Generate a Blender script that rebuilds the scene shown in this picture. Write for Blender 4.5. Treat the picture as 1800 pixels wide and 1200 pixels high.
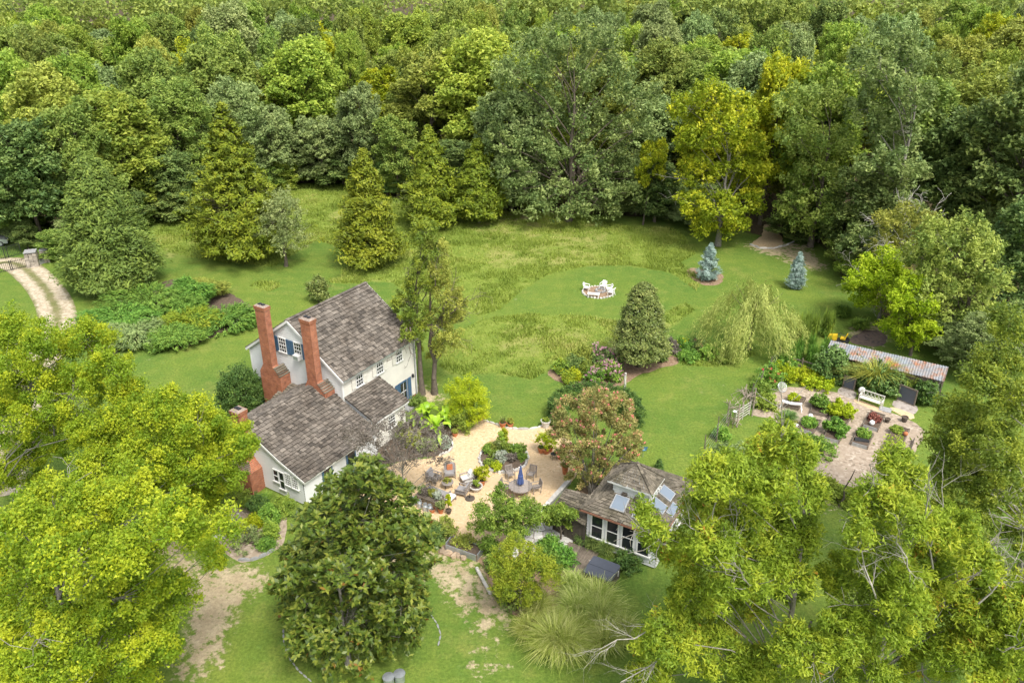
import bpy, math, random
import numpy as np
from mathutils import Vector, Matrix
for o in list(bpy.data.objects): bpy.data.objects.remove(o)
SC = bpy.context.scene
COL = SC.collection
RAD = math.radians
# ---------------------------------------------------------------- camera
CAM_H, PITCH, LENS = 33.0, RAD(26.3), 28.0
cam_d = bpy.data.cameras.new('camera'); cam_d.lens = LENS; cam_d.sensor_width = 36; cam_d.sensor_fit = 'HORIZONTAL'
cam_d.clip_end = 5000; cam_d.clip_start = .5
cam = bpy.data.objects.new('camera', cam_d); COL.objects.link(cam)
cam.location = (0, 0, CAM_H); cam.rotation_euler = (math.pi/2 - PITCH, 0, 0)
SC.camera = cam
# ---------------------------------------------------------------- sky, sun, exposure
SUN_EL, SUN_AZ = RAD(57), RAD(150)      # azimuth measured clockwise from +Y (the view direction)
w = bpy.data.worlds.new('World'); SC.world = w; w.use_nodes = True
nt = w.node_tree; bg = nt.nodes['Background']
sky = nt.nodes.new('ShaderNodeTexSky'); sky.sky_type = 'NISHITA'; sky.sun_disc = False
sky.sun_elevation = SUN_EL; sky.sun_rotation = SUN_AZ; sky.air_density = 1.0; sky.dust_density = 4.0; sky.ozone_density = 1.0
hs = nt.nodes.new('ShaderNodeHueSaturation'); hs.inputs['Saturation'].default_value = .35
nt.links.new(sky.outputs[0], hs.inputs['Color']); nt.links.new(hs.outputs[0], bg.inputs['Color'])
bg.inputs['Strength'].default_value = .15
sl = bpy.data.lights.new('sun', 'SUN'); sl.energy = 1.7; sl.angle = RAD(12); sl.color = (1, .95, .86)
sun = bpy.data.objects.new('sun', sl); COL.objects.link(sun)
sd = Vector((math.sin(SUN_AZ)*math.cos(SUN_EL), math.cos(SUN_AZ)*math.cos(SUN_EL), math.sin(SUN_EL)))
sun.rotation_euler = (-sd).to_track_quat('-Z', 'Y').to_euler(); sun.location = (0, -20, 60)
SC.view_settings.view_transform = 'Standard'; SC.view_settings.look = 'None'
SC.view_settings.exposure = 0.88; SC.view_settings.gamma = 1; SC.view_settings.use_curve_mapping = False
SC.cycles.max_bounces = 5; SC.cycles.diffuse_bounces = 3; SC.cycles.glossy_bounces = 2; SC.cycles.transmission_bounces = 3
# ---------------------------------------------------------------- layout helpers
FPX = LENS/36*1800
Fv = np.array([0, math.cos(PITCH), -math.sin(PITCH)]); Uv = np.array([0, math.sin(PITCH), math.cos(PITCH)]); Rv = np.array([1., 0, 0])
def ray(x, y): return Fv + (x-900)/FPX*Rv + (600-y)/FPX*Uv
def P(x, y, z=0.0):
    """survey point of the photograph (1800x1200) on the level z -> world metres"""
    d = ray(x, y); return np.array([0, 0, CAM_H]) + d*((z-CAM_H)/d[2])
def PY(x, y, Y):
    d = ray(x, y); return np.array([0, 0, CAM_H]) + d*(Y/d[1])
def mpp(pt): return float((np.array(pt)-[0, 0, CAM_H]) @ Fv)/FPX      # metres per survey pixel there
def survey(bx, by, ty, wpx):
    b = P(bx, by); h = PY(bx, ty, b[1])[2]
    return b[0], b[1], h, wpx/2*mpp((b[0], b[1], h*.5))
rng = np.random.default_rng(7); random.seed(7)
# ---------------------------------------------------------------- mesh helpers
def mesh_np(name, V, idx, k, tint=None):
    """V (n,3); idx (m,k) faces of k corners; or list of arrays"""
    me = bpy.data.meshes.new(name); V = np.asarray(V, np.float32); idx = np.asarray(idx, np.int32); k = idx.shape[1]
    me.vertices.add(len(V)); me.vertices.foreach_set('co', V.ravel())
    me.loops.add(idx.size); me.loops.foreach_set('vertex_index', idx.ravel())
    me.polygons.add(len(idx)); me.polygons.foreach_set('loop_start', np.arange(0, idx.size, k, dtype=np.int32))
    if tint is not None:
        a = me.attributes.new('tint', 'FLOAT', 'FACE'); a.data.foreach_set('value', np.asarray(tint, np.float32))
    me.update(calc_edges=True); return me
def link(name, me, mat=None, parent=None, loc=None, rz=0, **props):
    o = bpy.data.objects.new(name, me); COL.objects.link(o)
    if mat is not None:
        me.materials.clear(); me.materials.append(mat)
    if parent is not None: o.parent = parent
    if loc is not None: o.location = loc
    o.rotation_euler.z = rz
    for a, b in props.items():
        if b is not None: o[a] = b
    return o
def thing(name, label, category, loc=(0, 0, 0), rz=0, group=None, scale=None):
    o = bpy.data.objects.new(name, None); COL.objects.link(o); o.location = loc; o.rotation_euler.z = rz
    o.empty_display_size = .3; o['label'] = label; o['category'] = category
    if group: o['group'] = group
    if scale is not None: o.scale = scale
    return o
def dup(root, loc, rz, label, group=None, scale=None):
    def cp(o, par):
        c = o.copy(); COL.objects.link(c); c.parent = par
        for ch in o.children: cp(ch, c)
        return c
    r = cp(root, None); r.location = loc; r.rotation_euler.z = rz; r['label'] = label
    if group: r['group'] = group
    if scale is not None: r.scale = scale
    return r
class MB:
    def __init__(s): s.v, s.f, s.t = [], [], []
    def add(s, V, Fc, t=.5):
        n = len(s.v); s.v += [tuple(map(float, q)) for q in V]; s.f += [tuple(n+i for i in fc) for fc in Fc]; s.t += [t]*len(Fc); return s
    def hexa(s, q, t=.5, bottom=True):
        Fc = [(4, 5, 6, 7), (0, 1, 5, 4), (1, 2, 6, 5), (2, 3, 7, 6), (3, 0, 4, 7)]
        if bottom: Fc.append((3, 2, 1, 0))
        return s.add(q, Fc, t)
    def box(s, c, d, rz=0, t=.5, taper=1.0):
        cs, sn = math.cos(rz), math.sin(rz); q = []
        for k, z in ((1, -d[2]/2), (taper, d[2]/2)):
            for a, b in ((-1, -1), (1, -1), (1, 1), (-1, 1)):
                x, y = a*d[0]/2*k, b*d[1]/2*k; q.append((c[0]+x*cs-y*sn, c[1]+x*sn+y*cs, c[2]+z))
        return s.hexa(q, t)
    def bar(s, a, b, w, h=None, t=.5, up=(0, 0, 1)):
        a, b = Vector(a), Vector(b); h = h or w; d = (b-a).normalized(); u = Vector(up)
        if abs(d.dot(u)) > .97: u = Vector((1, 0, 0))
        x = d.cross(u).normalized()*w/2; y = x.cross(d).normalized()*h/2
        q = [a-x-y, a+x-y, a+x+y, a-x+y, b-x-y, b+x-y, b+x+y, b-x+y]
        return s.add(q, [(0, 1, 2, 3), (7, 6, 5, 4), (0, 4, 5, 1), (1, 5, 6, 2), (2, 6, 7, 3), (3, 7, 4, 0)], t)
    def tube(s, a, b, r0, r1=None, n=8, t=.5, caps=True):
        a, b = Vector(a), Vector(b); r1 = r0 if r1 is None else r1; d = (b-a).normalized()
        u = Vector((0, 0, 1)) if abs(d.z) < .97 else Vector((1, 0, 0)); x = d.cross(u).normalized(); y = x.cross(d)
        q = [p+(x*math.cos(2*math.pi*i/n)+y*math.sin(2*math.pi*i/n))*r for p, r in ((a, r0), (b, r1)) for i in range(n)]
        Fc = [(i, (i+1) % n, n+(i+1) % n, n+i) for i in range(n)]
        if caps: Fc += [tuple(range(n))[::-1], tuple(range(n, 2*n))]
        return s.add(q, Fc, t)
    def path(s, pts, r, n=6, t=.5):
        for i in range(len(pts)-1):
            r0 = r[i] if isinstance(r, (list, tuple)) else r; r1 = r[i+1] if isinstance(r, (list, tuple)) else r
            s.tube(pts[i], pts[i+1], r0, r1, n, t)
        return s
    def lathe(s, prof, c=(0, 0, 0), n=16, t=.5):
        q = [(c[0]+r*math.cos(2*math.pi*i/n), c[1]+r*math.sin(2*math.pi*i/n), c[2]+z) for r, z in prof for i in range(n)]
        Fc = [(k*n+i, k*n+(i+1) % n, (k+1)*n+(i+1) % n, (k+1)*n+i) for k in range(len(prof)-1) for i in range(n)]
        return s.add(q, Fc, t)
    def prism(s, pts, z0, z1, t=.5):
        n = len(pts); q = [(p[0], p[1], z0) for p in pts]+[(p[0], p[1], z1) for p in pts]
        return s.add(q, [(i, (i+1) % n, n+(i+1) % n, n+i) for i in range(n)]+[tuple(range(n, 2*n)), tuple(range(n))[::-1]], t)
    def stone(s, c, d, rz=0, t=.5, j=.18, rnd=random):
        """rough block: two rings with jitter and a crowned top"""
        n = 7; q = []
        for z, k in ((0, 1.0), (.62, 1.0), (1, .72)):
            for i in range(n):
                a = 2*math.pi*i/n+rnd.uniform(-.2, .2); r = 1+rnd.uniform(-j, j)
                x, y = d[0]/2*k*r*math.cos(a), d[1]/2*k*r*math.sin(a)
                q.append((c[0]+x*math.cos(rz)-y*math.sin(rz), c[1]+x*math.sin(rz)+y*math.cos(rz), c[2]+z*d[2]))
        Fc = [(k*n+i, k*n+(i+1) % n, (k+1)*n+(i+1) % n, (k+1)*n+i) for k in range(2) for i in range(n)]+[tuple(range(2*n, 3*n))]
        return s.add(q, Fc, t)
    def build(s, name, mat, parent=None, smooth=False, loc=None, rz=0, **props):
        me = bpy.data.meshes.new(name); me.from_pydata(s.v, [], s.f)
        a = me.attributes.new('tint', 'FLOAT', 'FACE'); a.data.foreach_set('value', np.array(s.t, np.float32))
        if smooth: me.polygons.foreach_set('use_smooth', [True]*len(s.f))
        me.update(); return link(name, me, mat, parent, loc, rz, **props)
# ---------------------------------------------------------------- materials
def nodes(name):
    m = bpy.data.materials.new(name); m.use_nodes = True; t = m.node_tree; b = t.nodes['Principled BSDF']
    return m, t, b
def N(t, typ, **kw):
    n = t.nodes.new(typ)
    for k, v in kw.items():
        if k.startswith('_'): setattr(n, k[1:], v)
        else: n.inputs[k.replace('__', ' ')].default_value = v
    return n
def L(t, a, b): t.links.new(a, b)
def ramp(t, fac, stops):
    r = t.nodes.new('ShaderNodeValToRGB'); e = r.color_ramp.elements
    while len(e) < len(stops): e.new(.5)
    for i, (p, c) in enumerate(stops): e[i].position = p; e[i].color = (*c, 1)
    L(t, fac, r.inputs[0]); return r.outputs[0]
def math_(t, op, a, b=None, clamp=False):
    n = t.nodes.new('ShaderNodeMath'); n.operation = op; n.use_clamp = clamp
    for i, q in enumerate((a, b)):
        if q is None: continue
        if isinstance(q, (int, float)): n.inputs[i].default_value = q
        else: L(t, q, n.inputs[i])
    return n.outputs[0]
def mixc(t, fac, a, b, mode='MIX'):
    n = t.nodes.new('ShaderNodeMix'); n.data_type = 'RGBA'; n.blend_type = mode
    if isinstance(fac, (int, float)): n.inputs[0].default_value = fac
    else: L(t, fac, n.inputs[0])
    for i, q in ((6, a), (7, b)):
        if isinstance(q, tuple): n.inputs[i].default_value = (*q, 1)
        else: L(t, q, n.inputs[i])
    return n.outputs[2]
def noise(t, scale, detail=4, rough=.6, vec=None):
    n = N(t, 'ShaderNodeTexNoise', Scale=scale, Detail=detail, Roughness=rough)
    if vec is None:
        tc = t.nodes.new('ShaderNodeTexCoord'); vec = tc.outputs['Object']
    L(t, vec, n.inputs['Vector']); return n.outputs['Fac']
def sc(c, k): return tuple(min(1, x*k) for x in c)
def surf(name, col, rough=.7, var=.25, scale=3, tint=0.0, bump=0, metal=0, col2=None, fine=0):
    """painted / stone / wood surface: base colour with noise and per piece variation"""
    m, t, b = nodes(name); f = noise(t, scale, 5, .65)
    c = ramp(t, f, [(.3, sc(col, 1-var)), (.7, col2 or sc(col, 1+var))])
    if tint:
        at = N(t, 'ShaderNodeAttribute', _attribute_name='tint')
        k = ramp(t, at.outputs['Fac'], [(0, (1-tint,)*3), (1, (1,)*3)]); c = mixc(t, 1.0, c, k, 'MULTIPLY')
    if fine:
        g = ramp(t, noise(t, scale*14, 2), [(.3, (1-fine,)*3), (.7, (1,)*3)]); c = mixc(t, 1.0, c, g, 'MULTIPLY')
    L(t, c, b.inputs['Base Color']); b.inputs['Roughness'].default_value = rough; b.inputs['Metallic'].default_value = metal
    if bump:
        bp = N(t, 'ShaderNodeBump', Strength=bump, Distance=.03); L(t, noise(t, scale*6, 4), bp.inputs['Height']); L(t, bp.outputs[0], b.inputs['Normal'])
    return m
LG = 1.7      # overall leaf reflectance
def leafmat(name, lo, mid, hi, trans=.28, rough=.55, hue=.0, val=.0, accent=None, spec=.25):
    """leaf colours from dark to bright by the leaf's own tint; each plant shifted a little; thin leaves let light through"""
    m, t, b = nodes(name); lo, mid, hi = sc(lo, LG), sc(mid, LG), sc(hi, LG*.95)
    at = N(t, 'ShaderNodeAttribute', _attribute_name='tint')
    st = [(.0, lo), (.5, mid), (.93, hi)]
    if accent: st += [(.96, accent)]
    c = ramp(t, at.outputs['Fac'], st)
    if hue or val:
        oi = t.nodes.new('ShaderNodeObjectInfo'); h = t.nodes.new('ShaderNodeHueSaturation')
        L(t, math_(t, 'ADD', math_(t, 'MULTIPLY', oi.outputs['Random'], hue), .5-hue/2), h.inputs['Hue'])
        r2 = math_(t, 'FRACT', math_(t, 'MULTIPLY', oi.outputs['Random'], 17.3))
        L(t, math_(t, 'ADD', math_(t, 'MULTIPLY', r2, val), 1-val/2), h.inputs['Value']); L(t, c, h.inputs['Color']); c = h.outputs[0]
    L(t, c, b.inputs['Base Color']); b.inputs['Roughness'].default_value = rough; b.inputs['Specular IOR Level'].default_value = spec
    if trans:
        tr = t.nodes.new('ShaderNodeBsdfTranslucent'); L(t, c, tr.inputs['Color'])
        mx = t.nodes.new('ShaderNodeMixShader'); mx.inputs[0].default_value = trans
        L(t, b.outputs[0], mx.inputs[1]); L(t, tr.outputs[0], mx.inputs[2]); L(t, mx.outputs[0], t.nodes['Material Output'].inputs['Surface'])
    return m
M = {}
M['bark'] = surf('bark', (.13, .105, .08), .9, .4, 4, bump=.4)
M['bark_grey'] = surf('bark_grey', (.24, .22, .19), .9, .35, 4, bump=.3)
M['bark_pale'] = surf('bark_pale', (.55, .52, .47), .9, .25, 4)
M['bark_dead'] = surf('dead_bark', (.38, .35, .31), .9, .3, 4)
M['white'] = surf('white_paint', (.7, .71, .71), .55, .06, 1.5, fine=.06)
M['cream'] = surf('cream_paint', (.68, .66, .59), .55, .06, 1.5, fine=.06)
M['blue'] = surf('blue_paint', (.055, .12, .21), .5, .15, 3)
M['trim'] = surf('trim_paint', (.74, .74, .72), .5, .05, 2)
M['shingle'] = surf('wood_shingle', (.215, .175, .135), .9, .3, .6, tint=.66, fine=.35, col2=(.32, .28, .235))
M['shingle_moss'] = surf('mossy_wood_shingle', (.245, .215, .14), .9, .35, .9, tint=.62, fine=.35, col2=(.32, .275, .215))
M['steel'] = surf('galvanised_steel', (.42, .45, .47), .4, .2, 5, metal=.6)
M['terracotta'] = surf('terracotta', (.45, .16, .065), .8, .25, 6)
M['teak'] = surf('weathered_teak', (.33, .29, .26), .8, .25, 8, tint=.4)
M['stone_white'] = surf('pale_stone', (.66, .64, .6), .85, .2, 4, tint=.4, bump=.3)
M['stone_grey'] = surf('grey_stone', (.36, .36, .36), .85, .2, 4, tint=.3, bump=.3)
M['stone_tan'] = surf('tan_stone', (.46, .35, .24), .9, .25, 4, tint=.4, bump=.4)
M['wood_old'] = surf('old_wood', (.27, .22, .17), .9, .35, 5, tint=.5, fine=.3)
M['wood_dark'] = surf('dark_wood', (.11, .09, .07), .9, .35, 5, tint=.5)
M['soil'] = surf('soil', (.14, .1, .07), .95, .4, 4, bump=.5, fine=.4)
M['plastic_white'] = surf('white_plastic', (.85, .85, .84), .4, .04, 3)
M['black'] = surf('black_metal', (.025, .026, .03), .5, .2, 5)
M['cushion'] = surf('grey_cushion', (.28, .27, .27), .9, .12, 6)
M['cushion_white'] = surf('white_cushion', (.78, .77, .74), .9, .06, 6)
M['yellow'] = surf('yellow_paint', (.75, .5, .03), .4, .1, 4)
M['slate'] = surf('tub_cover_vinyl', (.075, .085, .11), .55, .12, 2)
M['umbrella'] = surf('blue_canvas', (.075, .12, .3), .85, .2, 4)
M['lead'] = surf('lead_flashing', (.32, .33, .34), .6, .15, 3)
def brickmat():
    m, t, b = nodes('brick'); tc = t.nodes.new('ShaderNodeTexCoord'); s = t.nodes.new('ShaderNodeSeparateXYZ'); L(t, tc.outputs['Object'], s.inputs[0])
    cb = t.nodes.new('ShaderNodeCombineXYZ'); L(t, math_(t, 'ADD', s.outputs[0], s.outputs[1]), cb.inputs[0]); L(t, s.outputs[2], cb.inputs[1])
    br = N(t, 'ShaderNodeTexBrick', Scale=1, Color1=(.56, .16, .055, 1), Color2=(.38, .09, .036, 1), Mortar=(.42, .26, .18, 1))
    br.inputs['Mortar Size'].default_value = .014; br.inputs['Brick Width'].default_value = .21; br.inputs['Row Height'].default_value = .075; L(t, cb.outputs[0], br.inputs['Vector'])
    c = mixc(t, 1, br.outputs['Color'], ramp(t, noise(t, 2.2, 6, .7), [(.3, (.5, .46, .43)), (.7, (1.05, 1.05, 1.05))]), 'MULTIPLY')
    L(t, c, b.inputs['Base Color']); b.inputs['Roughness'].default_value = .9
    bp = N(t, 'ShaderNodeBump', Strength=.5, Distance=.02); L(t, br.outputs['Fac'], bp.inputs['Height']); bp.invert = True; L(t, bp.outputs[0], b.inputs['Normal'])
    return m
M['brick'] = brickmat()
def glassmat():
    m, t, b = nodes('window_glass'); b.inputs['Base Color'].default_value = (.02, .024, .028, 1); b.inputs['Roughness'].default_value = .08
    b.inputs['Specular IOR Level'].default_value = .7; return m
M['glass'] = glassmat()
m, t, b = nodes('skylight_glass'); b.inputs['Base Color'].default_value = (.2, .245, .3, 1); b.inputs['Roughness'].default_value = .12; M['skyglass'] = m
def speckle(name, cols, scale, rough=.95, big=None, bump=.4):
    """granular ground cover: cells of a few colours"""
    m, t, b = nodes(name); tc = t.nodes.new('ShaderNodeTexCoord')
    vo = N(t, 'ShaderNodeTexVoronoi', Scale=scale); L(t, tc.outputs['Object'], vo.inputs['Vector'])
    sp = t.nodes.new('ShaderNodeSeparateXYZ'); L(t, vo.outputs['Color'], sp.inputs[0])
    k = len(cols); c = ramp(t, sp.outputs[0], [(i/(k-1), q) for i, q in enumerate(cols)])
    if big:
        f = noise(t, big[0], 6, .65); c = mixc(t, ramp(t, f, [(.42, (0, 0, 0)), (.68, (1, 1, 1))]), c, big[1])
    L(t, c, b.inputs['Base Color']); b.inputs['Roughness'].default_value = rough
    bp = N(t, 'ShaderNodeBump', Strength=bump, Distance=.03); L(t, vo.outputs['Distance'], bp.inputs['Height']); bp.invert = True; L(t, bp.outputs[0], b.inputs['Normal'])
    return m
M['gravel'] = speckle('pea_gravel', [(.45, .31, .17), (.66, .48, .28), (.58, .42, .25), (.72, .56, .36)], 9, big=(.35, (.55, .41, .25)))
M['chips'] = speckle('wood_chips', [(.2, .155, .11), (.42, .34, .26), (.32, .25, .185), (.54, .46, .37)], 6, big=(.5, (.34, .27, .2)))
M['mulch'] = speckle('bark_mulch', [(.16, .1, .06), (.29, .19, .12), (.23, .15, .09), (.38, .28, .19)], 7, big=(.6, (.26, .18, .11)))
M['ash'] = speckle('burnt_soil', [(.05, .04, .04), (.16, .11, .09), (.1, .08, .07)], 5, big=(.8, (.17, .12, .09)))
M['rubble'] = speckle('broken_rock', [(.26, .22, .19), (.42, .37, .33), (.33, .29, .26)], 4, bump=1)
# leaves
M['maple'] = leafmat('maple_leaf', (.085, .155, .012), (.18, .245, .016), (.34, .365, .02), .38)
M['oak'] = leafmat('oak_leaf', (.085, .14, .014), (.175, .235, .02), (.31, .34, .03), .35, accent=(.42, .22, .03))
M['oak_dark'] = leafmat('dark_oak_leaf', (.055, .095, .013), (.115, .155, .018), (.22, .25, .025), .3)
M['magnolia'] = leafmat('magnolia_leaf', (.024, .044, .008), (.055, .085, .01), (.16, .175, .028), .14, .4, accent=(.22, .11, .025), spec=.3)
M['cedar'] = leafmat('cedar_foliage', (.052, .082, .008), (.11, .142, .01), (.19, .21, .016), .2, hue=.02, val=.12)
M['cypress'] = leafmat('cypress_foliage', (.055, .085, .018), (.11, .15, .028), (.19, .23, .042), .25, hue=.02, val=.15)
M['f_light'] = leafmat('light_green_leaf', (.09, .15, .022), (.19, .255, .036), (.31, .36, .055), .34, hue=.03, val=.35)
M['f_mid'] = leafmat('mid_green_leaf', (.075, .125, .026), (.155, .21, .042), (.26, .31, .065), .32, hue=.03, val=.35)
M['f_grey'] = leafmat('grey_green_leaf', (.085, .125, .045), (.165, .215, .075), (.28, .33, .125), .3, hue=.03, val=.3)
M['oak_far'] = leafmat('willow_oak_leaf', (.06, .1, .03), (.125, .17, .05), (.22, .265, .085), .3)
M['f_dark'] = leafmat('dark_green_leaf', (.05, .09, .025), (.1, .15, .04), (.185, .235, .06), .27, hue=.03, val=.35)
M['f_yellow'] = leafmat('yellowing_leaf', (.11, .15, .01), (.215, .255, .014), (.44, .42, .026), .35, hue=.015, val=.2)
M['f_olive'] = leafmat('olive_leaf', (.1, .135, .024), (.205, .235, .042), (.32, .335, .065), .32, hue=.025, val=.3)
M['willow'] = leafmat('willow_leaf', (.12, .16, .035), (.23, .265, .065), (.36, .38, .11), .32)
M['spruce'] = leafmat('blue_spruce_needle', (.07, .115, .09), (.15, .21, .18), (.29, .36, .33), .1)
M['holly'] = leafmat('holly_leaf', (.045, .07, .018), (.11, .14, .035), (.22, .24, .07), .15, .4)
M['box'] = leafmat('boxwood_leaf', (.02, .05, .012), (.05, .095, .02), (.1, .16, .03), .15)
M['juniper'] = leafmat('juniper_foliage', (.04, .085, .014), (.095, .165, .025), (.18, .26, .04), .2, hue=.05, val=.3)
M['bright'] = leafmat('bright_shrub_leaf', (.12, .18, .008), (.24, .3, .01), (.38, .42, .03), .35, hue=.03, val=.15)
M['green'] = leafmat('garden_leaf', (.05, .1, .016), (.12, .2, .03), (.23, .32, .05), .3, hue=.06, val=.4)
M['yellowshrub'] = leafmat('yellowish_shrub_leaf', (.08, .135, .014), (.165, .22, .02), (.29, .32, .03), .3, hue=.02, val=.2, accent=(.36, .26, .03))
M['smoke'] = leafmat('dusky_leaf', (.045, .036, .03), (.1, .085, .07), (.18, .16, .13), .15)
M['purple'] = leafmat('purple_flower_head', (.16, .07, .1), (.3, .16, .2), (.45, .28, .31), .2)
M['crape'] = leafmat('crape_myrtle_leaf', (.09, .11, .03), (.2, .2, .06), (.36, .28, .11), .3, accent=(.5, .2, .14))
M['pink'] = leafmat('pink_blossom', (.5, .13, .12), (.65, .2, .2), (.75, .35, .33), .3)
M['red'] = leafmat('red_blossom', (.3, .04, .04), (.42, .06, .06), (.48, .1, .1), .2)
M['banana'] = leafmat('banana_leaf', (.13, .24, .015), (.24, .37, .025), (.36, .48, .05), .35, .35, spec=.4)
M['grassblade'] = leafmat('ornamental_grass_blade', (.13, .18, .03), (.25, .3, .06), (.42, .43, .17), .3, hue=.02, val=.12)
M['meadow'] = leafmat('meadow_grass_blade', (.105, .155, .022), (.18, .225, .036), (.34, .32, .11), .3)
M['silver'] = leafmat('silver_leaf', (.13, .16, .12), (.22, .25, .19), (.34, .36, .29), .2)
M['redleaf'] = leafmat('dull_red_leaf', (.09, .03, .025), (.17, .06, .045), (.24, .11, .08), .2)
M['eave'] = surf('brown_red_eave_paint', (.28, .13, .085), .7, .2, 3)
M['fig'] = leafmat('fig_leaf', (.03, .07, .018), (.08, .14, .035), (.19, .27, .08), .2, .4)
# ================================================================ ground
def proj(X, Y):
    c = Y*Fv[1] + (-CAM_H)*Fv[2]; return 900+FPX*X/c, 600-FPX*(Y*Uv[1]-CAM_H*Uv[2])/c
def inpoly(px, py, poly):
    r = np.zeros(px.shape, bool); n = len(poly)
    for i in range(n):
        x1, y1 = poly[i]; x2, y2 = poly[(i+1) % n]
        if y1 == y2: continue
        r ^= ((y1 > py) != (y2 > py)) & (px < (x2-x1)*(py-y1)/(y2-y1)+x1)
    return r
MEADOW = [[(262, 410), (300, 385), (350, 372), (530, 326), (625, 326), (700, 360), (800, 370), (900, 372), (1000, 378), (1100, 398), (1185, 402), (1235, 440), (1195, 462), (1235, 490), (1225, 512), (1180, 480), (1110, 467), (1030, 468), (960, 484), (915, 512), (880, 545), (820, 560), (770, 552), (720, 520), (690, 497), (600, 488), (600, 470), (690, 462), (600, 440), (560, 420), (480, 470), (400, 462), (330, 452), (285, 440)],
          [(775, 600), (850, 560), (930, 552), (1040, 556), (1120, 572), (1205, 532), (1222, 545), (1175, 578), (1105, 590), (1060, 610), (1010, 632), (965, 652), (935, 667), (870, 655), (800, 662), (768, 640)],
          [(440, 502), (455, 495), (490, 495), (495, 503), (475, 512), (445, 511)], [(575, 490), (620, 485), (660, 492), (640, 498), (580, 498)],
          [(1190, 640), (1230, 620), (1280, 615), (1330, 622), (1290, 640), (1240, 645)]]
BARE = [[(270, 900), (350, 985), (470, 985), (490, 1030), (420, 1080), (390, 1210), (300, 1210), (320, 1080), (260, 960)],
        [(735, 985), (870, 965), (905, 1090), (880, 1130), (870, 1210), (835, 1210), (850, 1120), (780, 1050)], [(640, 940), (760, 960), (760, 1010), (640, 1000)],
        [(1440, 855), (1560, 860), (1560, 905), (1430, 890)], [(1480, 575), (1530, 560), (1570, 590), (1550, 615), (1490, 600)],
        [(690, 665), (770, 680), (800, 700), (770, 715), (690, 700)], [(1290, 425), (1420, 425), (1460, 480), (1400, 470)], [(870, 372), (1000, 376), (990, 392), (880, 385)]]
DRY = [[(560, 360), (700, 340), (690, 420), (560, 420)], [(820, 380), (1080, 385), (1080, 470), (840, 480)], [(860, 560), (1050, 560), (1060, 620), (870, 640)], [(280, 420), (340, 440), (320, 470), (270, 450)]]
WOODS = [(-400, 405), (60, 425), (110, 415), (180, 445), (270, 385), (345, 372), (530, 322), (625, 322), (700, 350), (800, 362), (900, 370), (1100, 380), (1190, 380), (1340, 415), (1440, 425), (1470, 470), (1560, 560), (1640, 610), (1700, 650), (1900, 650), (2600, 500), (2600, 100), (900, -85), (-1200, 60)]
fine_x = np.arange(-74, 74.1, .58); fine_y = np.arange(22, 128, .58)
xs = np.concatenate([[-3000, -1200, -500, -250, -150, -100, -84], fine_x, [84, 100, 150, 250, 500, 1200, 3000]])
ys = np.concatenate([[-1500, -500, -150, -40, 0, 12], fine_y, [131, 136, 145, 160, 200, 260, 400, 800, 1500, 3500]])
GX, GY = np.meshgrid(xs, ys)
ppx, ppy = proj(GX, np.maximum(GY, 5)); okk = GY > 14
def blur(a, k=2):
    a = a.astype(np.float32)
    for _ in range(k):
        b = a.copy(); b[1:-1, 1:-1] = (a[1:-1, 1:-1]*2+a[:-2, 1:-1]+a[2:, 1:-1]+a[1:-1, :-2]+a[1:-1, 2:])/6; a = b
    return a
def mask(polys, k=2):
    m = np.zeros(GX.shape, bool)
    for p in polys: m |= inpoly(ppx, ppy, p)
    return blur(m & okk, k)
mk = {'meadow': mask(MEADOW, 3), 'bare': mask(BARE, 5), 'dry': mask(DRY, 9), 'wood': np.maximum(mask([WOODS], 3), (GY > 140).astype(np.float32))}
nx, ny = len(xs), len(ys); ii = np.arange((ny-1)*nx).reshape(ny-1, nx)[:, :-1].ravel()
gm = mesh_np('ground', np.stack([GX.ravel(), GY.ravel(), np.zeros(GX.size)], 1), np.stack([ii, ii+1, ii+1+nx, ii+nx], 1), 4)
for k_, a_ in mk.items():
    at = gm.attributes.new(k_, 'FLOAT', 'POINT'); at.data.foreach_set('value', a_.ravel().astype(np.float32))
m, t, b = nodes('lawn_and_meadow')
tc = t.nodes.new('ShaderNodeTexCoord')
n1 = noise(t, .09, 6, .6); n2 = noise(t, .7, 5, .7); n3 = noise(t, 5.5, 3, .8); n4 = noise(t, .32, 8, .7)
lawn = ramp(t, n1, [(.35, (.11, .195, .034)), (.65, (.18, .245, .04))])
lawn = mixc(t, ramp(t, n2, [(.45, (0, 0, 0)), (.75, (.6, .6, .6))]), lawn, (.27, .3, .065))
lawn = mixc(t, ramp(t, n4, [(.5, (0, 0, 0)), (.72, (.55, .55, .55))]), lawn, (.11, .19, .035))
n5 = noise(t, 1.7, 6, .75)
lawn = mixc(t, ramp(t, n5, [(.55, (0, 0, 0)), (.7, (.7, .7, .7))]), lawn, (.16, .26, .06))
lawn = mixc(t, ramp(t, noise(t, .22, 9, .75), [(.56, (0, 0, 0)), (.74, (.6, .6, .6))]), lawn, (.34, .32, .1))
lawn = mixc(t, 1, lawn, ramp(t, n3, [(.3, (.55, .6, .55)), (.7, (1.12, 1.12, 1.05))]), 'MULTIPLY')
mead = ramp(t, n2, [(.3, (.15, .22, .035)), (.55, (.225, .285, .05)), (.78, (.35, .35, .11))])
mead = mixc(t, 1, mead, ramp(t, n3, [(.3, (.55, .6, .5)), (.7, (1.1, 1.1, 1.1))]), 'MULTIPLY')
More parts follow.
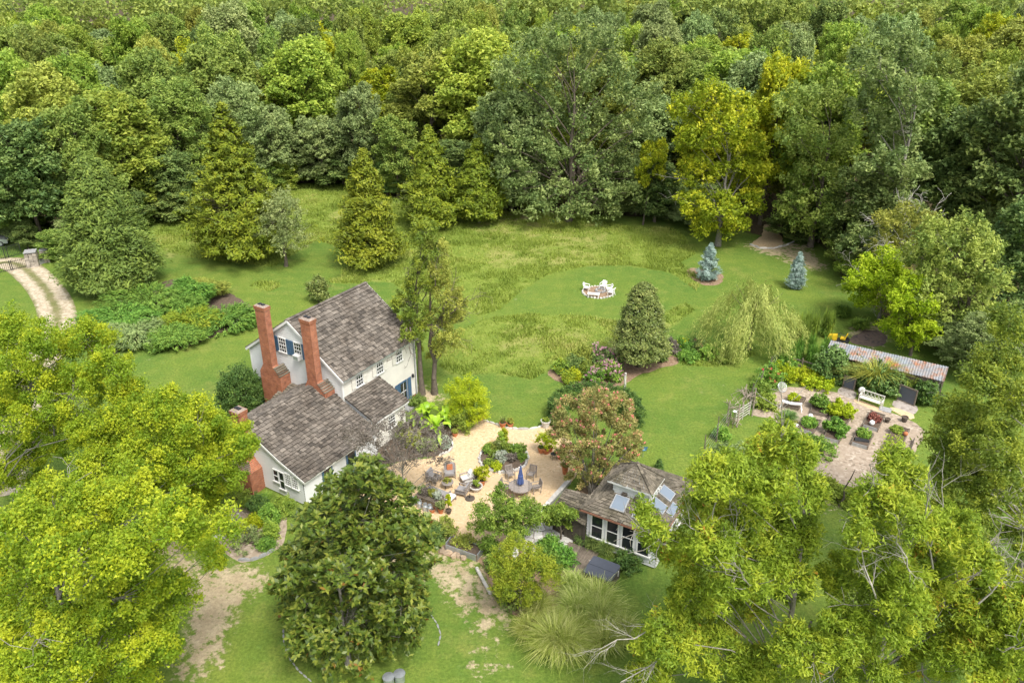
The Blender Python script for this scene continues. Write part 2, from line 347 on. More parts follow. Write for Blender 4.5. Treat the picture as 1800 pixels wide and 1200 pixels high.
def am(nm, src, gain=2.0, off=.5):
    a = N(t, 'ShaderNodeAttribute', _attribute_name=nm)
    v = math_(t, 'ADD', a.outputs['Fac'], math_(t, 'MULTIPLY', math_(t, 'SUBTRACT', src, .5), gain))
    q = t.nodes.new('ShaderNodeMapRange'); q.inputs[1].default_value = off-.12; q.inputs[2].default_value = off+.22; L(t, v, q.inputs[0]); return q.outputs[0]
c = mixc(t, am('meadow', n2, .5), lawn, mead)
c = mixc(t, math_(t, 'MULTIPLY', am('dry', n4, 2.2, .95), .5), c, (.36, .32, .12))
bare = mixc(t, 1, ramp(t, n2, [(.3, (.42, .33, .2)), (.7, (.6, .5, .33))]), ramp(t, n3, [(.3, (.6, .6, .6)), (.7, (1.05, 1.05, 1.05))]), 'MULTIPLY')
nb = math_(t, 'ADD', math_(t, 'MULTIPLY', n5, .65), math_(t, 'MULTIPLY', n4, .35))
c = mixc(t, am('bare', nb, 5.0, .72), c, bare)
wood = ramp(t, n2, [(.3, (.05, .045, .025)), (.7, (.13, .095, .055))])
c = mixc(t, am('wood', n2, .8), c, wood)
L(t, c, b.inputs['Base Color']); b.inputs['Roughness'].default_value = .95; b.inputs['Specular IOR Level'].default_value = .15
bp = N(t, 'ShaderNodeBump', Strength=.6, Distance=.12); L(t, n3, bp.inputs['Height']); L(t, bp.outputs[0], b.inputs['Normal'])
link('ground', gm, m, kind='structure')
def wpoly(pix, step=.5, jit=.07, seed=1):
    r = random.Random(seed); W = [P(*q) for q in pix]; out = []
    # smooth closed curve through the survey points (Catmull-Rom), then a ragged edge
    n = len(W)
    for i in range(n):
        p0, p1, p2, p3 = W[i-1], W[i], W[(i+1) % n], W[(i+2) % n]; k = max(2, int(np.linalg.norm(p2-p1)/step))
        for j in range(k):
            u = j/k; q = .5*((2*p1)+(-p0+p2)*u+(2*p0-5*p1+4*p2-p3)*u*u+(-p0+3*p1-3*p2+p3)*u**3)
            out.append((q[0]+r.uniform(-jit, jit), q[1]+r.uniform(-jit, jit)))
    return out
def sheet(name, pix, z, mat, jit=.07, seed=1, kind='structure', step=.5):
    pts = wpoly(pix, step, jit, seed); mb = MB(); mb.add([(x, y, z) for x, y in pts], [tuple(range(len(pts)))])
    o = mb.build(name, mat, kind=kind); 
    me = o.data
    if me.polygons[0].normal.z < 0: me.flip_normals()
    return o
PATIO = [(792, 762), (806, 742), (850, 738), (885, 750), (922, 755), (958, 748), (985, 755), (1012, 790), (1015, 830), (990, 862), (960, 900), (915, 950), (885, 975), (820, 955), (770, 925), (720, 905), (660, 900), (610, 890), (640, 850), (700, 812), (755, 805), (785, 790)]
sheet('patio', PATIO, .012, M['gravel'], .04, 3)
sheet('garden_floor', [(1322, 728), (1362, 690), (1400, 680), (1470, 690), (1540, 715), (1612, 745), (1622, 770), (1606, 800), (1585, 850), (1540, 862), (1480, 850), (1440, 835), (1400, 800), (1400, 768), (1375, 748), (1350, 735)], .012, M['chips'], .1, 4)
sheet('mulch_bed', [(962, 655), (985, 642), (1040, 625), (1085, 608), (1140, 612), (1196, 632), (1160, 648), (1118, 662), (1100, 675), (1050, 690), (985, 672)], .010, M['mulch'], .12, 5)
sheet('mulch_bed', [(1206, 478), (1218, 471), (1245, 476), (1268, 482), (1270, 494), (1262, 500), (1240, 502), (1218, 492)], .010, M['mulch'], .12, 6)
sheet('mulch_bed', [(150, 590), (230, 520), (330, 490), (440, 535), (450, 550), (400, 580), (330, 608), (270, 612), (230, 600), (180, 640)], .010, M['soil'], .15, 7)
sheet('mulch_bed', [(380, 905), (430, 880), (500, 900), (500, 950), (482, 968), (440, 987), (405, 980), (370, 930)], .010, M['chips'], .1, 8)
sheet('planting_bed', [(640, 800), (690, 755), (760, 735), (800, 745), (795, 765), (793, 785), (775, 800), (720, 806), (680, 815)], .016, M['soil'], .08, 9)
sheet('burnt_ground', [(1492, 598), (1512, 584), (1540, 580), (1560, 594), (1550, 606), (1520, 608)], .010, M['ash'], .15, 10)
sheet('planting_bed', [(735, 950), (790, 945), (860, 985), (905, 970), (960, 960), (1010, 960), (1040, 1010), (1000, 1050), (960, 1080), (910, 1085), (870, 1040), (838, 985), (780, 975)], .010, M['mulch'], .1, 12)
sheet('planting_bed', [(1010, 870), (1040, 840), (1085, 850), (1085, 880), (1030, 905)], .011, M['mulch'], .06, 14)
sheet('woodland_path', [(1345, 395), (1362, 398), (1375, 420), (1372, 433), (1340, 436), (1322, 428), (1338, 415)], .010, M['gravel'], .1, 13)
# driveway: two stony wheel tracks with a grassy crown
cl = [(-60, 470), (20, 462), (62, 488), (88, 520), (100, 550), (98, 580), (84, 615), (62, 650), (40, 690), (25, 740), (10, 800), (-10, 880)]
W = np.array([P(*q) for q in cl]); pts = []
for i in range(len(W)-1):
    p0, p1, p2, p3 = W[max(i-1, 0)], W[i], W[i+1], W[min(i+2, len(W)-1)]
    for j in range(10):
        u = j/10; pts.append(.5*((2*p1)+(-p0+p2)*u+(2*p0-5*p1+4*p2-p3)*u*u+(-p0+3*p1-3*p2+p3)*u**3))
pts = np.array(pts); tg = np.gradient(pts, axis=0); tg /= np.linalg.norm(tg, axis=1)[:, None]; sd_ = np.stack([-tg[:, 1], tg[:, 0]], 1)
ac = np.linspace(-1, 1, 13); V = []; A = []
for i in range(len(pts)):
    for a in ac: V.append((pts[i, 0]+sd_[i, 0]*a*1.75, pts[i, 1]+sd_[i, 1]*a*1.75, .014)); A.append(a)
k = len(ac); ii = np.arange((len(pts)-1)*k).reshape(-1, k)[:, :-1].ravel()
dm = mesh_np('driveway', V, np.stack([ii, ii+k, ii+k+1, ii+1], 1), 4)
at = dm.attributes.new('across', 'FLOAT', 'POINT'); at.data.foreach_set('value', np.array(A, np.float32))
dm.polygons.foreach_set('use_smooth', [True]*len(dm.polygons))
if dm.polygons[0].normal.z < 0: dm.flip_normals()
m, t, b = nodes('driveway_stone')
at = N(t, 'ShaderNodeAttribute', _attribute_name='across'); ab = math_(t, 'ABSOLUTE', at.outputs['Fac'])
d = math_(t, 'ABSOLUTE', math_(t, 'SUBTRACT', ab, .56))
q = math_(t, 'ADD', d, math_(t, 'MULTIPLY', math_(t, 'SUBTRACT', noise(t, 1.3, 6, .75), .5), .9))
vo = N(t, 'ShaderNodeTexVoronoi', Scale=4.5); tc = t.nodes.new('ShaderNodeTexCoord'); L(t, tc.outputs['Object'], vo.inputs['Vector']); sp = t.nodes.new('ShaderNodeSeparateXYZ'); L(t, vo.outputs['Color'], sp.inputs[0])
stone = ramp(t, sp.outputs[0], [(0, (.36, .29, .2)), (.5, (.46, .39, .28)), (1, (.55, .48, .36))])
gr = mixc(t, 1, ramp(t, noise(t, .8, 4), [(.3, (.15, .18, .04)), (.7, (.3, .26, .13))]), ramp(t, noise(t, 6, 3), [(.3, (.6, .6, .6)), (.7, (1, 1, 1))]), 'MULTIPLY')
c = mixc(t, ramp(t, q, [(.2, (0, 0, 0)), (.45, (1, 1, 1))]), stone, gr)
L(t, c, b.inputs['Base Color']); b.inputs['Roughness'].default_value = .95
bp = N(t, 'ShaderNodeBump', Strength=.6, Distance=.05); L(t, vo.outputs['Distance'], bp.inputs['Height']); bp.invert = True; L(t, bp.outputs[0], b.inputs['Normal'])
link('driveway', dm, m, kind='structure')

# ================================================================ foliage generators (numpy)
def unit(n, r=rng):
    v = r.normal(size=(n, 3)); return v/np.linalg.norm(v, axis=1)[:, None]
def norm(v): return v/np.maximum(np.linalg.norm(v, axis=1), 1e-6)[:, None]
def quads(pos, nrm, Ln, Wd, tint, axis=None, fold=0.0):
    """one diamond leaf per point; axis = leaf direction (else random in the leaf plane)"""
    n = len(pos); a = unit(n) if axis is None else axis
    a = norm(a-(a*nrm).sum(1)[:, None]*nrm); b = np.cross(nrm, a)
    Ln = np.broadcast_to(Ln, (n,))[:, None]; Wd = np.broadcast_to(Wd, (n,))[:, None]
    if not fold: return np.stack([pos-a*Ln/2-b*Wd/2, pos-a*Ln/2+b*Wd/2, pos+a*Ln/2], 1).reshape(-1, 3), np.arange(3*n).reshape(n, 3), np.clip(tint, 0, 1)
    V = np.stack([pos-a*Ln/2, pos+b*Wd/2+nrm*fold*Wd, pos+a*Ln/2, pos-b*Wd/2+nrm*fold*Wd], 1).reshape(-1, 3)
    return V, np.arange(4*n).reshape(n, 4), np.clip(tint, 0, 1)
def tubes(S, n=5):
    """S rows: p0(3) p1(3) r0 r1 -> verts, quads"""
    S = np.asarray(S, float); p0, p1, r0, r1 = S[:, :3], S[:, 3:6], S[:, 6], S[:, 7]; d = norm(p1-p0)
    u = np.where(np.abs(d[:, 2:3]) < .95, [[0, 0, 1.]], [[1., 0, 0]]); x = norm(np.cross(d, u)); y = np.cross(x, d)
    a = np.arange(n)*2*np.pi/n; ca, sa = np.cos(a), np.sin(a)
    ring = x[:, None]*ca[None, :, None]+y[:, None]*sa[None, :, None]
    V = np.concatenate([p0[:, None]+ring*r0[:, None, None], p1[:, None]+ring*r1[:, None, None]], 1).reshape(-1, 3)
    i = np.arange(n); q = np.stack([i, (i+1) % n, n+(i+1) % n, n+i], 1)
    return V, (q[None]+(np.arange(len(S))*2*n)[:, None, None]).reshape(-1, 4)
def clumps(C, Rc, n, Ln, Wd, flat=.9, up=.45, tc=None, shell=.3, jn=.95, lv=.5, droop=None, spray=.65):
    """n leaves on the shell of every clump (centres C, radii Rc)"""
    k = len(C); C = np.repeat(C, n, 0); R = np.repeat(np.broadcast_to(Rc, (k,)), n); d = unit(k*n)
    d[:, 2] = np.where(d[:, 2] < -.6, -d[:, 2], d[:, 2])
    pos = C+d*(R*(shell+(1-shell)*rng.random(k*n)**.6))[:, None]*[1, 1, flat]
    if spray:      # most leaves sit along a twig that reaches outwards
        o0 = C.mean(0)*[1, 1, 0]+[0, 0, C[:, 2].min()+.3*np.ptp(C[:, 2])]; ax0 = norm(C[::n]-o0)+[0, 0, .25]+unit(k)*.45; ax0 = np.repeat(norm(ax0), n, 0)
        uu = rng.random(k*n)*1.9-.7; lat = rng.normal(size=(k*n, 3))*[1, 1, .6]; lat -= (lat*ax0).sum(1)[:, None]*ax0
        sp_ = C+ax0*(R*uu)[:, None]+lat*(R*.36*(1.15-.45*uu))[:, None]; m_ = rng.random(k*n) < spray; pos = np.where(m_[:, None], sp_, pos)
    nr = norm(d*.8+np.array([0, 0, up])+unit(k*n)*jn)
    tcl = np.repeat(rng.random(k) if tc is None else tc, n); tint = tcl*(1-lv)+rng.random(k*n)*lv
    s = .7+.6*rng.random(k*n); ax = None if droop is None else norm(d+np.array([0, 0, droop]))
    return quads(pos, nr, Ln*s, Wd*s, tint, ax)
def lobe_clumps(lobes, per, rc, up=.25, inner=.68):
    """clump centres over the outside of a set of lobes (x,y,z,rx,rz)"""
    lobes = np.asarray(lobes, float); out = []; rad = []
    for i, (x, y, z, rx, rz) in enumerate(lobes):
        n = max(4, int(per*(rx/ max(lobes[:, 3].max(), .01))**1.6)); d = unit(n*2); d[:, 2] += up; d = norm(d); d = d[d[:, 2] > -.62][:n]
        q = np.array([x, y, z])+d*np.array([rx, rx, rz])*(.66+.46*rng.random(len(d)))[:, None]
        keep = np.ones(len(q), bool)
        for j, l in enumerate(lobes):
            if j != i: keep &= (((q-l[:3])/[l[3], l[3], l[4]])**2).sum(1) > inner**2
        out.append(q[keep]); rad.append(np.full(keep.sum(), rc)*(.55+.85*rng.random(keep.sum())))
    return np.concatenate(out), np.concatenate(rad)
def skeleton(h, lobes, C, r0, top=.8, lean=0, twigs=.5, fork=.22):
    """trunk, limbs to every lobe, twigs to a share of the clumps"""
    S = []; n = 7; tp = [np.array([lean*(i/n)**2+rng.normal()*.012*h*(i > 0)*.5, rng.normal()*.012*h*.5*(i > 0), top*h*i/n]) for i in range(n+1)]
    rr = [r0*(1.35 if i == 0 else 1-.8*i/n) for i in range(n+1)]
    for i in range(n): S.append([*tp[i], *tp[i+1], rr[i], rr[i+1]])
    lobes = np.asarray(lobes, float)
    for l in lobes:
        c = l[:3]; hd = np.hypot(c[0], c[1]); zs = np.clip(c[2]-.7*hd-.1*h, fork*h, top*h*.95); k = zs/(top*h)*n; i = min(int(k), n-1); b = tp[i]+(tp[i+1]-tp[i])*(k-i)
        mid = (b+c)/2+np.array([0, 0, .08*np.linalg.norm(c-b)])+rng.normal(size=3)*.04*np.linalg.norm(c-b); r = max(.025, r0*.26*(1-.4*k/n)*min(1, .4+l[3]*.4))
        S += [[*b, *mid, r, r*.7], [*mid, *c, r*.7, r*.35]]
        if C is not None and twigs > 0:
            dd = ((C-c)**2).sum(1); near = np.where(dd < (l[3]*1.25)**2)[0]
            for q in near[rng.random(len(near)) < twigs]:
                mm = (c+C[q])/2+rng.normal(size=3)*.08*l[3]; S += [[*c, *mm, r*.3, r*.2], [*mm, *C[q], r*.2, r*.07]]
    return S
def plant(name, label, cat, loc, parts, group=None, rz=0, scale=None):
    """parts: list of (part name, (V, idx[, tint]), material)"""
    o = thing(name, label, cat, loc, rz, group, scale)
    for nm, g, mt in parts:
        me = mesh_np(nm, g[0], g[1], g[1].shape[1], g[2] if len(g) > 2 else None); link(nm, me, mt, o)
    return o
def join(*gs):
    V, I, T, k = [], [], [], 0
    for g in gs: V.append(g[0]); I.append(g[1]+k); T.append(g[2]); k += len(g[0])
    return np.concatenate(V), np.concatenate(I), np.concatenate(T)
def dome_lobes(R, z0, z1, n, rl=.42, fill=.8, squash=1.0, top=1.0):
    """lobes filling an egg-shaped crown between z0 and z1"""
    out = []; zc, hz = (z0+z1)/2, (z1-z0)/2
    for i in range(n):
        u = (i+.5)/n; zz = -.85+1.75*u; a = i*2.399+rng.normal()*.25; rr = math.sqrt(max(.03, 1-zz*zz*.9))*(1-.18*zz*top)
        k = fill*(.7+.3*rng.random()); out.append((R*rr*k*math.cos(a)*.75, R*rr*k*math.sin(a)*.75, zc+hz*zz*.78, R*rl*(.8+.4*rng.random()), R*rl*squash*(.75+.3*rng.random())))
    return out
def broadleaf(name, label, cat, x, y, h, R, mat, lobes=None, nl=12, per=16, rc=.9, n=60, Ln=.4, Wd=.24, z0=.25, bark='bark', group=None, r0=None, twigs=.25, flat=.9, lv=.5, rl=.42, up=.45, droop=None, top=.8, extra=None, rz=0):
    if lobes is None: lobes = dome_lobes(R, z0*h, h, nl, rl)
    C, Rc = lobe_clumps(lobes, per, rc); S = skeleton(h, lobes, C, r0 or h*.018+.05, top=top, twigs=twigs)
    g = clumps(C, Rc, n, Ln, Wd, flat, up, lv=lv, droop=droop)
    pr = [('trunk', tubes(S), M[bark]), ('crown', g, M[mat])]
    if extra: pr += extra(C, Rc)
    return plant(name, label, cat, (x, y, 0), pr, group, rz)
def conifer(name, label, cat, x, y, h, R_, mat, n=900, Ln=.34, Wd=.16, z0=.06, power=.8, per=14, rc=.55, tops=1, bark='bark', group=None, ragged=.35, upl=.9, r0=None):
    """tapering evergreen: boughs in uneven tiers, each ending in upswept sprays"""
    R = R_*.86
    S = [[0, 0, 0, 0, 0, h*.96, r0 or h*.014+.05, .03]]; C = []; Rc = []
    sh = [(0., 0., 1.)]+[(rng.normal()*R*.32, rng.normal()*R*.32, .8+.15*rng.random()) for _ in range(tops-1)]
    ph = rng.random(24)*6.28; am = rng.random(24)
    for i in range(n):
        sx, sy, sh_ = sh[i % len(sh)]; u = rng.random()**1.25; zz = z0+(1-z0)*u; a = rng.random()*6.2832
        wob = 1+ragged*math.sin(a*3+ph[int(u*23)])*am[int(u*23)]+ragged*.5*rng.normal()
        rad = R*min(1, (1-u)**power*1.05+.02)*min(1, .55+u*6)*max(.35, wob)*(.62+.38*rng.random()**.5)
        k = (1-u*.75) if tops > 1 else 0
        c = np.array([rad*math.cos(a)+sx*(1-k), rad*math.sin(a)+sy*(1-k), h*sh_*zz+rad*.12]); C.append(c); Rc.append(rc*(.55+.75*(1-u))*(.7+.6*rng.random()))
        if i % 3 == 0: S.append([c[0]*.05, c[1]*.05, max(.2, c[2]-rad*.35), *c, .02+.05*(1-u), .012])
    C = np.array(C); Rc = np.array(Rc); m = len(C); CC = np.repeat(C, per, 0); RR = np.repeat(Rc, per); d = unit(m*per); pos = CC+d*(RR*rng.random(m*per)**.5)[:, None]*[1, 1, .7]
    out = norm(np.concatenate([CC[:, :2], np.zeros((m*per, 1))], 1)); ax = norm(out*.8+np.array([0, 0, upl])+unit(m*per)*.5); nr = norm(out*.5+np.array([0, 0, .8])+unit(m*per)*.7)
    s = .7+.6*rng.random(m*per); tint = np.repeat(rng.random(m), per)*.55+rng.random(m*per)*.45
    return plant(name, label, cat, (x, y, 0), [('trunk', tubes(S), M[bark]), ('crown', quads(pos, nr, Ln*s, Wd*s, tint, ax), M[mat])], group)
def blades(n, r0, h, reach, w, seed=None, seg=3, lean=None, tl=None):
    """arching grass blades from one tussock: strips of seg quads"""
    a = rng.random(n)*6.2832; b0 = r0*np.sqrt(rng.random(n)); hh = h*(.6+.5*rng.random(n)); rr = reach*(.35+.75*rng.random(n)); ww = w*(.7+.6*rng.random(n))
    d = np.stack([np.cos(a), np.sin(a), 0*a], 1); s = np.stack([-np.sin(a), np.cos(a), 0*a], 1); V = []
    for i in range(seg+1):
        u = i/seg; z = hh*(1.55*u-.75*u*u*(.6+.8*rr/reach)); p = d*(b0+rr*u**1.7)[:, None]+np.array([0, 0, 1])*np.maximum(z, .02)[:, None]; wd = (ww*(1-u*.85)/2)[:, None]; V += [p-s*wd, p+s*wd]
    V = np.stack(V, 1).reshape(-1, 3); k = 2*(seg+1); f = np.concatenate([[[2*i, 2*i+1, 2*i+3, 2*i+2]] for i in range(seg)], 0)
    I = (f[None]+(np.arange(n)*k)[:, None, None]).reshape(-1, 4); T = np.repeat(rng.random(n) if tl is None else np.clip(rng.normal(tl, .2, n), 0, 1), seg)
    return V, I, T
def shrub(name, label, cat, x, y, h, R, mat, nl=6, per=12, rc=.32, n=40, Ln=.16, Wd=.1, group=None, z0=.0, flowers=None, lv=.55, up=.6, droop=None, flat=.8):
    lb = dome_lobes(R, z0*h, h*.97, nl, .5)
    C, Rc = lobe_clumps(lb, per, rc); g = clumps(C, Rc, n, Ln, Wd, flat, up, lv=lv, droop=droop)
    S = []
    for l in lb: S.append([0, 0, 0, l[0], l[1], l[2], .035, .015])
    pr = [('stem', tubes(S, 4), M['bark']), ('foliage', g, M[mat])]
    if flowers:
        fm, k, fs = flowers; sel = rng.random(len(C)) < k; c2 = C[sel]; c2 = c2+np.array([0, 0, rc*.7]); pr.append(('blossom', clumps(c2, Rc[sel]*.55, 14, fs, fs*.8, .6, .8), M[fm]))
    return plant(name, label, cat, (x, y, 0), pr, group, rz=0)
# ================================================================ building helpers
def v3(*a): return np.array(a, float)
def shingles(mb, BL, BR, TR, TL, expo=.32, wid=.3, th=.085, r=random):
    BL, BR, TR, TL = map(lambda q: np.array(q, float), (BL, BR, TR, TL)); n = np.cross(BR-BL, TL-BL); n /= np.linalg.norm(n)
    if n[2] < 0: n = -n
    ln = max(np.linalg.norm(TL-BL), np.linalg.norm(TR-BR)); kc = max(1, int(round(ln/expo)))
    for i in range(kc):
        h0, h1 = i/kc, min(1, (i+1.12)/kc)
        a0, b0, a1, b1 = BL+(TL-BL)*h0, BR+(TR-BR)*h0, BL+(TL-BL)*h1, BR+(TR-BR)*h1
        w = np.linalg.norm(b0-a0)
        if w < .05: continue
        cuts = [0.]; 
        while cuts[-1] < 1: cuts.append(cuts[-1]+wid*r.uniform(.55, 1.5)/w)
        cuts[-1] = 1.
        for c0, c1 in zip(cuts, cuts[1:]):
            if c1-c0 < .02*min(1, .3/w): continue
            g = min(.012/w, (c1-c0)*.1); l = r.uniform(.7, 1.35)*th; dz = (a0-a1)/max(np.linalg.norm(a0-a1), 1e-6)*r.uniform(-.02, .035)
            p, q = a0+(b0-a0)*(c0+g)+dz, a0+(b0-a0)*(c1-g)+dz; s, u = a1+(b1-a1)*(c1-g), a1+(b1-a1)*(c0+g)
            mb.add([p, q, p+n*l, q+n*l, s+n*.004, u+n*.004], [(2, 3, 4, 5), (0, 2, 5), (1, 4, 3)], min(1, max(0, r.gauss(.55, .28)))); mb.add([p, q, p+n*l, q+n*l], [(0, 1, 3, 2)], 0.)  # butt faces at darkest tint: end grain, with the course shadow lines painted in
def claps(mb, o, e, n, z0, z1, lim, pitch=.21):
    """clapboards on the vertical wall o + e*a; lim(z) -> (a0, a1)"""
    o, e, n = v3(*o), v3(*e), v3(*n); k = int(round((z1-z0)/pitch)); hh = (z1-z0)/k; Z = v3(0, 0, 1)
    for i in range(k):
        za, zb = z0+i*hh, z0+(i+1)*hh; a0, a1 = lim(za+.001); b0, b1 = lim(zb-.001)
        if a1-a0 < .02: continue
        if b1 < b0: b0 = b1 = (b0+b1)/2
        A = lambda a, z, d: o+e*a+Z*z+n*d
        mb.add([A(a0, za, .042), A(a1, za, .042), A(b1, zb, .006), A(b0, zb, .006), A(a0, za, 0), A(a1, za, 0)], [(0, 1, 2, 3), (4, 5, 1, 0)], random.random())
def slab(mb, q, th=.07, t=.4):
    q = [v3(*a) for a in q]; n = np.cross(q[1]-q[0], q[3]-q[0]); n /= np.linalg.norm(n); n = n if n[2] > 0 else -n
    return mb.hexa([a-n*th for a in q]+q, t)
def window(par, c, e, n, w_, h_, cols, rows, fm='trim', name='window', fw=.07, sill=True, glass='glass', label=None):
    """c = centre of the sill line on the wall face; frame proud of the wall, glass set back in it, glazing bars"""
    c, e, n = v3(*c), v3(*e), v3(*n); Z = v3(0, 0, 1); f = MB()
    for s in (-1, 1): f.bar(c+e*s*(w_/2)+n*.03, c+e*s*(w_/2)+Z*h_+n*.03, fw, .09, up=n)
    f.bar(c-e*(w_/2+fw/2)+Z*h_+n*.034, c+e*(w_/2+fw/2)+Z*h_+n*.034, .1, fw*1.3, up=Z)
    o = f.build(name, M[fm], par)
    if label: o['label'] = label
    if sill: MB().bar(c-e*(w_/2+.09)+n*.06, c+e*(w_/2+.09)+n*.06, .14, .07, up=Z).build('sill', M['trim'], o)
    else: MB().bar(c-e*(w_/2+.03)+n*.03, c+e*(w_/2+.03)+n*.03, .09, .06, up=Z).build('sill', M[fm], o)
    g = MB(); g.bar(c+Z*.01+n*.031, c+Z*(h_-.01)+n*.031, w_-.02, .03, up=n); g.build('glass', M[glass], o)
    b = MB()
    for i in range(1, cols): a = c+e*(-w_/2+w_*i/cols)+n*.055; b.bar(a+Z*.03, a+Z*(h_-.03), .028, .03, up=n)
    for j in range(1, rows): z = Z*h_*j/rows; th = .05 if (rows % 2 == 0 and j == rows//2) else .028; b.bar(c-e*(w_/2-.03)+z+n*.056, c+e*(w_/2-.03)+z+n*.056, .033, th, up=Z)
    if b.v: b.build('glazing_bars', M[fm], o)
    return o
def shutter(par, c, e, n, w_, h_, mat):
    c, e, n = v3(*c), v3(*e), v3(*n); Z = v3(0, 0, 1); b = MB(); b.bar(c+n*.05, c+Z*h_+n*.05, w_, .035, up=n)
    for z in (.08, .5, .92): b.bar(c-e*w_*.46+Z*h_*z+n*.072, c+e*w_*.46+Z*h_*z+n*.072, .02, .09, up=Z)
    return b.build('shutter', M[mat], par)
M['soot'] = surf('sooty_mortar', (.3, .24, .2), .9, .4, 6)
# ================================================================ farmhouse   local x = along the ridge, y = across (from the garden front)
TH = RAD(57.67); Bc = P(602.5, 666, 5.5)
house = thing('farmhouse', 'white clapboard farmhouse with grey shingle roofs and tall brick chimneys', 'house', (Bc[0], Bc[1], 0), TH)
X0, X1, Y0, Y1, ZE, ZR, YR = .15, 8.35, .3, 9.8, 5.42, 8.85, 5.02
ex, ey, ez = v3(1, 0, 0), v3(0, 1, 0), v3(0, 0, 1)
def glim(z):
    if z <= ZE: return (Y0, Y1)
    k = (z-ZE)/(ZR-.05-ZE); return (Y0+(YR-Y0)*k, Y1+(YR-Y1)*k)
b = MB(); claps(b, (X0, 0, 0), ey, -ex, .25, ZR-.08, glim); b.build('wall', M['white'], house, label='white clapboard chimney gable')
b = MB(); claps(b, (X1, 0, 0), ey, ex, .25, ZR-.08, glim); b.build('wall', M['white'], house)
b = MB(); claps(b, (0, Y0, 0), ex, -ey, .25, ZE, lambda z: (X0, X1)); b.build('wall', M['cream'], house, label='cream clapboard garden front')
b = MB(); claps(b, (0, Y1, 0), ex, ey, .25, ZE, lambda z: (X0, X1)); b.build('wall', M['white'], house)
MB().box(((X0+X1)/2, (Y0+Y1)/2, .13), (X1-X0-.06, Y1-Y0-.06, .26)).build('foundation', M['brick'], house)
for x, y in ((X0, Y0), (X1, Y0), (X0, Y1), (X1, Y1)): MB().box((x, y, ZE/2+.1), (.13, .13, ZE-.25)).build('corner_board', M['trim'], house)
rf = MB(); E0, E1, ZF = 0., 10.08, 5.28
slab(rf, [(-.02, E0, ZF), (8.5, E0, ZF), (8.5, YR, ZR), (-.02, YR, ZR)]); slab(rf, [(-.02, E1, ZF), (8.5, E1, ZF), (8.5, YR, ZR), (-.02, YR, ZR)])
roof = rf.build('roof', M['wood_dark'], house)
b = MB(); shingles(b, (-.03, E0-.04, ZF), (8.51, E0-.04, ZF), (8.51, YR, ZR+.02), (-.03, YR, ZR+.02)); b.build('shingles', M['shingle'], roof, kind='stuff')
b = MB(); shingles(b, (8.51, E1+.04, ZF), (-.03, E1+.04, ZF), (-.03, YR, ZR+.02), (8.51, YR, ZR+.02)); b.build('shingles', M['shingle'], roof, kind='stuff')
b = MB()
for s, x in ((0, -.05), (1, 8.53)):
    for y0, y1 in ((E0, YR), (E1, YR)): b.bar((x, y0, ZF-.09), (x, y1, ZR-.09), .05, .17, up=(0, 0, 1))
b.bar((-.03, E0+.02, ZF-.1), (8.5, E0+.02, ZF-.1), .06, .16); b.bar((-.03, E1-.02, ZF-.1), (8.5, E1-.02, ZF-.1), .06, .16)
b.build('fascia', M['trim'], roof)
b = MB()
i = 0; x = -.05
while x < 8.5:
    b.bar((x, YR-.02, ZR+.05), (min(8.53, x+.34), YR-.02, ZR+.065), .3, .035, t=random.random()); x += .3
b.build('ridge_cap', M['shingle'], roof)
def chimney(par, x0, x1, y0, y1, zb, zs, zt, by0, by1, bx0=None, zbase=0., name='chimney', xb=None):
    xb = x1 if xb is None else xb; bx0 = x0 if bx0 is None else bx0; b = MB(); q = lambda xa, xb, ya, yb, z: [(xa, ya, z), (xb, ya, z), (xb, yb, z), (xa, yb, z)]
    b.hexa(q(bx0, xb, by0, by1, zbase)+q(bx0, xb, by0, by1, zb)); b.hexa(q(bx0, xb, by0, by1, zb)+q(x0, x1, y0, y1, zs)); b.hexa(q(x0, x1, y0, y1, zs)+q(x0, x1, y0, y1, zt-.34))
    b.hexa(q(x0-.03, x1+.03, y0-.03, y1+.03, zt-.34)+q(x0-.05, x1+.05, y0-.05, y1+.05, zt-.2)); b.hexa(q(x0-.05, x1+.05, y0-.05, y1+.05, zt-.2)+q(x0-.06, x1+.06, y0-.06, y1+.06, zt-.04))
    o = b.build(name, M['brick'], par)
    c = MB(); c.hexa(q(x0-.02, x1+.02, y0-.02, y1+.02, zt-.04)+q(x0+.08, x1-.08, y0+.08, y1-.08, zt+.05)); c.build('mortar_cap', M['soot'], o)
    f = MB()
    for yy in (.32, .68): f.box(((x0+x1)/2, y0+(y1-y0)*yy, zt+.07), (.24, .22, .1))
    f.build('flue', M['black'], o); return o
c1 = chimney(house, -.86, -.32, 6.3, 7.28, 4.35, 5.05, 9.85, 5.6, 7.75, xb=.1)
c2 = chimney(house, -.86, -.28, 1.76, 2.68, 4.35, 5.05, 9.95, 1.05, 3.05, xb=.1)
for c_, ya, yb in ((c1, 5.6, 6.2), (c2, 1.05, 1.72)):
    b = MB()
    for k in range(5): z = 4.38+k*.13; yy = ya+(yb-ya)*(k/5); b.box((-.39, yy+.06, z+.05), (1.0, .2, .06), t=random.random())
    b.build('shoulder_tiles', M['shingle_moss'], c_)
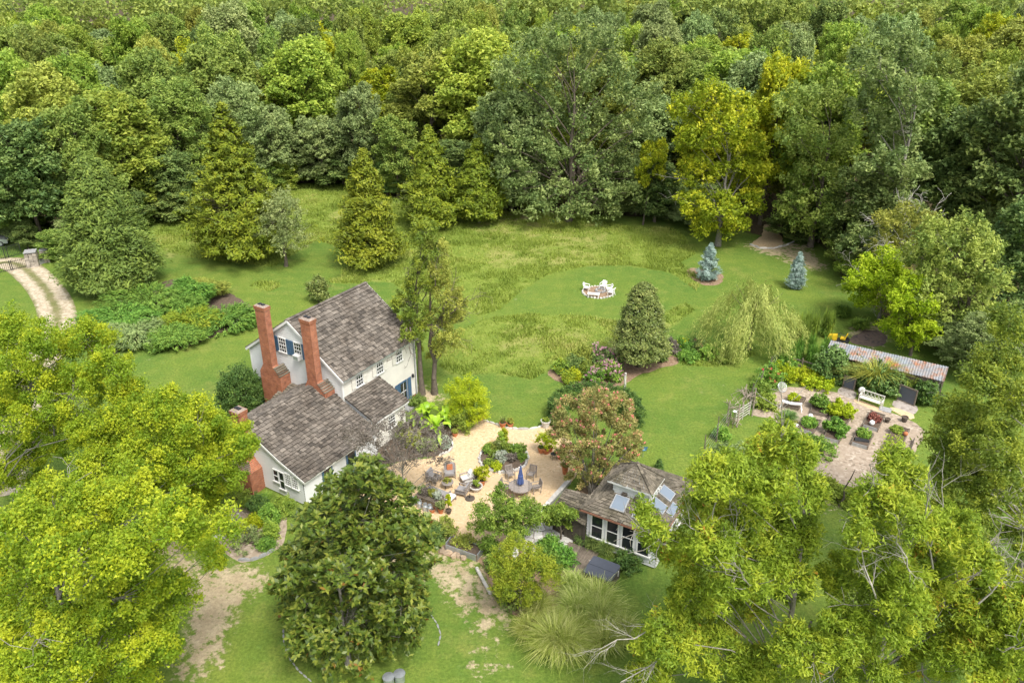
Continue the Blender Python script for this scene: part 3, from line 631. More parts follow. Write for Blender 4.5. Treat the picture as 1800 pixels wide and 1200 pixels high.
# gable windows with blue shutters
for yc, full in ((5.95, 1), (4.35, 1)):
    window(house, (X0-.03, yc, 5.98), ey, -ex, .72, 1.2, 3, 4, fw=.06)
    for s in (-1, 1): shutter(house, (X0-.03, yc+s*.6, 5.95), ey, -ex, .34, 1.24, 'blue')
b = MB(); b.box((X0-.26, 4.28, 6.12), (.42, .58, .36)); ac_ = b.build('window_air_conditioner', M['trim'], house)
b = MB(); b.box((X0-.475, 4.28, 6.12), (.02, .46, .26)); b.build('grille', M['steel'], ac_)
for xc in (1.87, 4.13, 6.4):
    window(house, (xc, Y0-.03, 4.0), ex, -ey, .72, 1.13, 3, 4, fw=.06)
    for s in (-1, 1): shutter(house, (xc+s*.62, Y0-.03, 3.98), ex, -ey, .38, 1.16, 'cream')
# garden door, glazed, blue shutters
d = MB(); d.box((6.65, Y0-.05, 1.1), (.95, .06, 2.0)); dr = d.build('door', M['blue'], house, label='blue glazed garden door')
b = MB(); b.box((6.65, Y0-.083, 1.2), (.66, .02, 1.55)); b.build('glass', M['glass'], dr)
b = MB(); b.bar((6.32, Y0-.1, 1.2), (6.98, Y0-.1, 1.2), .03, .04); b.bar((6.65, Y0-.1, .45), (6.65, Y0-.1, 1.95), .03, .03); b.build('glazing_bars', M['trim'], dr)
b = MB(); b.tube((7.05, Y0-.12, 1.05), (7.05, Y0-.06, 1.05), .03); b.build('handle', M['steel'], dr)
for xs_ in (5.9, 7.42): shutter(house, (xs_, Y0-.03, .1), ex, -ey, .42, 2.0, 'blue')
b = MB(); b.box((7.85, Y0-.13, 2.1), (.16, .2, .26), taper=.7); b.build('wall_lamp', M['black'], house)
b = MB(); b.box((6.65, Y0-.6, .08), (1.6, 1.1, .16)); b.build('door_step', M['stone_grey'], house)
b = MB(); b.path([(8.2, Y0-.02, 5.2), (8.2, Y0-.1, 5.0), (8.2, Y0-.1, .2)], .045); b.build('downspout', M['steel'], house)
b = MB(); b.bar((0, -.03, ZF-.02), (8.5, -.03, ZF-.02), .1, .1); b.build('gutter', M['steel'], house)
# lean-to on the garden front
LT0, LT1, LY = .2, 3.95, -2.55
b = MB(); slab(b, [(LT0, LY, 2.58), (LT1, LY, 2.58), (LT1, Y0-.03, 3.8), (LT0, Y0-.03, 3.8)], .08); r2 = b.build('roof', M['wood_dark'], house, label='lean-to roof of grey shingles')
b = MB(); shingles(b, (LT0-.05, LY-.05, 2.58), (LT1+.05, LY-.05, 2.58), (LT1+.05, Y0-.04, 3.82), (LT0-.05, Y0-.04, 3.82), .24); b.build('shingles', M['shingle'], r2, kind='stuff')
b = MB(); b.bar((LT0-.05, LY+.0, 2.47), (LT1+.05, LY, 2.47), .05, .15); b.bar((LT1+.06, LY, 2.5), (LT1+.06, Y0, 3.72), .05, .14); b.build('fascia', M['trim'], r2)
b = MB(); claps(b, (0, LY+.28, 0), ex, -ey, .1, 2.55, lambda z: (LT0+.15, LT1-.15)); b.build('wall', M['cream'], house)
def lt(z): return (LY+.28, Y0) if z < 2.5 else (LY+.28+(Y0-LY-.28)*min(1, (z-2.5)/1.15), Y0)
b = MB(); claps(b, (LT1-.15, 0, 0), ey, ex, .1, 3.55, lt); b.build('wall', M['white'], house); b = MB(); claps(b, (LT0+.13, 0, 0), ey, -ex, .1, 3.55, lt); b.build('wall', M['white'], house)
window(house, (2.2, LY+.25, 1.1), ex, -ey, .7, 1.0, 3, 4, fw=.06)
# small roof between the chimneys
b = MB(); slab(b, [(-1.65, 5.95, 2.75), (-1.65, 4.35, 2.75), (.12, 4.35, 3.45), (.12, 5.95, 3.45)], .07); r3 = b.build('roof', M['wood_dark'], house)
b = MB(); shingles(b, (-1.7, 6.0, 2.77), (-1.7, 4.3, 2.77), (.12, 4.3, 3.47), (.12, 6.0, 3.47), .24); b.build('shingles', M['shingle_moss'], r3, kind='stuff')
b = MB()
b.box((-1.55, 5.85, 1.37), (.1, .1, 2.74)); b.box((-1.55, 4.75, 1.37), (.1, .1, 2.74)); b.build('porch_posts', M['trim'], house)
# kitchen wing
KX0, KR, KZ = -7.0, 2.4, 4.62
prof = [(-2.92, 2.12), (-.7, 3.02), (KR, KZ), (4.9, 3.42)]
b = MB()
for (ya, za), (yb, zb) in zip(prof, prof[1:]):
    if zb > za: slab(b, [(KX0-.14, ya, za), (.13, ya, za), (.13, yb, zb), (KX0-.14, yb, zb)], .08)
    else: slab(b, [(KX0-.14, yb, zb), (.13, yb, zb), (.13, ya, za), (KX0-.14, ya, za)], .08)
r4 = b.build('roof', M['wood_dark'], house, label='kitchen wing roof of grey shingles')
b = MB(); xa, xb = KX0-.16, .13
shingles(b, (xa, -2.97, 2.1), (xb, -2.97, 2.1), (xb, -.68, 3.04), (xa, -.68, 3.04), .29); shingles(b, (xa, -.75, 3.02), (xb, -.75, 3.02), (xb, KR, KZ+.03), (xa, KR, KZ+.03), .29)
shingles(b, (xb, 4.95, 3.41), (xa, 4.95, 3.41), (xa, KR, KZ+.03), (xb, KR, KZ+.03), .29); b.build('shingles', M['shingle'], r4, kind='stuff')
b = MB(); x = xa
while x < -.95: b.bar((x, KR, KZ+.06), (min(-.95, x+.34), KR, KZ+.075), .26, .035, t=random.random()); x += .3
b.build('ridge_cap', M['shingle'], r4)
b = MB()
for (ya, za), (yb, zb) in zip(prof, prof[1:]): b.bar((KX0-.17, ya, za-.09), (KX0-.17, yb, zb-.09), .04, .15)
b.bar((KX0-.15, -2.9, 2.02), (.1, -2.9, 2.02), .05, .14); b.build('fascia', M['trim'], r4)
def klim(z):
    f = lambda zz: np.interp(zz, [2.25, 2.92, 4.5], [-2.62, -.75, KR]); g = lambda zz: np.interp(zz, [3.4, 4.5], [4.6, KR]); return (f(z) if z > 2.25 else -2.62, g(z) if z > 3.4 else 4.6)
b = MB(); claps(b, (KX0, 0, 0), ey, -ex, .1, 4.5, klim, .2); b.build('wall', M['white'], house, label='white clapboard gable of the kitchen wing')
b = MB(); claps(b, (0, -2.62, 0), ex, -ey, .1, 2.2, lambda z: (KX0, .1)); b.build('wall', M['white'], house)
b = MB(); claps(b, (0, 4.6, 0), ex, ey, .1, 3.4, lambda z: (KX0, .1)); b.build('wall', M['white'], house)
window(house, (KX0-.03, -.14, 1.05), ey, -ex, .46, .95, 1, 2, fw=.05)
window(house, (KX0-.03, -.68, .62), ey, -ex, .46, 1.38, 1, 2, fw=.05)
for yc in (-1.3, -1.92): window(house, (KX0-.03, yc, 1.15), ey, -ex, .5, .92, 3, 5, fw=.06)
window(house, (KX0-.03, 1.35, 3.3), ey, -ex, .35, .4, 1, 1, fw=.05)
for xc in (-4.9, -2.6):
    d = MB(); d.box((xc, -2.68, 1.08), (.95, .07, 1.95)); dr = d.build('door', M['blue'], house)
    b = MB(); b.box((xc, -2.722, 1.15), (.68, .02, 1.5)); b.build('glass', M['glass'], dr)
chimney(house, -7.72, -7.02, 1.85, 2.6, 1.7, 2.3, 6.05, 1.2, 3.1, bx0=-8.1)
b = MB()
for k in range(6): u = k/6; b.box((-8.02+u*.36, 2.15, 1.72+u*.6), (.2, 1.85-u*1.0, .07), t=random.random())
b.build('shoulder_tiles', M['shingle_moss'], house)
# ================================================================ studio
SR = RAD(59.5); SCx, SCy = 7.9, 39.85
studio = thing('garden_studio', 'small white studio with mossy hip roof, cupola and skylights', 'studio', (SCx, SCy, 0), SR)
HX, HY, EZ, TZ, cx, cy = 3.07, 2.6, 2.72, 3.5, -.72, .08; wx, wy = .72, 1.14
for o_, e_, n_, a_ in (((-HX+.35, 0, 0), ey, -ex, HY-.35), ((HX-.35, 0, 0), ey, ex, HY-.35)):
    b = MB(); claps(b, o_, e_, n_, .1, EZ, lambda z: (-a_, a_)); b.build('wall', M['white'], studio)
for o_, n_ in (((0, -HY+.35, 0), -ey), ((0, HY-.35, 0), ey)):
    b = MB(); claps(b, o_, ex, n_, .1, EZ, lambda z: (-HX+.35, HX-.35)); b.build('wall', M['white'], studio)
ec = [(-HX, -HY), (HX, -HY), (HX, HY), (-HX, HY)]; tcn = [(cx-wx, cy-wy), (cx+wx, cy-wy), (cx+wx, cy+wy), (cx-wx, cy+wy)]
b = MB(); sh = MB()
for i in range(4):
    A, B2, C2, D2 = (*ec[i], EZ), (*ec[(i+1) % 4], EZ), (*tcn[(i+1) % 4], TZ), (*tcn[i], TZ); slab(b, [A, B2, C2, D2], .07); up_ = v3(0, 0, .015)
    shingles(sh, v3(*A)+up_, v3(*B2)+up_, v3(*C2)+up_, v3(*D2)+up_, .26, .3, .06)
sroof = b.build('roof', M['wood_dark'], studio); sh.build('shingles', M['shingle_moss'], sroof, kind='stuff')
b = MB()
for i in range(4): b.bar((*v3(*ec[i], EZ)[:2], EZ-.06), (*ec[(i+1) % 4], EZ-.06), .07, .12)
b.build('eave_board', M['eave'], sroof)
for i in range(4):
    A, B2 = v3(*ec[i], EZ+.08), v3(*tcn[i], TZ+.08); b = MB()
    for k in range(9): b.bar(A+(B2-A)*k/9, A+(B2-A)*(k+1.15)/9, .22, .05, t=random.random())
    b.build('hip_cap', M['shingle_moss'], sroof)
cup = MB()
for o_, e_, n_, a_, c_ in (((cx-wx, 0, 0), ey, -ex, wy, cy), ((cx+wx, 0, 0), ey, ex, wy, cy), ((0, cy-wy, 0), ex, -ey, wx, cx), ((0, cy+wy, 0), ex, ey, wx, cx)): claps(cup, o_, e_, n_, TZ-.05, 4.45, lambda z: (c_-a_, c_+a_))
cupo = cup.build('cupola', M['white'], studio)
ox, oy = .98, 1.42; cc = [(cx-ox, cy-oy), (cx+ox, cy-oy), (cx+ox, cy+oy), (cx-ox, cy+oy)]; ap = (cx, cy, 5.5); b = MB(); sh = MB(); hc = MB()
for i in range(4):
    A, B2 = (*cc[i], 4.36), (*cc[(i+1) % 4], 4.36); b.add([A, B2, ap], [(0, 1, 2)]); up_ = v3(0, 0, .02); shingles(sh, v3(*A)+up_, v3(*B2)+up_, v3(*ap)+up_, v3(*ap)+up_, .22, .24, .05)
    A = v3(*A)+v3(0, 0, .07); Q = v3(*ap)+v3(0, 0, .07)
    hc = MB()
    for k in range(8): hc.bar(A+(Q-A)*k/8, A+(Q-A)*(k+1.15)/8, .17, .05, t=random.random())
    hc.build('hip_cap', M['shingle_moss'], cupo)
    b.bar(v3(*cc[i], 4.31), v3(*cc[(i+1) % 4], 4.31), .05, .1)
cr = b.build('cupola_roof', M['trim'], cupo); sh.build('shingles', M['shingle_moss'], cupo, kind='stuff')
for yy in (-.45, .35):
    b = MB(); b.box((cx-wx-.12, cy+yy, TZ+.14), (.2, .3, .2)); b.build('bracket', M['wood_dark'], cupo)
for q in range(5):
    b = MB(); b.box((cx-wx+.15+q*.32, cy-wy-.13, TZ+.3), (.09, .22, .2)); b.build('bracket', M['trim'], cupo)
def on_slope(i, u, v):
    A, B2, C2, D2 = v3(*ec[i], EZ), v3(*ec[(i+1) % 4], EZ), v3(*tcn[(i+1) % 4], TZ), v3(*tcn[i], TZ); l, r_ = A+(D2-A)*v, B2+(C2-B2)*v; return l+(r_-l)*u
for i, u0, u1, v0, v1 in ((3, .28, .5, .36, .92), (3, .62, .84, .3, .85), (0, .2, .4, .4, .95), (0, .52, .74, .42, .95), (0, .3, .5, .08, .36)):
    q = [on_slope(i, u0, v0), on_slope(i, u1, v0), on_slope(i, u1*.5+.5*u1, v1), on_slope(i, u0, v1)]
    e1 = q[1]-q[0]; e2 = (q[2]+q[3]-q[0]-q[1])/2; n_ = np.cross(e1, e2); n_ /= np.linalg.norm(n_); n_ = n_ if n_[2] > 0 else -n_; g0 = q[0]+n_*.04
    # squared-up frame
    e2 = e2-e1*(e2@e1)/(e1@e1); q = [g0, g0+e1, g0+e1+e2, g0+e2]; k = MB(); k.hexa([a for a in q]+[a+n_*.11 for a in q]); s_ = k.build('skylight', M['lead'], studio)
    ins = [g0+e1*.08+e2*.06, g0+e1*.92+e2*.06, g0+e1*.92+e2*.94, g0+e1*.08+e2*.94]; k = MB(); k.hexa([a+n_*.09 for a in ins]+[a+n_*.125 for a in ins]); k.build('glass', M['skyglass'], s_)
for yc in (1.55, .55, -.45, -1.45): window(studio, (-HX+.32, yc, .75), ey, -ex, .78, 1.72, 1, 2, fw=.1, name='window')
for xc in (-2.0, -1.0, 0, 1.0, 2.0): window(studio, (xc, -HY+.32, .75), ex, -ey, .78, 1.72, 1, 2, fw=.1)
# lower woodshed roof beside the studio
def sl_(p): d = v3(p[0]-SCx, p[1]-SCy, p[2]); return v3(d[0]*math.cos(SR)+d[1]*math.sin(SR), -d[0]*math.sin(SR)+d[1]*math.cos(SR), p[2])
q = [sl_(P(971, 893, 1.75)), sl_(P(1028, 924, 1.75)), sl_(P(1046, 872, 2.3)), sl_(P(994, 858, 2.3))]
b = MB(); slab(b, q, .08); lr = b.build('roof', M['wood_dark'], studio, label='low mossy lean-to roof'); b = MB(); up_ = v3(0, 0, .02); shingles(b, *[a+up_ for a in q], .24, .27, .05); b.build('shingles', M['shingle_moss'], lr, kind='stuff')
b = MB(); A, B2 = q[0]*[1, 1, 0], q[1]*[1, 1, 0]; nb = 11
for k in range(nb):
    c_ = A+(B2-A)*(k+.5)/nb+v3(.12, 0, 0); b.box((c_[0], c_[1], .85), (.03, np.linalg.norm(B2-A)/nb*.92, 1.7), t=random.random())
b.build('board_wall', M['wood_dark'], studio)
# ================================================================ garden shed with rusty tin roof
m, t, b = nodes('rusty_tin'); f = noise(t, .9, 6, .7); f2 = noise(t, 2.6, 4, .6)
c = ramp(t, f, [(.4, (.27, .3, .33)), (.5, (.31, .29, .28)), (.58, (.34, .2, .14)), (.66, (.42, .14, .04))]); c = mixc(t, 1, c, ramp(t, f2, [(.3, (.7, .7, .7)), (.7, (1.1, 1.1, 1.1))]), 'MULTIPLY')
L(t, c, b.inputs['Base Color']); b.inputs['Roughness'].default_value = .65; b.inputs['Metallic'].default_value = .15; M['tin'] = m
SH = P(1452, 620, 2.2); shed = thing('garden_shed', 'long low wooden shed with rusty corrugated tin roof', 'shed', (SH[0], SH[1], 0), RAD(-32.3))
LS, DS = 9.15, 1.75; V = []; Fc = []; nn = 92
for i in range(nn+1):
    x = -.05+LS*i/nn; zz = .025*math.cos(i*math.pi)
    V += [(x, -.1, 2.18+zz), (x, DS, 2.66+zz)]
    if i: Fc.append((2*i-2, 2*i, 2*i+1, 2*i-1))
b = MB(); b.add(V, Fc); b.add([(x_, y_, z_-.03) for x_, y_, z_ in V], [f_[::-1] for f_ in Fc]); b.build('roof', M['tin'], shed)
b = MB(); k = 60
for i in range(k):
    x = .1+(LS-.3)*(i+.5)/k
    if i < 50: b.box((x, .15, 1.05), ((LS-.3)/k*.93, .03, 2.1), t=random.random())
    b.box((x, DS-.1, 1.28), ((LS-.3)/k*.93, .03, 2.56), t=random.random())
for s_ in (.1, LS-.2):
    for i in range(9): b.box((s_, .25+i*.17, 1.1+.02*i), (.03, .155, 2.2+.05*i), t=random.random())
b.build('board_wall', M['wood_old'], shed)
b = MB(); x0, x1 = LS-1.75, LS-.25
for i in range(14):
    u = i/13
    for s_ in (1, -1):
        a_, c_ = (x0+(x1-x0)*u, .12, .35), (x0+(x1-x0)*u+s_*1.35, .13+.012*s_, 1.7)
        if c_[0] < x0: k_ = (a_[0]-x0)/(a_[0]-c_[0]+1e-6); c_ = (x0, c_[1], .35+1.35*k_)
        if c_[0] > x1: k_ = (x1-a_[0])/(c_[0]-a_[0]+1e-6); c_ = (x1, c_[1], .35+1.35*k_)
        if abs(c_[2]-.35) > .05: b.bar(a_, c_, .045, .02, up=(0, 1, 0))
b.build('lattice', M['wood_old'], shed)
b = MB(); b.box((LS-1.0, .1, 1.9), (1.7, .05, .4)); b.bar((x0, .1, .3), (x1, .1, .3), .06, .1); b.box((x0, .1, 1.05), (.1, .1, 2.1)); b.box((LS-.15, .08, 1.05), (.12, .12, 2.1)); b.build('posts', M['wood_old'], shed)
# ================================================================ large trees near the camera: lobes surveyed from the photograph, each at its own distance
def near_tree(name, label, bx, by, lob, mat, spread, per=44, rc=.5, n=220, Ln=.115, Wd=.09, bark='bark_grey', back=1, r0=.24, twigs=.3, z1=None, lv=.35, group=None, droop=None, bare=0, up=.45, flat=.9):
    b = P(bx, by); lb = []
    for (px, py, rp) in lob:
        for k in range(1+back):
            Y = b[1]+(rng.uniform(-spread, spread*.3) if k == 0 else rng.uniform(spread*.2, spread)); q = PY(px+rng.normal()*6*k, py+(14 if k else 0), Y); r = rp*mpp(q)*(.84 if k == 0 else .72)
            if q[2] < r*.55+.5: continue
            lb.append((q[0]-b[0], q[1]-b[1], q[2], r, r*.8))
    h = max(l[2] for l in lb)+1; C, Rc = lobe_clumps(lb, per, rc, inner=.7); keep = C[:, 2] > .6; C, Rc = C[keep], Rc[keep]
    S = skeleton(h, lb, C, r0, top=.72, twigs=twigs, fork=.18)
    for _ in range(bare):      # dead, leafless branches that stick out of the crown
        q = C[rng.integers(len(C))]; d = norm((q-[0, 0, h*.45])[None])[0]; d = d+rng.normal(size=3)*.25; p = q-d*.8; r = .05
        for i in range(5):
            p2 = p+d*.45+rng.normal(size=3)*.12; S.append([*p, *p2, r, r*.75])
            for _k in range(2): d2 = norm((d+rng.normal(size=3)*.8)[None])[0]; p3 = p2+d2*rng.uniform(.3, .9); S.append([*p2, *p3, r*.5, .012]); S.append([*p3, *(p3+d2*.3+rng.normal(size=3)*.2), .014, .008])
            p = p2; r *= .75
    g = clumps(C, Rc, n, Ln, Wd, flat, up, lv=lv, droop=droop)
    return plant(name, label, 'tree', (b[0], b[1], 0), [('trunk', tubes(S), M[bark]), ('crown', g, M[mat])], group)
near_tree('maple_tree', 'tall yellow-green maple at the left edge, over the driveway', 12, 935, [(25, 592, 52), (85, 600, 42), (150, 598, 50), (188, 650, 42), (60, 680, 66), (128, 690, 62), (15, 740, 60), (95, 765, 55), (10, 650, 55), (160, 760, 45), (40, 820, 50)], 'maple', 3.5)
near_tree('maple_tree', 'yellow-green maple reaching its boughs towards the kitchen wing', 230, 985, [(240, 735, 46), (295, 722, 44), (348, 748, 50), (398, 772, 45), (426, 790, 26), (338, 815, 52), (270, 800, 55), (205, 790, 48), (388, 835, 34), (225, 690, 30), (170, 830, 50), (290, 860, 45), (350, 870, 40)], 'maple', 3.5)
near_tree('maple_tree', 'big yellow-green maple filling the lower left corner', 190, 1290, [(230, 875, 52), (170, 905, 56), (300, 905, 50), (92, 885, 56), (30, 925, 60), (250, 965, 62), (340, 945, 30), (130, 985, 74), (50, 1030, 80), (212, 1050, 74), (300, 1040, 34), (120, 1125, 84), (20, 1140, 80), (250, 1130, 64), (200, 1185, 70), (90, 1190, 70), (395, 920, 20), (370, 975, 16)], 'maple', 3, back=1, bare=6, r0=.26)
near_tree('oak_tree', 'spiky-leaved yellow-green oak in front of the studio', 1350, 1265, [(1248, 840, 38), (1295, 832, 42), (1345, 800, 34), (1368, 768, 26), (1400, 800, 38), (1240, 900, 42), (1298, 890, 52), (1360, 870, 48), (1420, 862, 30), (1190, 968, 38), (1252, 960, 52), (1322, 960, 55), (1390, 940, 46), (1150, 935, 22), (1132, 900, 13), (1300, 1040, 55), (1220, 1050, 48), (1170, 1125, 55), (1262, 1140, 58), (1385, 1020, 38), (1410, 1140, 52), (1150, 1190, 44), (1330, 1180, 50)], 'oak', 3, n=140, Ln=.2, Wd=.07, rc=.46, bare=10, droop=.1, lv=.3, r0=.22, per=44)
near_tree('oak_tree', 'spiky-leaved yellow-green oak in the lower right corner', 1510, 1275, [(1570, 815, 32), (1590, 855, 38), (1530, 880, 40), (1600, 915, 50), (1665, 925, 46), (1540, 962, 50), (1485, 1015, 46), (1512, 940, 22), (1640, 985, 55), (1712, 992, 42), (1580, 1035, 55), (1660, 1065, 64), (1560, 1105, 55), (1490, 1105, 46), (1725, 1085, 55), (1620, 1150, 64), (1700, 1165, 64), (1520, 1175, 55)], 'oak', 3, n=140, Ln=.2, Wd=.07, rc=.46, bare=12, droop=.1, lv=.3, r0=.22, per=44)
near_tree('oak_tree', 'darker olive oak at the right edge beside the vegetable garden', 1790, 1010, [(1772, 575, 36), (1752, 640, 46), (1785, 705, 55), (1695, 735, 52), (1665, 775, 36), (1745, 790, 64), (1685, 840, 55), (1770, 870, 64), (1705, 905, 52), (1785, 955, 50), (1652, 890, 26), (1720, 680, 40)], 'oak_dark', 4, n=130, Ln=.18, Wd=.08, rc=.5, bare=5, r0=.26, per=44)
near_tree('oak_tree', 'sparse oak half cut off by the right edge, lowest of the oaks', 1810, 1330, [(1785, 1055, 46), (1800, 1130, 55), (1760, 1180, 40)], 'oak', 2, n=140, Ln=.2, Wd=.07, rc=.46, per=44, bare=6, r0=.22)
# dead limbs of the studio oak reaching out over the lawn, lower centre right
def deadlimb(par, p0, p1, n=6, r=.045):
    S = []; p0, p1 = np.array(p0), np.array(p1)
    def grow(a, d, l, r, k):
        q = a
        for i in range(4):
            q2 = q+d*l/4+rng.normal(size=3)*l*.04; S.append([*q, *q2, r, r*.8]); r *= .8
            if k > 0:
                for _ in range(2): grow(q2, norm((d+rng.normal(size=3)*[.7, .7, .4])[None])[0], l*rng.uniform(.3, .5), r*.55, k-1)
            q = q2
    d = p1-p0; grow(p0, d/np.linalg.norm(d), np.linalg.norm(d), r, 2); o = par.location
    link('dead_limb', mesh_np('dead_limb', *tubes(np.array(S)-np.array([*o, *o, 0, 0]), 4), 4), M['bark_dead'], par)
ok_ = [o for o in bpy.data.objects if o.get('label', '').startswith('spiky-leaved yellow-green oak in front')][0]; Yb = ok_.location.y
for a_, b_, dy in (((1200, 1090), (1060, 1135), -1.5), ((1190, 1150), (1080, 1190), -2), ((1300, 1010), (1220, 900), -2.5)): deadlimb(ok_, PY(*a_, Yb+dy), PY(*b_, Yb+dy-.5))
ok2 = [o for o in bpy.data.objects if o.get('label', '').startswith('spiky-leaved yellow-green oak in the lower right')][0]; Yb = ok2.location.y
for a_, b_, dy in (((1540, 1050), (1500, 960), -2.5), ((1600, 1010), (1580, 930), -2.5), ((1720, 1060), (1770, 960), -2), ((1640, 1000), (1655, 880), -1.5)): deadlimb(ok2, PY(*a_, Yb+dy), PY(*b_, Yb+dy-.5))
# magnolia: rosettes of glossy leaves
b = P(612, 1165); mg = []
for px, py, rp in [(640, 830, 38), (600, 862, 42), (690, 870, 44), (560, 915, 46), (640, 915, 58), (722, 930, 44), (540, 985, 52), (615, 995, 70), (700, 1000, 58), (540, 1060, 56), (620, 1080, 80), (705, 1070, 55), (545, 1120, 46), (620, 1150, 70), (700, 1120, 44), (660, 845, 30), (745, 965, 30), (500, 1020, 28)]:
    for k in (0, 1):
        q = PY(px, py+10*k, b[1]+rng.uniform(-2.6, .2) if k == 0 else b[1]+rng.uniform(.3, 2.6)); r = rp*mpp(q)*.88; mg.append((q[0]-b[0], q[1]-b[1], max(q[2], r*.7), r, r*.85))
C, Rc = lobe_clumps(mg, 240, .33, inner=.55); C = C[C[:, 2] > .15]; nr_ = 9
d = norm(C-np.array([0, 0, 3.0])); d = norm(d*.5+np.array([0, 0, .9])+unit(len(C))*.35); CC = np.repeat(C, nr_, 0); dd = np.repeat(d, nr_, 0); o_ = unit(len(CC)); o_ = norm(o_-(o_*dd).sum(1)[:, None]*dd)
ax = norm(o_+dd*rng.uniform(-.1, .7, len(CC))[:, None]); s_ = .75+.5*rng.random(len(CC)); pos = CC+ax*(.13*s_)[:, None]; nn_ = norm(dd-(dd*ax).sum(1)[:, None]*ax+unit(len(CC))*.25)
V, I, T = quads(pos, nn_, .3*s_, .125*s_, np.repeat(rng.random(len(C)), nr_)*.35+rng.random(len(CC))*.66, ax, fold=.25)
plant('magnolia_tree', 'dark glossy magnolia tree standing in the lower centre', 'tree', (b[0], b[1], 0), [('trunk', tubes(skeleton(9.5, mg, C, .16, twigs=.04)), M['bark_grey']), ('crown', (V, I, T), M['magnolia'])])
# ================================================================ garden trees
def at_(f_, name, label, bx, by, ty, wpx, mat, **kw):
    x, y, h, R = survey(bx, by, ty, wpx); return f_(name, label, kw.pop('cat', 'tree'), x, y, h, R, mat, **kw)
at_(conifer, 'cedar_tree', 'largest olive-gold cedar with several tops, left of the meadow', 430, 455, 182, 175, 'cedar', n=1500, tops=4, power=.8, rc=.62, per=26, Ln=.42, Wd=.18, ragged=.48)
at_(broadleaf, 'pear_tree', 'grey-green tree with dark trunk in front of the largest cedar', 503, 468, 338, 105, 'f_grey', nl=12, per=26, rc=.5, n=45, Ln=.22, Wd=.13, z0=.12)
at_(conifer, 'cedar_tree', 'dense olive-gold cedar right of the largest cedar', 655, 466, 262, 118, 'cedar', n=1000, power=.78, rc=.62, per=26, Ln=.4, Wd=.17, tops=2, ragged=.45)
at_(conifer, 'cedar_tree', 'third cedar from the left, loose and paler', 760, 398, 222, 112, 'cedar', n=900, power=.85, rc=.65, per=24, Ln=.42, Wd=.18, ragged=.45)
at_(conifer, 'cedar_tree', 'rightmost cedar of the row, with bare trunk foot', 842, 392, 245, 100, 'cedar', n=900, power=.7, rc=.65, per=24, Ln=.45, Wd=.2, z0=.12, tops=2, ragged=.45)
at_(conifer, 'cypress_tree', 'broad feathery green cypress beside the driveway gate', 205, 508, 272, 178, 'cypress', n=1700, power=.66, rc=.85, per=28, Ln=.4, Wd=.17, ragged=.25, upl=.4, z0=.04)
at_(conifer, 'holly_tree', 'conical olive-green holly tree on the mulch bed', 1122, 645, 498, 112, 'holly', n=1000, power=.52, rc=.42, per=30, Ln=.17, Wd=.1, z0=.13, ragged=.18)
for bx, by, ty, wp, lb_ in ((1243, 492, 428, 38, 'blue spruce on its own red mulch bed'), (1397, 507, 444, 31, 'smaller blue spruce right of the willow')):
    at_(conifer, 'blue_spruce', lb_, bx, by, ty, wp, 'spruce', n=300, power=.72, rc=.26, per=26, Ln=.3, Wd=.06, z0=.05, ragged=.45)
# twin tall trees beside the house: bare trunks, leaves above, ragged
for bx, by, ty, lob, lb_ in ((742, 694, 390, [(748, 408, 26), (752, 450, 24), (742, 500, 34), (718, 530, 30), (735, 560, 32), (725, 590, 22), (752, 430, 18)], 'left one of the twin tall trees beside the house, with dead twigs'), (764, 692, 400, [(775, 470, 24), (785, 515, 32), (800, 545, 26), (775, 560, 32), (790, 590, 24), (768, 610, 18), (765, 430, 20)], 'right one of the twin tall trees beside the house')):
    near_tree('locust_tree', lb_, bx, by, lob, 'f_olive' if bx == 764 else 'oak_dark', 1.2, per=20, rc=.4, n=70, Ln=.19, Wd=.1, bark='bark', back=1, r0=.24, twigs=.5, group=None, bare=9)
# willow
x, y, h, R = survey(1316, 614, 480, 165); ns = 700; nc = 34; ca_ = rng.random(nc)*6.283; cr_ = R*np.sqrt(rng.random(nc))*.95; ci = rng.integers(nc, size=ns); wx_ = cr_[ci]*np.cos(ca_[ci])+rng.normal(size=ns)*.45; wy_ = cr_[ci]*np.sin(ca_[ci])+rng.normal(size=ns)*.45; a = np.arctan2(wy_, wx_); rr = np.hypot(wx_, wy_); zt = h*(1-.4*np.minimum(rr/R, 1.1)**2.2)*(.72+.28*rng.random(nc))[ci]*(.9+.1*rng.random(ns)); zt = zt*(.8+.2*np.sin(a*4+1)**2); ln_ = np.minimum(zt-.3, h*(.12+.5*rng.random(ns))); k = 20
u = np.tile(np.linspace(0, 1, k), ns); ai, ri, zi, li = (np.repeat(q, k) for q in (a, rr, zt, ln_)); rad = ri*(1+.08*np.sin(u*3))+.25*u**.5
pos = np.stack([rad*np.cos(ai), rad*np.sin(ai), zi-li*u], 1)+rng.normal(size=(ns*k, 3))*.1; ax = norm(np.stack([np.cos(ai)*.25, np.sin(ai)*.25, -np.ones(ns*k)], 1)+rng.normal(size=(ns*k, 3))*.3)
g = quads(pos, norm(np.stack([np.cos(ai), np.sin(ai), .6+0*ai], 1)+rng.normal(size=(ns*k, 3))*.5), .34, .07, np.repeat(rng.random(ns), k)*.6+rng.random(ns*k)*.4, ax)
S = skeleton(h, [(R*.55*math.cos(q), R*.55*math.sin(q), h*.75, R*.3, R*.3) for q in (0, 1.1, 2.2, 3.3, 4.4, 5.4)], None, .16, top=.7)
plant('willow_tree', 'pale weeping willow with trailing strands near the garden fence', 'tree', (x, y, 0), [('trunk', tubes(S), M['bark']), ('crown', g, M['willow'])])
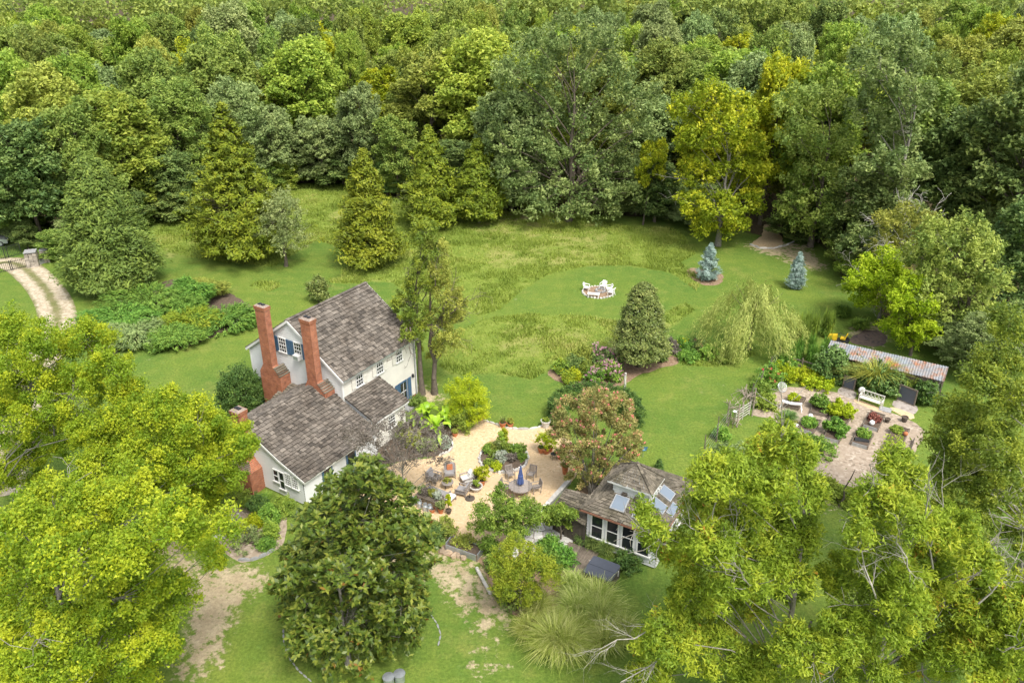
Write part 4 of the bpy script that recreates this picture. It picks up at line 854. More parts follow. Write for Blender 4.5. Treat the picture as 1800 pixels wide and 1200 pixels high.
# crape myrtle: several stems, pink blossom heads
b = P(1040, 868)
lob = [(1000, 725, 26), (1045, 705, 26), (1085, 720, 28), (1010, 770, 36), (1060, 765, 40), (1098, 760, 26), (1030, 810, 36), (1080, 800, 30), (1000, 800, 20), (1050, 735, 30), (995, 760, 26), (1110, 785, 20), (1060, 830, 26), (1020, 835, 22)]; lb = []
for px, py, rp in lob:
    for k in (0, 1): q = PY(px, py, b[1]+rng.uniform(-1, .3)+k*1.1); lb.append((q[0]-b[0], q[1]-b[1], q[2], rp*mpp(q), rp*mpp(q)*.85))
C, Rc = lobe_clumps(lb, 34, .3); S = []
for l in lb: S += [[rng.normal()*.15, rng.normal()*.15, 0, l[0]*.45, l[1]*.45, l[2]*.5, .05, .035], [l[0]*.45, l[1]*.45, l[2]*.5, l[0], l[1], l[2], .035, .012]]
d_ = C-np.array([0, 0, 2.2]); tip = C+norm(d_)*.22; selp = rng.random(len(C)) < .5
plant('crape_myrtle', 'crape myrtle with pink blossom and bronze-green leaves by the patio', 'tree', (b[0], b[1], 0), [('trunk', tubes(S), M['bark_grey']), ('crown', clumps(C, Rc, 80, .14, .08, .85, .5), M['crape']), ('blossom', clumps(tip[selp], Rc[selp]*.32, 14, .09, .08, .9, .5), M['pink'])])
# purple-leaved smoke tree over the patio edge
b = P(712, 884); lob = [(620, 770, 22), (655, 755, 24), (690, 765, 28), (730, 760, 30), (765, 770, 24), (650, 790, 24), (700, 800, 30), (745, 800, 26), (675, 820, 22), (720, 740, 22), (780, 815, 14), (760, 840, 14)]; lb = []
for px, py, rp in lob:
    for k in (0, 1): q = PY(px, py, b[1]+rng.uniform(-.3, .3)+k*.9); lb.append((q[0]-b[0], q[1]-b[1], q[2], rp*mpp(q), rp*mpp(q)*.8))
C, Rc = lobe_clumps(lb, 24, .28); S = skeleton(5, lb, C, .1, top=.55, twigs=.6, fork=.1)
plant('smoke_tree', 'dusky purple smoke tree with thin foliage at the patio edge', 'tree', (b[0], b[1], 0), [('trunk', tubes(S, 4), M['bark_grey']), ('crown', clumps(C, Rc, 28, .11, .07, .8, .5), M['smoke'])])
# small trees and shrubs round the patio
near_tree('peach_tree', 'fresh green small tree at the front of the patio', 902, 968, [(877, 856, 8), (876, 876, 14), (892, 890, 20), (928, 892, 20), (850, 902, 20), (895, 905, 28), (935, 905, 18), (860, 935, 22), (910, 935, 20), (840, 925, 14)], 'green', 1.0, per=34, rc=.3, n=60, Ln=.14, Wd=.07, bark='bark', r0=.09)
near_tree('fig_tree', 'small spreading green tree against the low lean-to roof', 985, 948, [(965, 902, 13), (985, 898, 14), (1003, 905, 10)], 'green', .5, per=30, rc=.26, n=60, Ln=.14, Wd=.09, bark='bark', r0=.07)
near_tree('golden_tree', 'yellowish feathery small tree left of the tall grasses', 915, 1085, [(905, 955, 22), (930, 975, 24), (885, 985, 24), (915, 1005, 30), (955, 1000, 24), (890, 1030, 26), (930, 1040, 24), (880, 1010, 16)], 'yellowshrub', 1.0, per=34, rc=.3, n=70, Ln=.13, Wd=.05, bark='bark', r0=.08)
at_(shrub, 'boxwood', 'large dark clipped boxwood ball beside the chimney', 432, 738, 648, 84, 'box', cat='shrub', nl=16, per=50, rc=.36, n=60, Ln=.12, Wd=.08)
at_(shrub, 'evergreen_shrub', 'small rounded evergreen shrub standing behind the house roof', 560, 531, 487, 38, 'holly', cat='shrub', nl=7, per=22, rc=.3, n=50, Ln=.2, Wd=.1)
x, y, h, R = survey(822, 745, 668, 78); shrub('bamboo_shrub', 'bright lime feathery shrub next to the banana plants', 'shrub', x, y, h, R, 'bright', nl=12, per=34, rc=.34, n=60, Ln=.2, Wd=.045, droop=-.6)
x, y, h, R = survey(815, 757, 722, 40); shrub('evergreen_shrub', 'low dark green shrub at the foot of the lime shrub', 'shrub', x, y, h, R, 'green', nl=6, per=22, rc=.25, n=50, Ln=.12, Wd=.06)
# banana plants
def banana_leaf(base, az, L_, el, w_, droop):
    d = np.array([math.cos(az), math.sin(az), 0]); s = np.array([-d[1], d[0], 0]); V = []; sg = 8; ng = 0
    for i in range(sg+1):
        u = i/sg; p = np.array(base)+d*L_*math.cos(el)*u*(1-.1*u)+np.array([0, 0, 1])*(L_*math.sin(el)*u-droop*L_*u*u); wd = w_*(math.sin(math.pi*min(1, u*.92+.06))**.6)*(1 if i < sg else .3)*(.9+.2*rng.random()); V += [p-s*wd+[0, 0, wd*.35], p, p+s*wd+[0, 0, wd*.35]]
    I = [];
    for i in range(sg): I += [[3*i, 3*i+1, 3*i+4, 3*i+3], [3*i+1, 3*i+2, 3*i+5, 3*i+4]]
    return np.array(V), np.array(I), np.full(2*sg, np.clip(rng.normal(.5, .25), 0, 1))
for j, (px, py, sc_, lb_) in enumerate(((768, 772, 1.0, 'nearest big banana plant with arching leaves'), (752, 745, 1.1, 'banana plant behind the nearest one, beside the house'), (738, 748, .75, 'small banana plant close to the lean-to wall'), (785, 748, .95, 'banana plant next to the lime shrub'))):
    b = P(px, py); gs = []
    for i in range(13):
        el = rng.uniform(.3, 1.35); gs.append(banana_leaf((rng.normal()*.06, rng.normal()*.06, 1.0*sc_), i*2.4+rng.normal()*.2, rng.uniform(1.3, 1.9)*sc_, el, .19*sc_, rng.uniform(.35, .9)))
    plant('banana_plant', lb_, 'plant', (b[0], b[1], 0), [('stem', tubes([[0, 0, 0, 0, 0, 1.05*sc_, .12, .07]], 8), M['juniper']), ('leaves', join(*gs), M['banana'])], 'banana plants by the house')
# clipped ring hedge behind the crape myrtle, open towards the patio
cxh, cyh, hw = P(1045, 735), None, None
b = P(1046, 738); lbh = []
for i in range(26):
    a = RAD(-20+i*220/25); lbh.append((3.0*math.cos(a), 2.6*math.sin(a), .9, .62, .95)); lbh.append((3.0*math.cos(a), 2.6*math.sin(a), .45, .6, .5))
C, Rc = lobe_clumps(lbh, 42, .2, inner=.8)
plant('ring_hedge', 'dark clipped hedge curving round behind the crape myrtle', 'hedge', (b[0], b[1], 0), [('stem', tubes([[l[0], l[1], 0, l[0], l[1], l[2], .05, .03] for l in lbh], 4), M['bark']), ('foliage', clumps(C, Rc, 46, .1, .07, .85, .6), M['box'])])
# spreading junipers on the left bed
for i, (px, py, w_, ht, mt, lb_) in enumerate(((215, 575, 110, 1.5, 'juniper', 'spreading juniper at the left end of the bed'), (270, 545, 120, 1.9, 'juniper', 'spreading juniper at the back of the bed, with upswept sprays'), (345, 535, 60, 2.3, 'juniper', 'upright rounded juniper at the top of the bed'), (240, 600, 90, 1.4, 'f_grey', 'greyish sprawling juniper at the front of the bed near the maple'), (305, 605, 80, 1.1, 'juniper', 'low dark juniper at the nearest corner of the bed'), (340, 578, 80, 1.3, 'yellowshrub', 'yellow-green shrub in the middle of the juniper bed'), (400, 570, 100, 1.2, 'juniper', 'spreading juniper at the right end of the bed near the chimney'), (325, 555, 55, 1.6, 'juniper', 'green juniper right at the back of the bed'), (370, 520, 50, 1.6, 'f_olive', 'thin yellowish shrub behind the juniper bed'))):
    q = P(px, py); R = w_*.68*mpp(q); lbj = [(R*.62*math.cos(a)*rng.uniform(.5, 1.1), R*.45*math.sin(a)*rng.uniform(.5, 1.1), ht*rng.uniform(.35, .75), R*.38, ht*.35) for a in rng.random(13)*6.28]
    C, Rc = lobe_clumps(lbj, 42, .38); dr = norm(np.concatenate([C[:, :2], np.full((len(C), 1), .5)], 1)); C = C[C[:, 2] > .1]; Rc = Rc[:len(C)]; kk = 34
    CC = np.repeat(C, kk, 0); o_ = norm(np.concatenate([CC[:, :2], np.full((len(CC), 1), .55)], 1)+unit(len(CC))*.25); pos = CC+o_*(rng.uniform(-.45, .5, len(CC)))[:, None]+rng.normal(size=CC.shape)*.1
    plant('juniper', lb_, 'shrub', (q[0], q[1], 0), [('stem', tubes([[0, 0, 0, *l[:3], .05, .02] for l in lbj], 4), M['bark_grey']), ('foliage', quads(pos, norm(np.array([0, 0, 1.])+unit(len(CC))*.6), .3, .09, np.repeat(rng.random(len(C)), kk)*.5+rng.random(len(CC))*.5, o_), M[mt])], 'shrubs of the juniper bed')
# deadwood among the junipers
for px, py, lb_ in ((248, 592, 'bleached dead juniper stump at the front of the bed'), (345, 540, 'tangle of bleached dead wood behind the yellow-green shrub')):
    q = P(px, py); S = []
    for i in range(9): a = rng.random()*6.28; e = np.array([math.cos(a)*rng.uniform(.4, 1.4), math.sin(a)*rng.uniform(.3, .9), rng.uniform(.4, 1.5)]); m_ = e*.5+rng.normal(size=3)*.1; S += [[0, 0, 0, *m_, .09, .06], [*m_, *e, .06, .015]]
    g = tubes(S, 5); link('dead_juniper', mesh_np('dead_juniper', *g, 4), M['bark_pale'], None, (q[0], q[1], 0), label=lb_, category='dead wood')
# tall ornamental grasses
def tuss(n, h, rc, w):
    gs = []
    for i in range(6):
        g = blades(int(n*.3), .12*rc, h*rng.uniform(.75, 1.1), rc*rng.uniform(.55, .9), w*1.25, seg=4); a = rng.random()*6.28; r = .4*rc*math.sqrt(rng.random()); V = g[0]+[r*math.cos(a), r*math.sin(a), 0]
        V = V+np.repeat(rng.normal(size=(int(n*.3), 3))*[.08, .08, .03]*rc, 10, 0)*np.tile(np.repeat(np.linspace(0, 1, 5), 2), int(n*.3))[:, None]*2; gs.append((V, g[1], g[2]))
    return join(*gs)
for px, py, h_, rc_, n_, w_, mt, lb_ in ((985, 1135, 2.0, 2.0, 1500, .035, 'grassblade', 'biggest fountain of tall grass in the foreground'), (1050, 1080, 2.0, 1.9, 1300, .035, 'grassblade', 'tall grass clump just below the hot tub'), (950, 1085, 1.7, 1.3, 700, .03, 'grassblade', 'tall grass clump behind the biggest fountain'), (1010, 1040, 1.6, 1.1, 600, .03, 'grassblade', 'tall grass clump left of the hot tub'), (1095, 1120, 1.6, 1.4, 600, .03, 'grassblade', 'tall grass clump under the oak branches'), (1020, 1095, 1.8, 1.7, 1000, .035, 'grassblade', 'tall grass clump between the biggest fountain and the hot tub'), (925, 1120, 1.4, 1.2, 600, .035, 'grassblade', 'lower grass clump at the left foot of the biggest fountain'), (1060, 1130, 1.6, 1.5, 800, .035, 'grassblade', 'tall grass clump right of the biggest fountain'), (1479, 556, 1.5, 1.1, 700, .06, 'juniper', 'round grass clump on the lawn behind the shed'), (1511, 578, 1.3, 1.1, 700, .06, 'juniper', 'round grass clump beside the burnt patch'), (1452, 590, 1.7, .9, 500, .06, 'juniper', 'round grass clump at the end of the feathery hedge'), (1026, 952, 1.1, .7, 500, .035, 'f_dark', 'dark grass clump at the left corner of the studio'), (1068, 972, 1.1, .8, 550, .035, 'f_dark', 'dark grass clump under the studio windows'), (1098, 988, 1.0, .8, 500, .035, 'f_dark', 'dark grass clump between the studio and the hot tub'), (1046, 962, 1.0, .7, 500, .035, 'f_dark', 'dark grass clump in the middle of the studio border'), (430, 890, .8, .6, 300, .03, 'green', 'grassy clump near the kitchen wing chimney'), (468, 880, .8, .5, 300, .03, 'green', 'grassy clump against the kitchen wing wall')):
    q = P(px, py); plant('ornamental_grass', lb_, 'grass clump', (q[0], q[1], 0), [('blades', tuss(n_, h_, rc_, w_), M[mt])], 'ornamental grass clumps')
# feathery hedge behind the garden
for j, (px, py, ty, wp, lb_) in enumerate(((1395, 640, 585, 50, 'feathery green hedge block at the garden corner'), (1425, 632, 580, 60, 'feathery green hedge block next to the shed roof'), (1425, 598, 535, 60, 'feathery green hedge block farthest behind the garden'), (1400, 612, 560, 40, 'feathery green hedge block between the willow and the shed'))):
    x, y, h, R = survey(px, py, ty, wp); g = join(*[blades(260, .25, h*rng.uniform(.8, 1.1), .35, .06, tl=.5) for _ in range(5)]); off = np.repeat(np.stack([rng.normal(size=5)*R*.5, rng.normal(size=5)*R*.35, np.zeros(5)], 1), 260*8, 0); g = (g[0]+off, g[1], g[2])
    plant('feathery_hedge', lb_, 'hedge', (x, y, 0), [('foliage', g, M['juniper'])], 'feathery hedge behind the garden')

near_tree('oak_tree', 'huge grey-green willow oak at the far side of the meadow', 1000, 390, [(1000, 60, 44), (950, 85, 48), (1052, 88, 50), (905, 132, 48), (985, 132, 58), (1070, 142, 54), (1122, 172, 44), (882, 192, 40), (950, 202, 58), (1030, 212, 58), (1112, 232, 44), (882, 252, 40), (940, 272, 54), (1010, 290, 58), (1082, 292, 48), (920, 332, 40), (985, 345, 44), (1050, 350, 44), (1100, 340, 30), (900, 300, 30), (1130, 300, 24), (935, 365, 34), (1005, 372, 34), (1065, 372, 32)], 'oak_far', 6, per=40, rc=.85, n=52, Ln=.36, Wd=.24, bark='bark', r0=.5, twigs=.05, lv=.35)
near_tree('hickory_tree', 'bright yellow-green tree behind the blue spruce', 1262, 432, [(1250, 172, 38), (1210, 192, 34), (1300, 192, 34), (1270, 232, 44), (1215, 242, 34), (1322, 252, 28), (1230, 302, 38), (1290, 302, 38), (1218, 360, 32), (1270, 368, 42), (1312, 350, 28), (1240, 400, 26), (1290, 395, 28), (1330, 300, 22)], 'f_yellow', 4, per=40, rc=.7, n=46, Ln=.34, Wd=.24, bark='bark_grey', r0=.35, twigs=.15, lv=.3, bare=6)
near_tree('oak_tree', 'tall grey-green oak with bare twigs on the right', 1550, 468, [(1530, 95, 34), (1575, 85, 34), (1602, 112, 34), (1545, 142, 44), (1600, 172, 44), (1522, 192, 38), (1570, 232, 48), (1540, 292, 40), (1592, 292, 38), (1560, 342, 44), (1530, 382, 44), (1512, 425, 40), (1562, 420, 42), (1600, 370, 30)], 'oak_far', 5, per=36, rc=.8, n=46, Ln=.36, Wd=.24, bark='bark_grey', r0=.4, twigs=.1, bare=14, lv=.3)
near_tree('beech_tree', 'mid-green spreading tree right of the woodland path', 1425, 434, [(1400, 182, 44), (1450, 172, 38), (1410, 252, 52), (1462, 252, 44), (1430, 322, 56), (1400, 370, 40), (1462, 380, 46), (1432, 405, 30), (1482, 415, 32)], 'f_mid', 4.5, per=36, rc=.8, n=46, Ln=.36, Wd=.24, bark='bark', r0=.35, twigs=.1, lv=.3)
near_tree('ash_tree', 'large light green tree behind the shed', 1680, 612, [(1700, 402, 34), (1650, 412, 38), (1620, 452, 38), (1680, 452, 48), (1732, 442, 34), (1640, 502, 44), (1700, 512, 48), (1750, 492, 28), (1662, 552, 38), (1722, 560, 36), (1620, 530, 26)], 'f_mid', 3, per=40, rc=.6, n=50, Ln=.26, Wd=.18, bark='bark', r0=.25, twigs=.1, lv=.3)
near_tree('wild_cherry', 'yellow-green small tree close behind the shed', 1600, 625, [(1600, 500, 22), (1580, 530, 26), (1620, 540, 26), (1595, 570, 30), (1570, 575, 22), (1630, 580, 22), (1600, 600, 22)], 'bright', 1.6, per=36, rc=.45, n=50, Ln=.22, Wd=.13, bark='bark', r0=.14, twigs=.1, lv=.3)
near_tree('wild_cherry', 'yellow-green small tree beside the burnt patch', 1545, 562, [(1530, 470, 26), (1560, 455, 26), (1510, 495, 26), (1550, 500, 30), (1580, 490, 24), (1525, 530, 24), (1565, 530, 24)], 'bright', 1.8, per=36, rc=.5, n=50, Ln=.24, Wd=.14, bark='bark_grey', r0=.16, twigs=.15, lv=.3, bare=6)
near_tree('cedar_snag', 'tangled olive tree with bare grey limbs at the wood edge', 1575, 520, [(1560, 390, 24), (1590, 375, 26), (1550, 430, 26), (1600, 420, 28), (1630, 390, 24), (1575, 465, 26)], 'f_olive', 2, per=30, rc=.5, n=40, Ln=.26, Wd=.13, bark='bark_pale', r0=.2, twigs=.4, lv=.35, bare=22)
# ================================================================ woods
def proto(kind, seed):
    global rng
    rng = np.random.default_rng(seed); h, R = 20.0, 5.0
    if kind == 'round': lb = dome_lobes(R, 3, h, 22, .33, fill=.95); p = dict(per=44, rc=.75, n=44, Ln=.4, Wd=.28)
    elif kind == 'tall': lb = dome_lobes(R, 2, h, 24, .31, squash=1.3, fill=.95); p = dict(per=40, rc=.72, n=44, Ln=.4, Wd=.27)
    elif kind == 'oak': lb = dome_lobes(R, .5, h, 28, .3, fill=1.0); p = dict(per=36, rc=.62, n=44, Ln=.36, Wd=.23)
    elif kind == 'open': lb = dome_lobes(R, 7, h, 13, .3, fill=1.05); p = dict(per=36, rc=.65, n=40, Ln=.38, Wd=.26)
    elif kind == 'feather': lb = dome_lobes(R, .5, h, 22, .33, top=1.3); p = dict(per=40, rc=.62, n=46, Ln=.4, Wd=.17)
    else: lb = dome_lobes(R, 0, h, 12, .42); p = dict(per=44, rc=.85, n=44, Ln=.44, Wd=.3)
    C, Rc = lobe_clumps(lb, p['per'], p['rc']); g = clumps(C, Rc, p['n'], p['Ln'], p['Wd'], .95, .45, lv=.45); S = skeleton(h, lb, C, .28, twigs=.15)
    return mesh_np('trunk', *tubes(S), 4), mesh_np('crown', g[0], g[1], 4, g[2])
PRO = {k: [proto(k, s+i) for i in range(2)] for k, s in (('round', 11), ('tall', 21), ('oak', 31), ('open', 41), ('feather', 51), ('bush', 61))}
rng = np.random.default_rng(99)
NAMES = {'round': 'broadleaf_tree', 'tall': 'tulip_tree', 'oak': 'oak_tree', 'open': 'open_crowned_tree', 'feather': 'locust_tree', 'bush': 'understorey_bush'}
def wood_tree(kind, mat, x, y, h, R, label, group='trees of the surrounding woods', bark='bark'):
    tm, cm = PRO[kind][rng.integers(2)]; o = thing(NAMES[kind], label, 'bush' if kind == 'bush' else 'tree', (x, y, 0), rng.random()*6.28, group, (R/5*rng.uniform(.82, 1.18), R/5*rng.uniform(.82, 1.18), h/20)); o.rotation_euler.x, o.rotation_euler.y = rng.normal()*.06, rng.normal()*.06
    for nm, me, mt in (('trunk', tm, M[bark]), ('crown', cm, M[mat])):
        c = bpy.data.objects.new(nm, me); COL.objects.link(c); c.parent = o
        if not me.materials: me.materials.append(mt)
        c.material_slots[0].link = 'OBJECT'; c.material_slots[0].material = mt
    return o
KEY = [  # kind, material, base px, top, width, label
 ('oak', 'f_grey', 900, 372, 130, 130, 'grey-green oak bough-crown at the left flank of the huge willow oak'),
 ('round', 'f_yellow', 1335, 395, 85, 120, 'golden crown rising behind the bright yellow-green tree'),
 ('open', 'f_yellow', 1130, 395, 235, 60, 'slim yellowing tree between the huge oak and the bright yellow tree'),
 ('bush', 'f_dark', 1150, 390, 275, 90, 'dark blue-green bush at the foot of the yellow tree'),
 ('tall', 'f_light', 1400, 400, 100, 150, 'fresh green tree over the woodland path'),
 ('bush', 'f_dark', 1510, 470, 270, 150, 'dark green tree in front of the tall grey-green oak'),
 ('oak', 'f_dark', 1740, 470, 75, 210, 'big dark oak at the upper right'),
 ('open', 'f_light', 1690, 440, 250, 130, 'pale green open tree in front of the big dark oak'),
 ('feather', 'f_grey', 1705, 668, 545, 110, 'blue-green feathery tree at the right end of the shed'),
 ('bush', 'f_dark', 1760, 560, 330, 160, 'dark bushy tree at the right edge'),
 ('round', 'f_dark', 1640, 440, 170, 150, 'dark tree between the two tall oaks on the right'),
 ('tall', 'f_dark', 75, 430, 205, 150, 'dark oval tree at the left behind the gate'),
 ('round', 'f_mid', 25, 420, 325, 110, 'mid-green tree above the parked car'),
 ('bush', 'f_mid', 100, 455, 400, 62, 'grey-green bush behind the gate pillars'),
 ('bush', 'f_dark', 50, 438, 385, 50, 'dark bush left of the gate pillars'),
 ('tall', 'f_light', 240, 385, 145, 150, 'light green tulip tree behind the feathery cypress'),
 ('round', 'f_olive', 110, 370, 100, 140, 'olive tree with orange tips at the left'),
 ('tall', 'f_light', 185, 350, 85, 110, 'bright green tree rising above the left woods'),
 ('oak', 'f_dark', 300, 380, 240, 110, 'dark leafy tree between the cypress and the largest cedar'),
 ('bush', 'f_dark', 318, 385, 320, 90, 'dark bush at the meadow edge left of the largest cedar'),
 ('oak', 'f_grey', 495, 330, 178, 105, 'grey-green tree right behind the largest cedar'),
 ('oak', 'f_grey', 575, 325, 190, 100, 'grey-green tree at the far end of the meadow'),
 ('feather', 'f_grey', 420, 345, 120, 130, 'silvery tree behind the largest cedar top'),
 ('round', 'f_light', 545, 300, 55, 150, 'light green rounded tree above the far meadow end'),
 ('oak', 'f_grey', 640, 330, 130, 110, 'pale olive oak behind the second cedar'),
 ('open', 'f_olive', 760, 320, 80, 130, 'olive-yellow open tree with visible trunk'),
 ('bush', 'f_mid', 700, 345, 195, 100, 'mid-green tree behind the third cedar'),
 ('bush', 'f_dark', 605, 325, 260, 90, 'dark bush at the far end of the meadow'),
 ('bush', 'f_dark', 800, 360, 240, 120, 'dark bush behind the rightmost cedar'),
 ('round', 'f_light', 860, 330, 40, 150, 'light green tree left of the huge willow oak'),
]
occ = [(*P(bx, by)[:2], r_) for bx, by, r_ in ((1000, 390, 9), (1262, 432, 5), (1550, 468, 5), (1425, 434, 5), (1680, 612, 4))]
for kd, mt, bx, by, ty, wp, lb_ in KEY:
    x, y, h, R = survey(bx, by, ty, wp); wood_tree(kd, mt, x, y, h, R*1.05, lb_, group=None); occ.append((x, y, R))
# the rest of the woods, trees spaced at random behind the edge
cnt = 0; tries = 0; mats = ['f_light', 'f_mid', 'f_mid', 'f_grey', 'f_dark', 'f_light', 'f_light', 'f_olive', 'f_mid', 'f_light', 'f_grey', 'f_mid', 'f_olive', 'f_light', 'f_yellow']
CW = {'f_light': 'light green', 'f_mid': 'mid-green', 'f_grey': 'grey-green', 'f_dark': 'dark green', 'f_olive': 'olive', 'f_yellow': 'yellowing'}
KW = {'round': 'rounded tree', 'tall': 'tall oval tree', 'oak': 'dense oak', 'open': 'open-crowned tree', 'feather': 'feathery tree'}
cand = []
while cnt < 290 and tries < 60000:
    tries += 1; Y = 85+rng.random()**1.1*165; X = rng.uniform(-1, 1)*(Y*.7+6)
    px, py = proj(np.array([X]), np.array([Y]))
    if not inpoly(px, py, WOODS)[0]: continue
    sp_ = 4.6 if Y < 140 else 6.0
    if any((X-a)**2+(Y-b_)**2 < (sp_+.25*r_ if Y < 150 else sp_)**2 for a, b_, r_ in occ): continue
    # keep clear of the very edge so the surveyed edge trees stay in front
    px2, py2 = proj(np.array([X]), np.array([Y-3.0]))
    if not inpoly(px2, py2, WOODS)[0]: continue
    kd = ['round', 'tall', 'oak', 'open', 'feather', 'round', 'oak'][rng.integers(7)]; mt = mats[rng.integers(len(mats))]; h = rng.uniform(13, 22)+(Y > 130)*1.5; R = rng.uniform(3.6, 6.6)
    side = 'left' if X < -.2*Y else 'right' if X > .2*Y else 'middle'; dep = 'near' if Y < 125 else 'middle' if Y < 170 else 'far'
    wood_tree(kd, mt, X, Y, h, R, f'{CW[mt]} {KW[kd]} in the {dep} rows of the {side} woods', f'{CW[mt]} {KW[kd]}s, {dep} {side} woods')
    occ.append((X, Y, 2.0)); cnt += 1
# the woods beyond, where crowns merge: one mass of crowns
fw = []
while len(fw) < 1250:
    Y = 218+rng.random()**1.8*400; X = rng.uniform(-1, 1)*(Y*.7+10); fw.append((X, Y, rng.uniform(14, 20), rng.uniform(3.6, 5.6)))
fw = np.array(fw); C = np.repeat(fw[:, :3], 8, 0); d = unit(len(C)); d[:, 2] = np.abs(d[:, 2]); rr_ = np.repeat(fw[:, 3], 8); C = C+d*rr_[:, None]*[.8, .8, .9]
g = clumps(C, 1.9, 12, 1.0, .72, .9, .45, spray=0, tc=np.clip(np.repeat(rng.random(len(fw)), 8)*.75+rng.random(len(C))*.2, 0, 1))
link('distant_woods', mesh_np('distant_woods', g[0], g[1], 4, g[2]), M['f_mid'], kind='stuff', label='merging crowns of the distant woods')
# bushes closing the wood edge
eg = [(20, 428), (150, 440), (215, 418), (262, 395), (330, 378), (400, 358), (470, 342), (530, 326), (580, 324), (640, 330), (690, 350), (745, 358), (820, 366), (880, 372), (930, 376), (1085, 384), (1120, 386), (1180, 388), (1215, 400), (1390, 424), (1440, 432), (1475, 470), (1500, 500), (1640, 600), (1690, 630), (1730, 640), (1775, 645)]
for i, (px, py) in enumerate(eg):
    for k in range(2):
        q = P(px+rng.normal()*8+k*22, py-4-k*6-rng.random()*5); mt = ['f_dark', 'f_mid', 'f_dark', 'f_grey', 'f_light'][rng.integers(5)]
        if px > 1300 and px < 1380: continue
        wood_tree('bush', mt, q[0], q[1], rng.uniform(3, 7), rng.uniform(2.2, 3.8), f'{CW[mt]} bush closing the wood edge along the {"left" if px < 560 else "middle" if px < 1200 else "right"} of the clearing', f'{CW[mt]} bushes of the wood edge, {"left" if px < 560 else "middle" if px < 1200 else "right"}')
# undergrowth and saplings that close the wood below the crowns: one mass
us = []
while len(us) < 900:
    Y = 85+rng.random()**1.1*170; X = rng.uniform(-1, 1)*(Y*.72+8); px, py = proj(np.array([X]), np.array([Y]))
    if inpoly(px, py, WOODS)[0] and not (1300 < px[0] < 1400 and py[0] > 370): us.append((X, Y, rng.uniform(.6, 3.2)))
us = np.array(us); g = clumps(us, rng.uniform(.9, 2.2, len(us)), 46, .6, .38, .9, .6, spray=0)
link('undergrowth', mesh_np('undergrowth', g[0], g[1], 4, g[2]), M['f_mid'], kind='stuff', label='leafy undergrowth beneath the woods')
# leaning dead snag in the left woods, and bare grey limbs
b = P(200, 350); q0 = PY(195, 245, b[1]-2); q1 = PY(165, 180, b[1]-2); q2 = PY(185, 205, b[1]-2)
S = [[*(P(205, 330)*[1, 1, 0]+[0, 0, 0]), *q0, .4, .3], [*q0, *q1, .3, .14], [*q0, *(q0+(q2-q0)*.7+[-1.2, 0, .5]), .2, .08]]
link('dead_snag', mesh_np('dead_snag', *tubes(S, 7), 4), M['bark_pale'], label='broken bleached tree trunk leaning in the left woods', category='dead tree')
# meadow grass blades
mx = rng.uniform(-46, 22, 560000); my = rng.uniform(55, 122, 560000); px, py = proj(mx, my); inm = np.zeros(len(mx), bool)
for p in MEADOW: inm |= inpoly(px, py, p)
mx, my = mx[inm], my[inm]
def vnoise(x, y, s, seed):
    r = np.random.default_rng(seed); G = r.random((64, 64)); u, v = (x/s) % 63, (y/s) % 63; i, j = u.astype(int), v.astype(int); a, b_ = u-i, v-j; a = a*a*(3-2*a); b_ = b_*b_*(3-2*b_)
    return G[i, j]*(1-a)*(1-b_)+G[i+1, j]*a*(1-b_)+G[i, j+1]*(1-a)*b_+G[i+1, j+1]*a*b_
dens = vnoise(mx+500, my, 2.2, 3)*.6+vnoise(mx+500, my, .8, 4)*.4; kp = rng.random(len(mx)) < np.clip((dens-.25)*2.2, .12, 1); mx, my, dens = mx[kp], my[kp], dens[kp]; n = len(mx)
hh = (.08+.28*dens)*(.5+rng.random(n)); az = rng.random(n)*6.283; d = np.stack([np.cos(az), np.sin(az), 0*az], 1); base = np.stack([mx, my, 0*mx], 1); s_ = np.stack([-d[:, 1], d[:, 0], 0*az], 1)*(.03+.035*rng.random(n))[:, None]
tip = base+d*(hh*rng.uniform(.1, .8, n))[:, None]+np.array([0, 0, 1])*hh[:, None]; V = np.stack([base-s_, base+s_, tip], 1).reshape(-1, 3)
tn = vnoise(mx+300, my+50, 5, 8)*.55+vnoise(mx+300, my, 1.6, 9)*.25+rng.random(n)*.3
link('meadow_grass', mesh_np('meadow_grass', V, np.arange(3*n).reshape(n, 3), 3, np.clip(tn-.16, 0, 1)), M['meadow'], kind='stuff', label='rough tall meadow grass')
# ================================================================ patio
def G(px, py, z=0): q = P(px, py, z); return (float(q[0]), float(q[1]), 0.0)
def one(name, mb, mat, label, cat, loc, rz=0, group=None, smooth=False):
    return mb.build(name, M[mat], None, smooth, loc, rz, label=label, category=cat, group=group)
rnd = random.Random(5)
bc = G(885, 806); bed = thing('round_flower_bed', 'round planting bed ringed with white stones in the middle of the patio', 'flower bed', bc)
RB = 43*mpp(P(885, 806)); 
MB().prism([(RB*.93*math.cos(i*.1963), RB*.93*math.sin(i*.1963)) for i in range(32)], .015, .16).build('soil', M['soil'], bed)
for i in range(44):
    a = i*2*math.pi/44+rnd.uniform(-.03, .03); r = RB*rnd.uniform(.96, 1.02); MB().stone((0, 0, 0), (rnd.uniform(.24, .36), rnd.uniform(.17, .24), rnd.uniform(.14, .24)), 0, rnd.random(), rnd=rnd).build('stone', M['stone_white'], bed, loc=(r*math.cos(a), r*math.sin(a), .01), rz=a+math.pi/2)
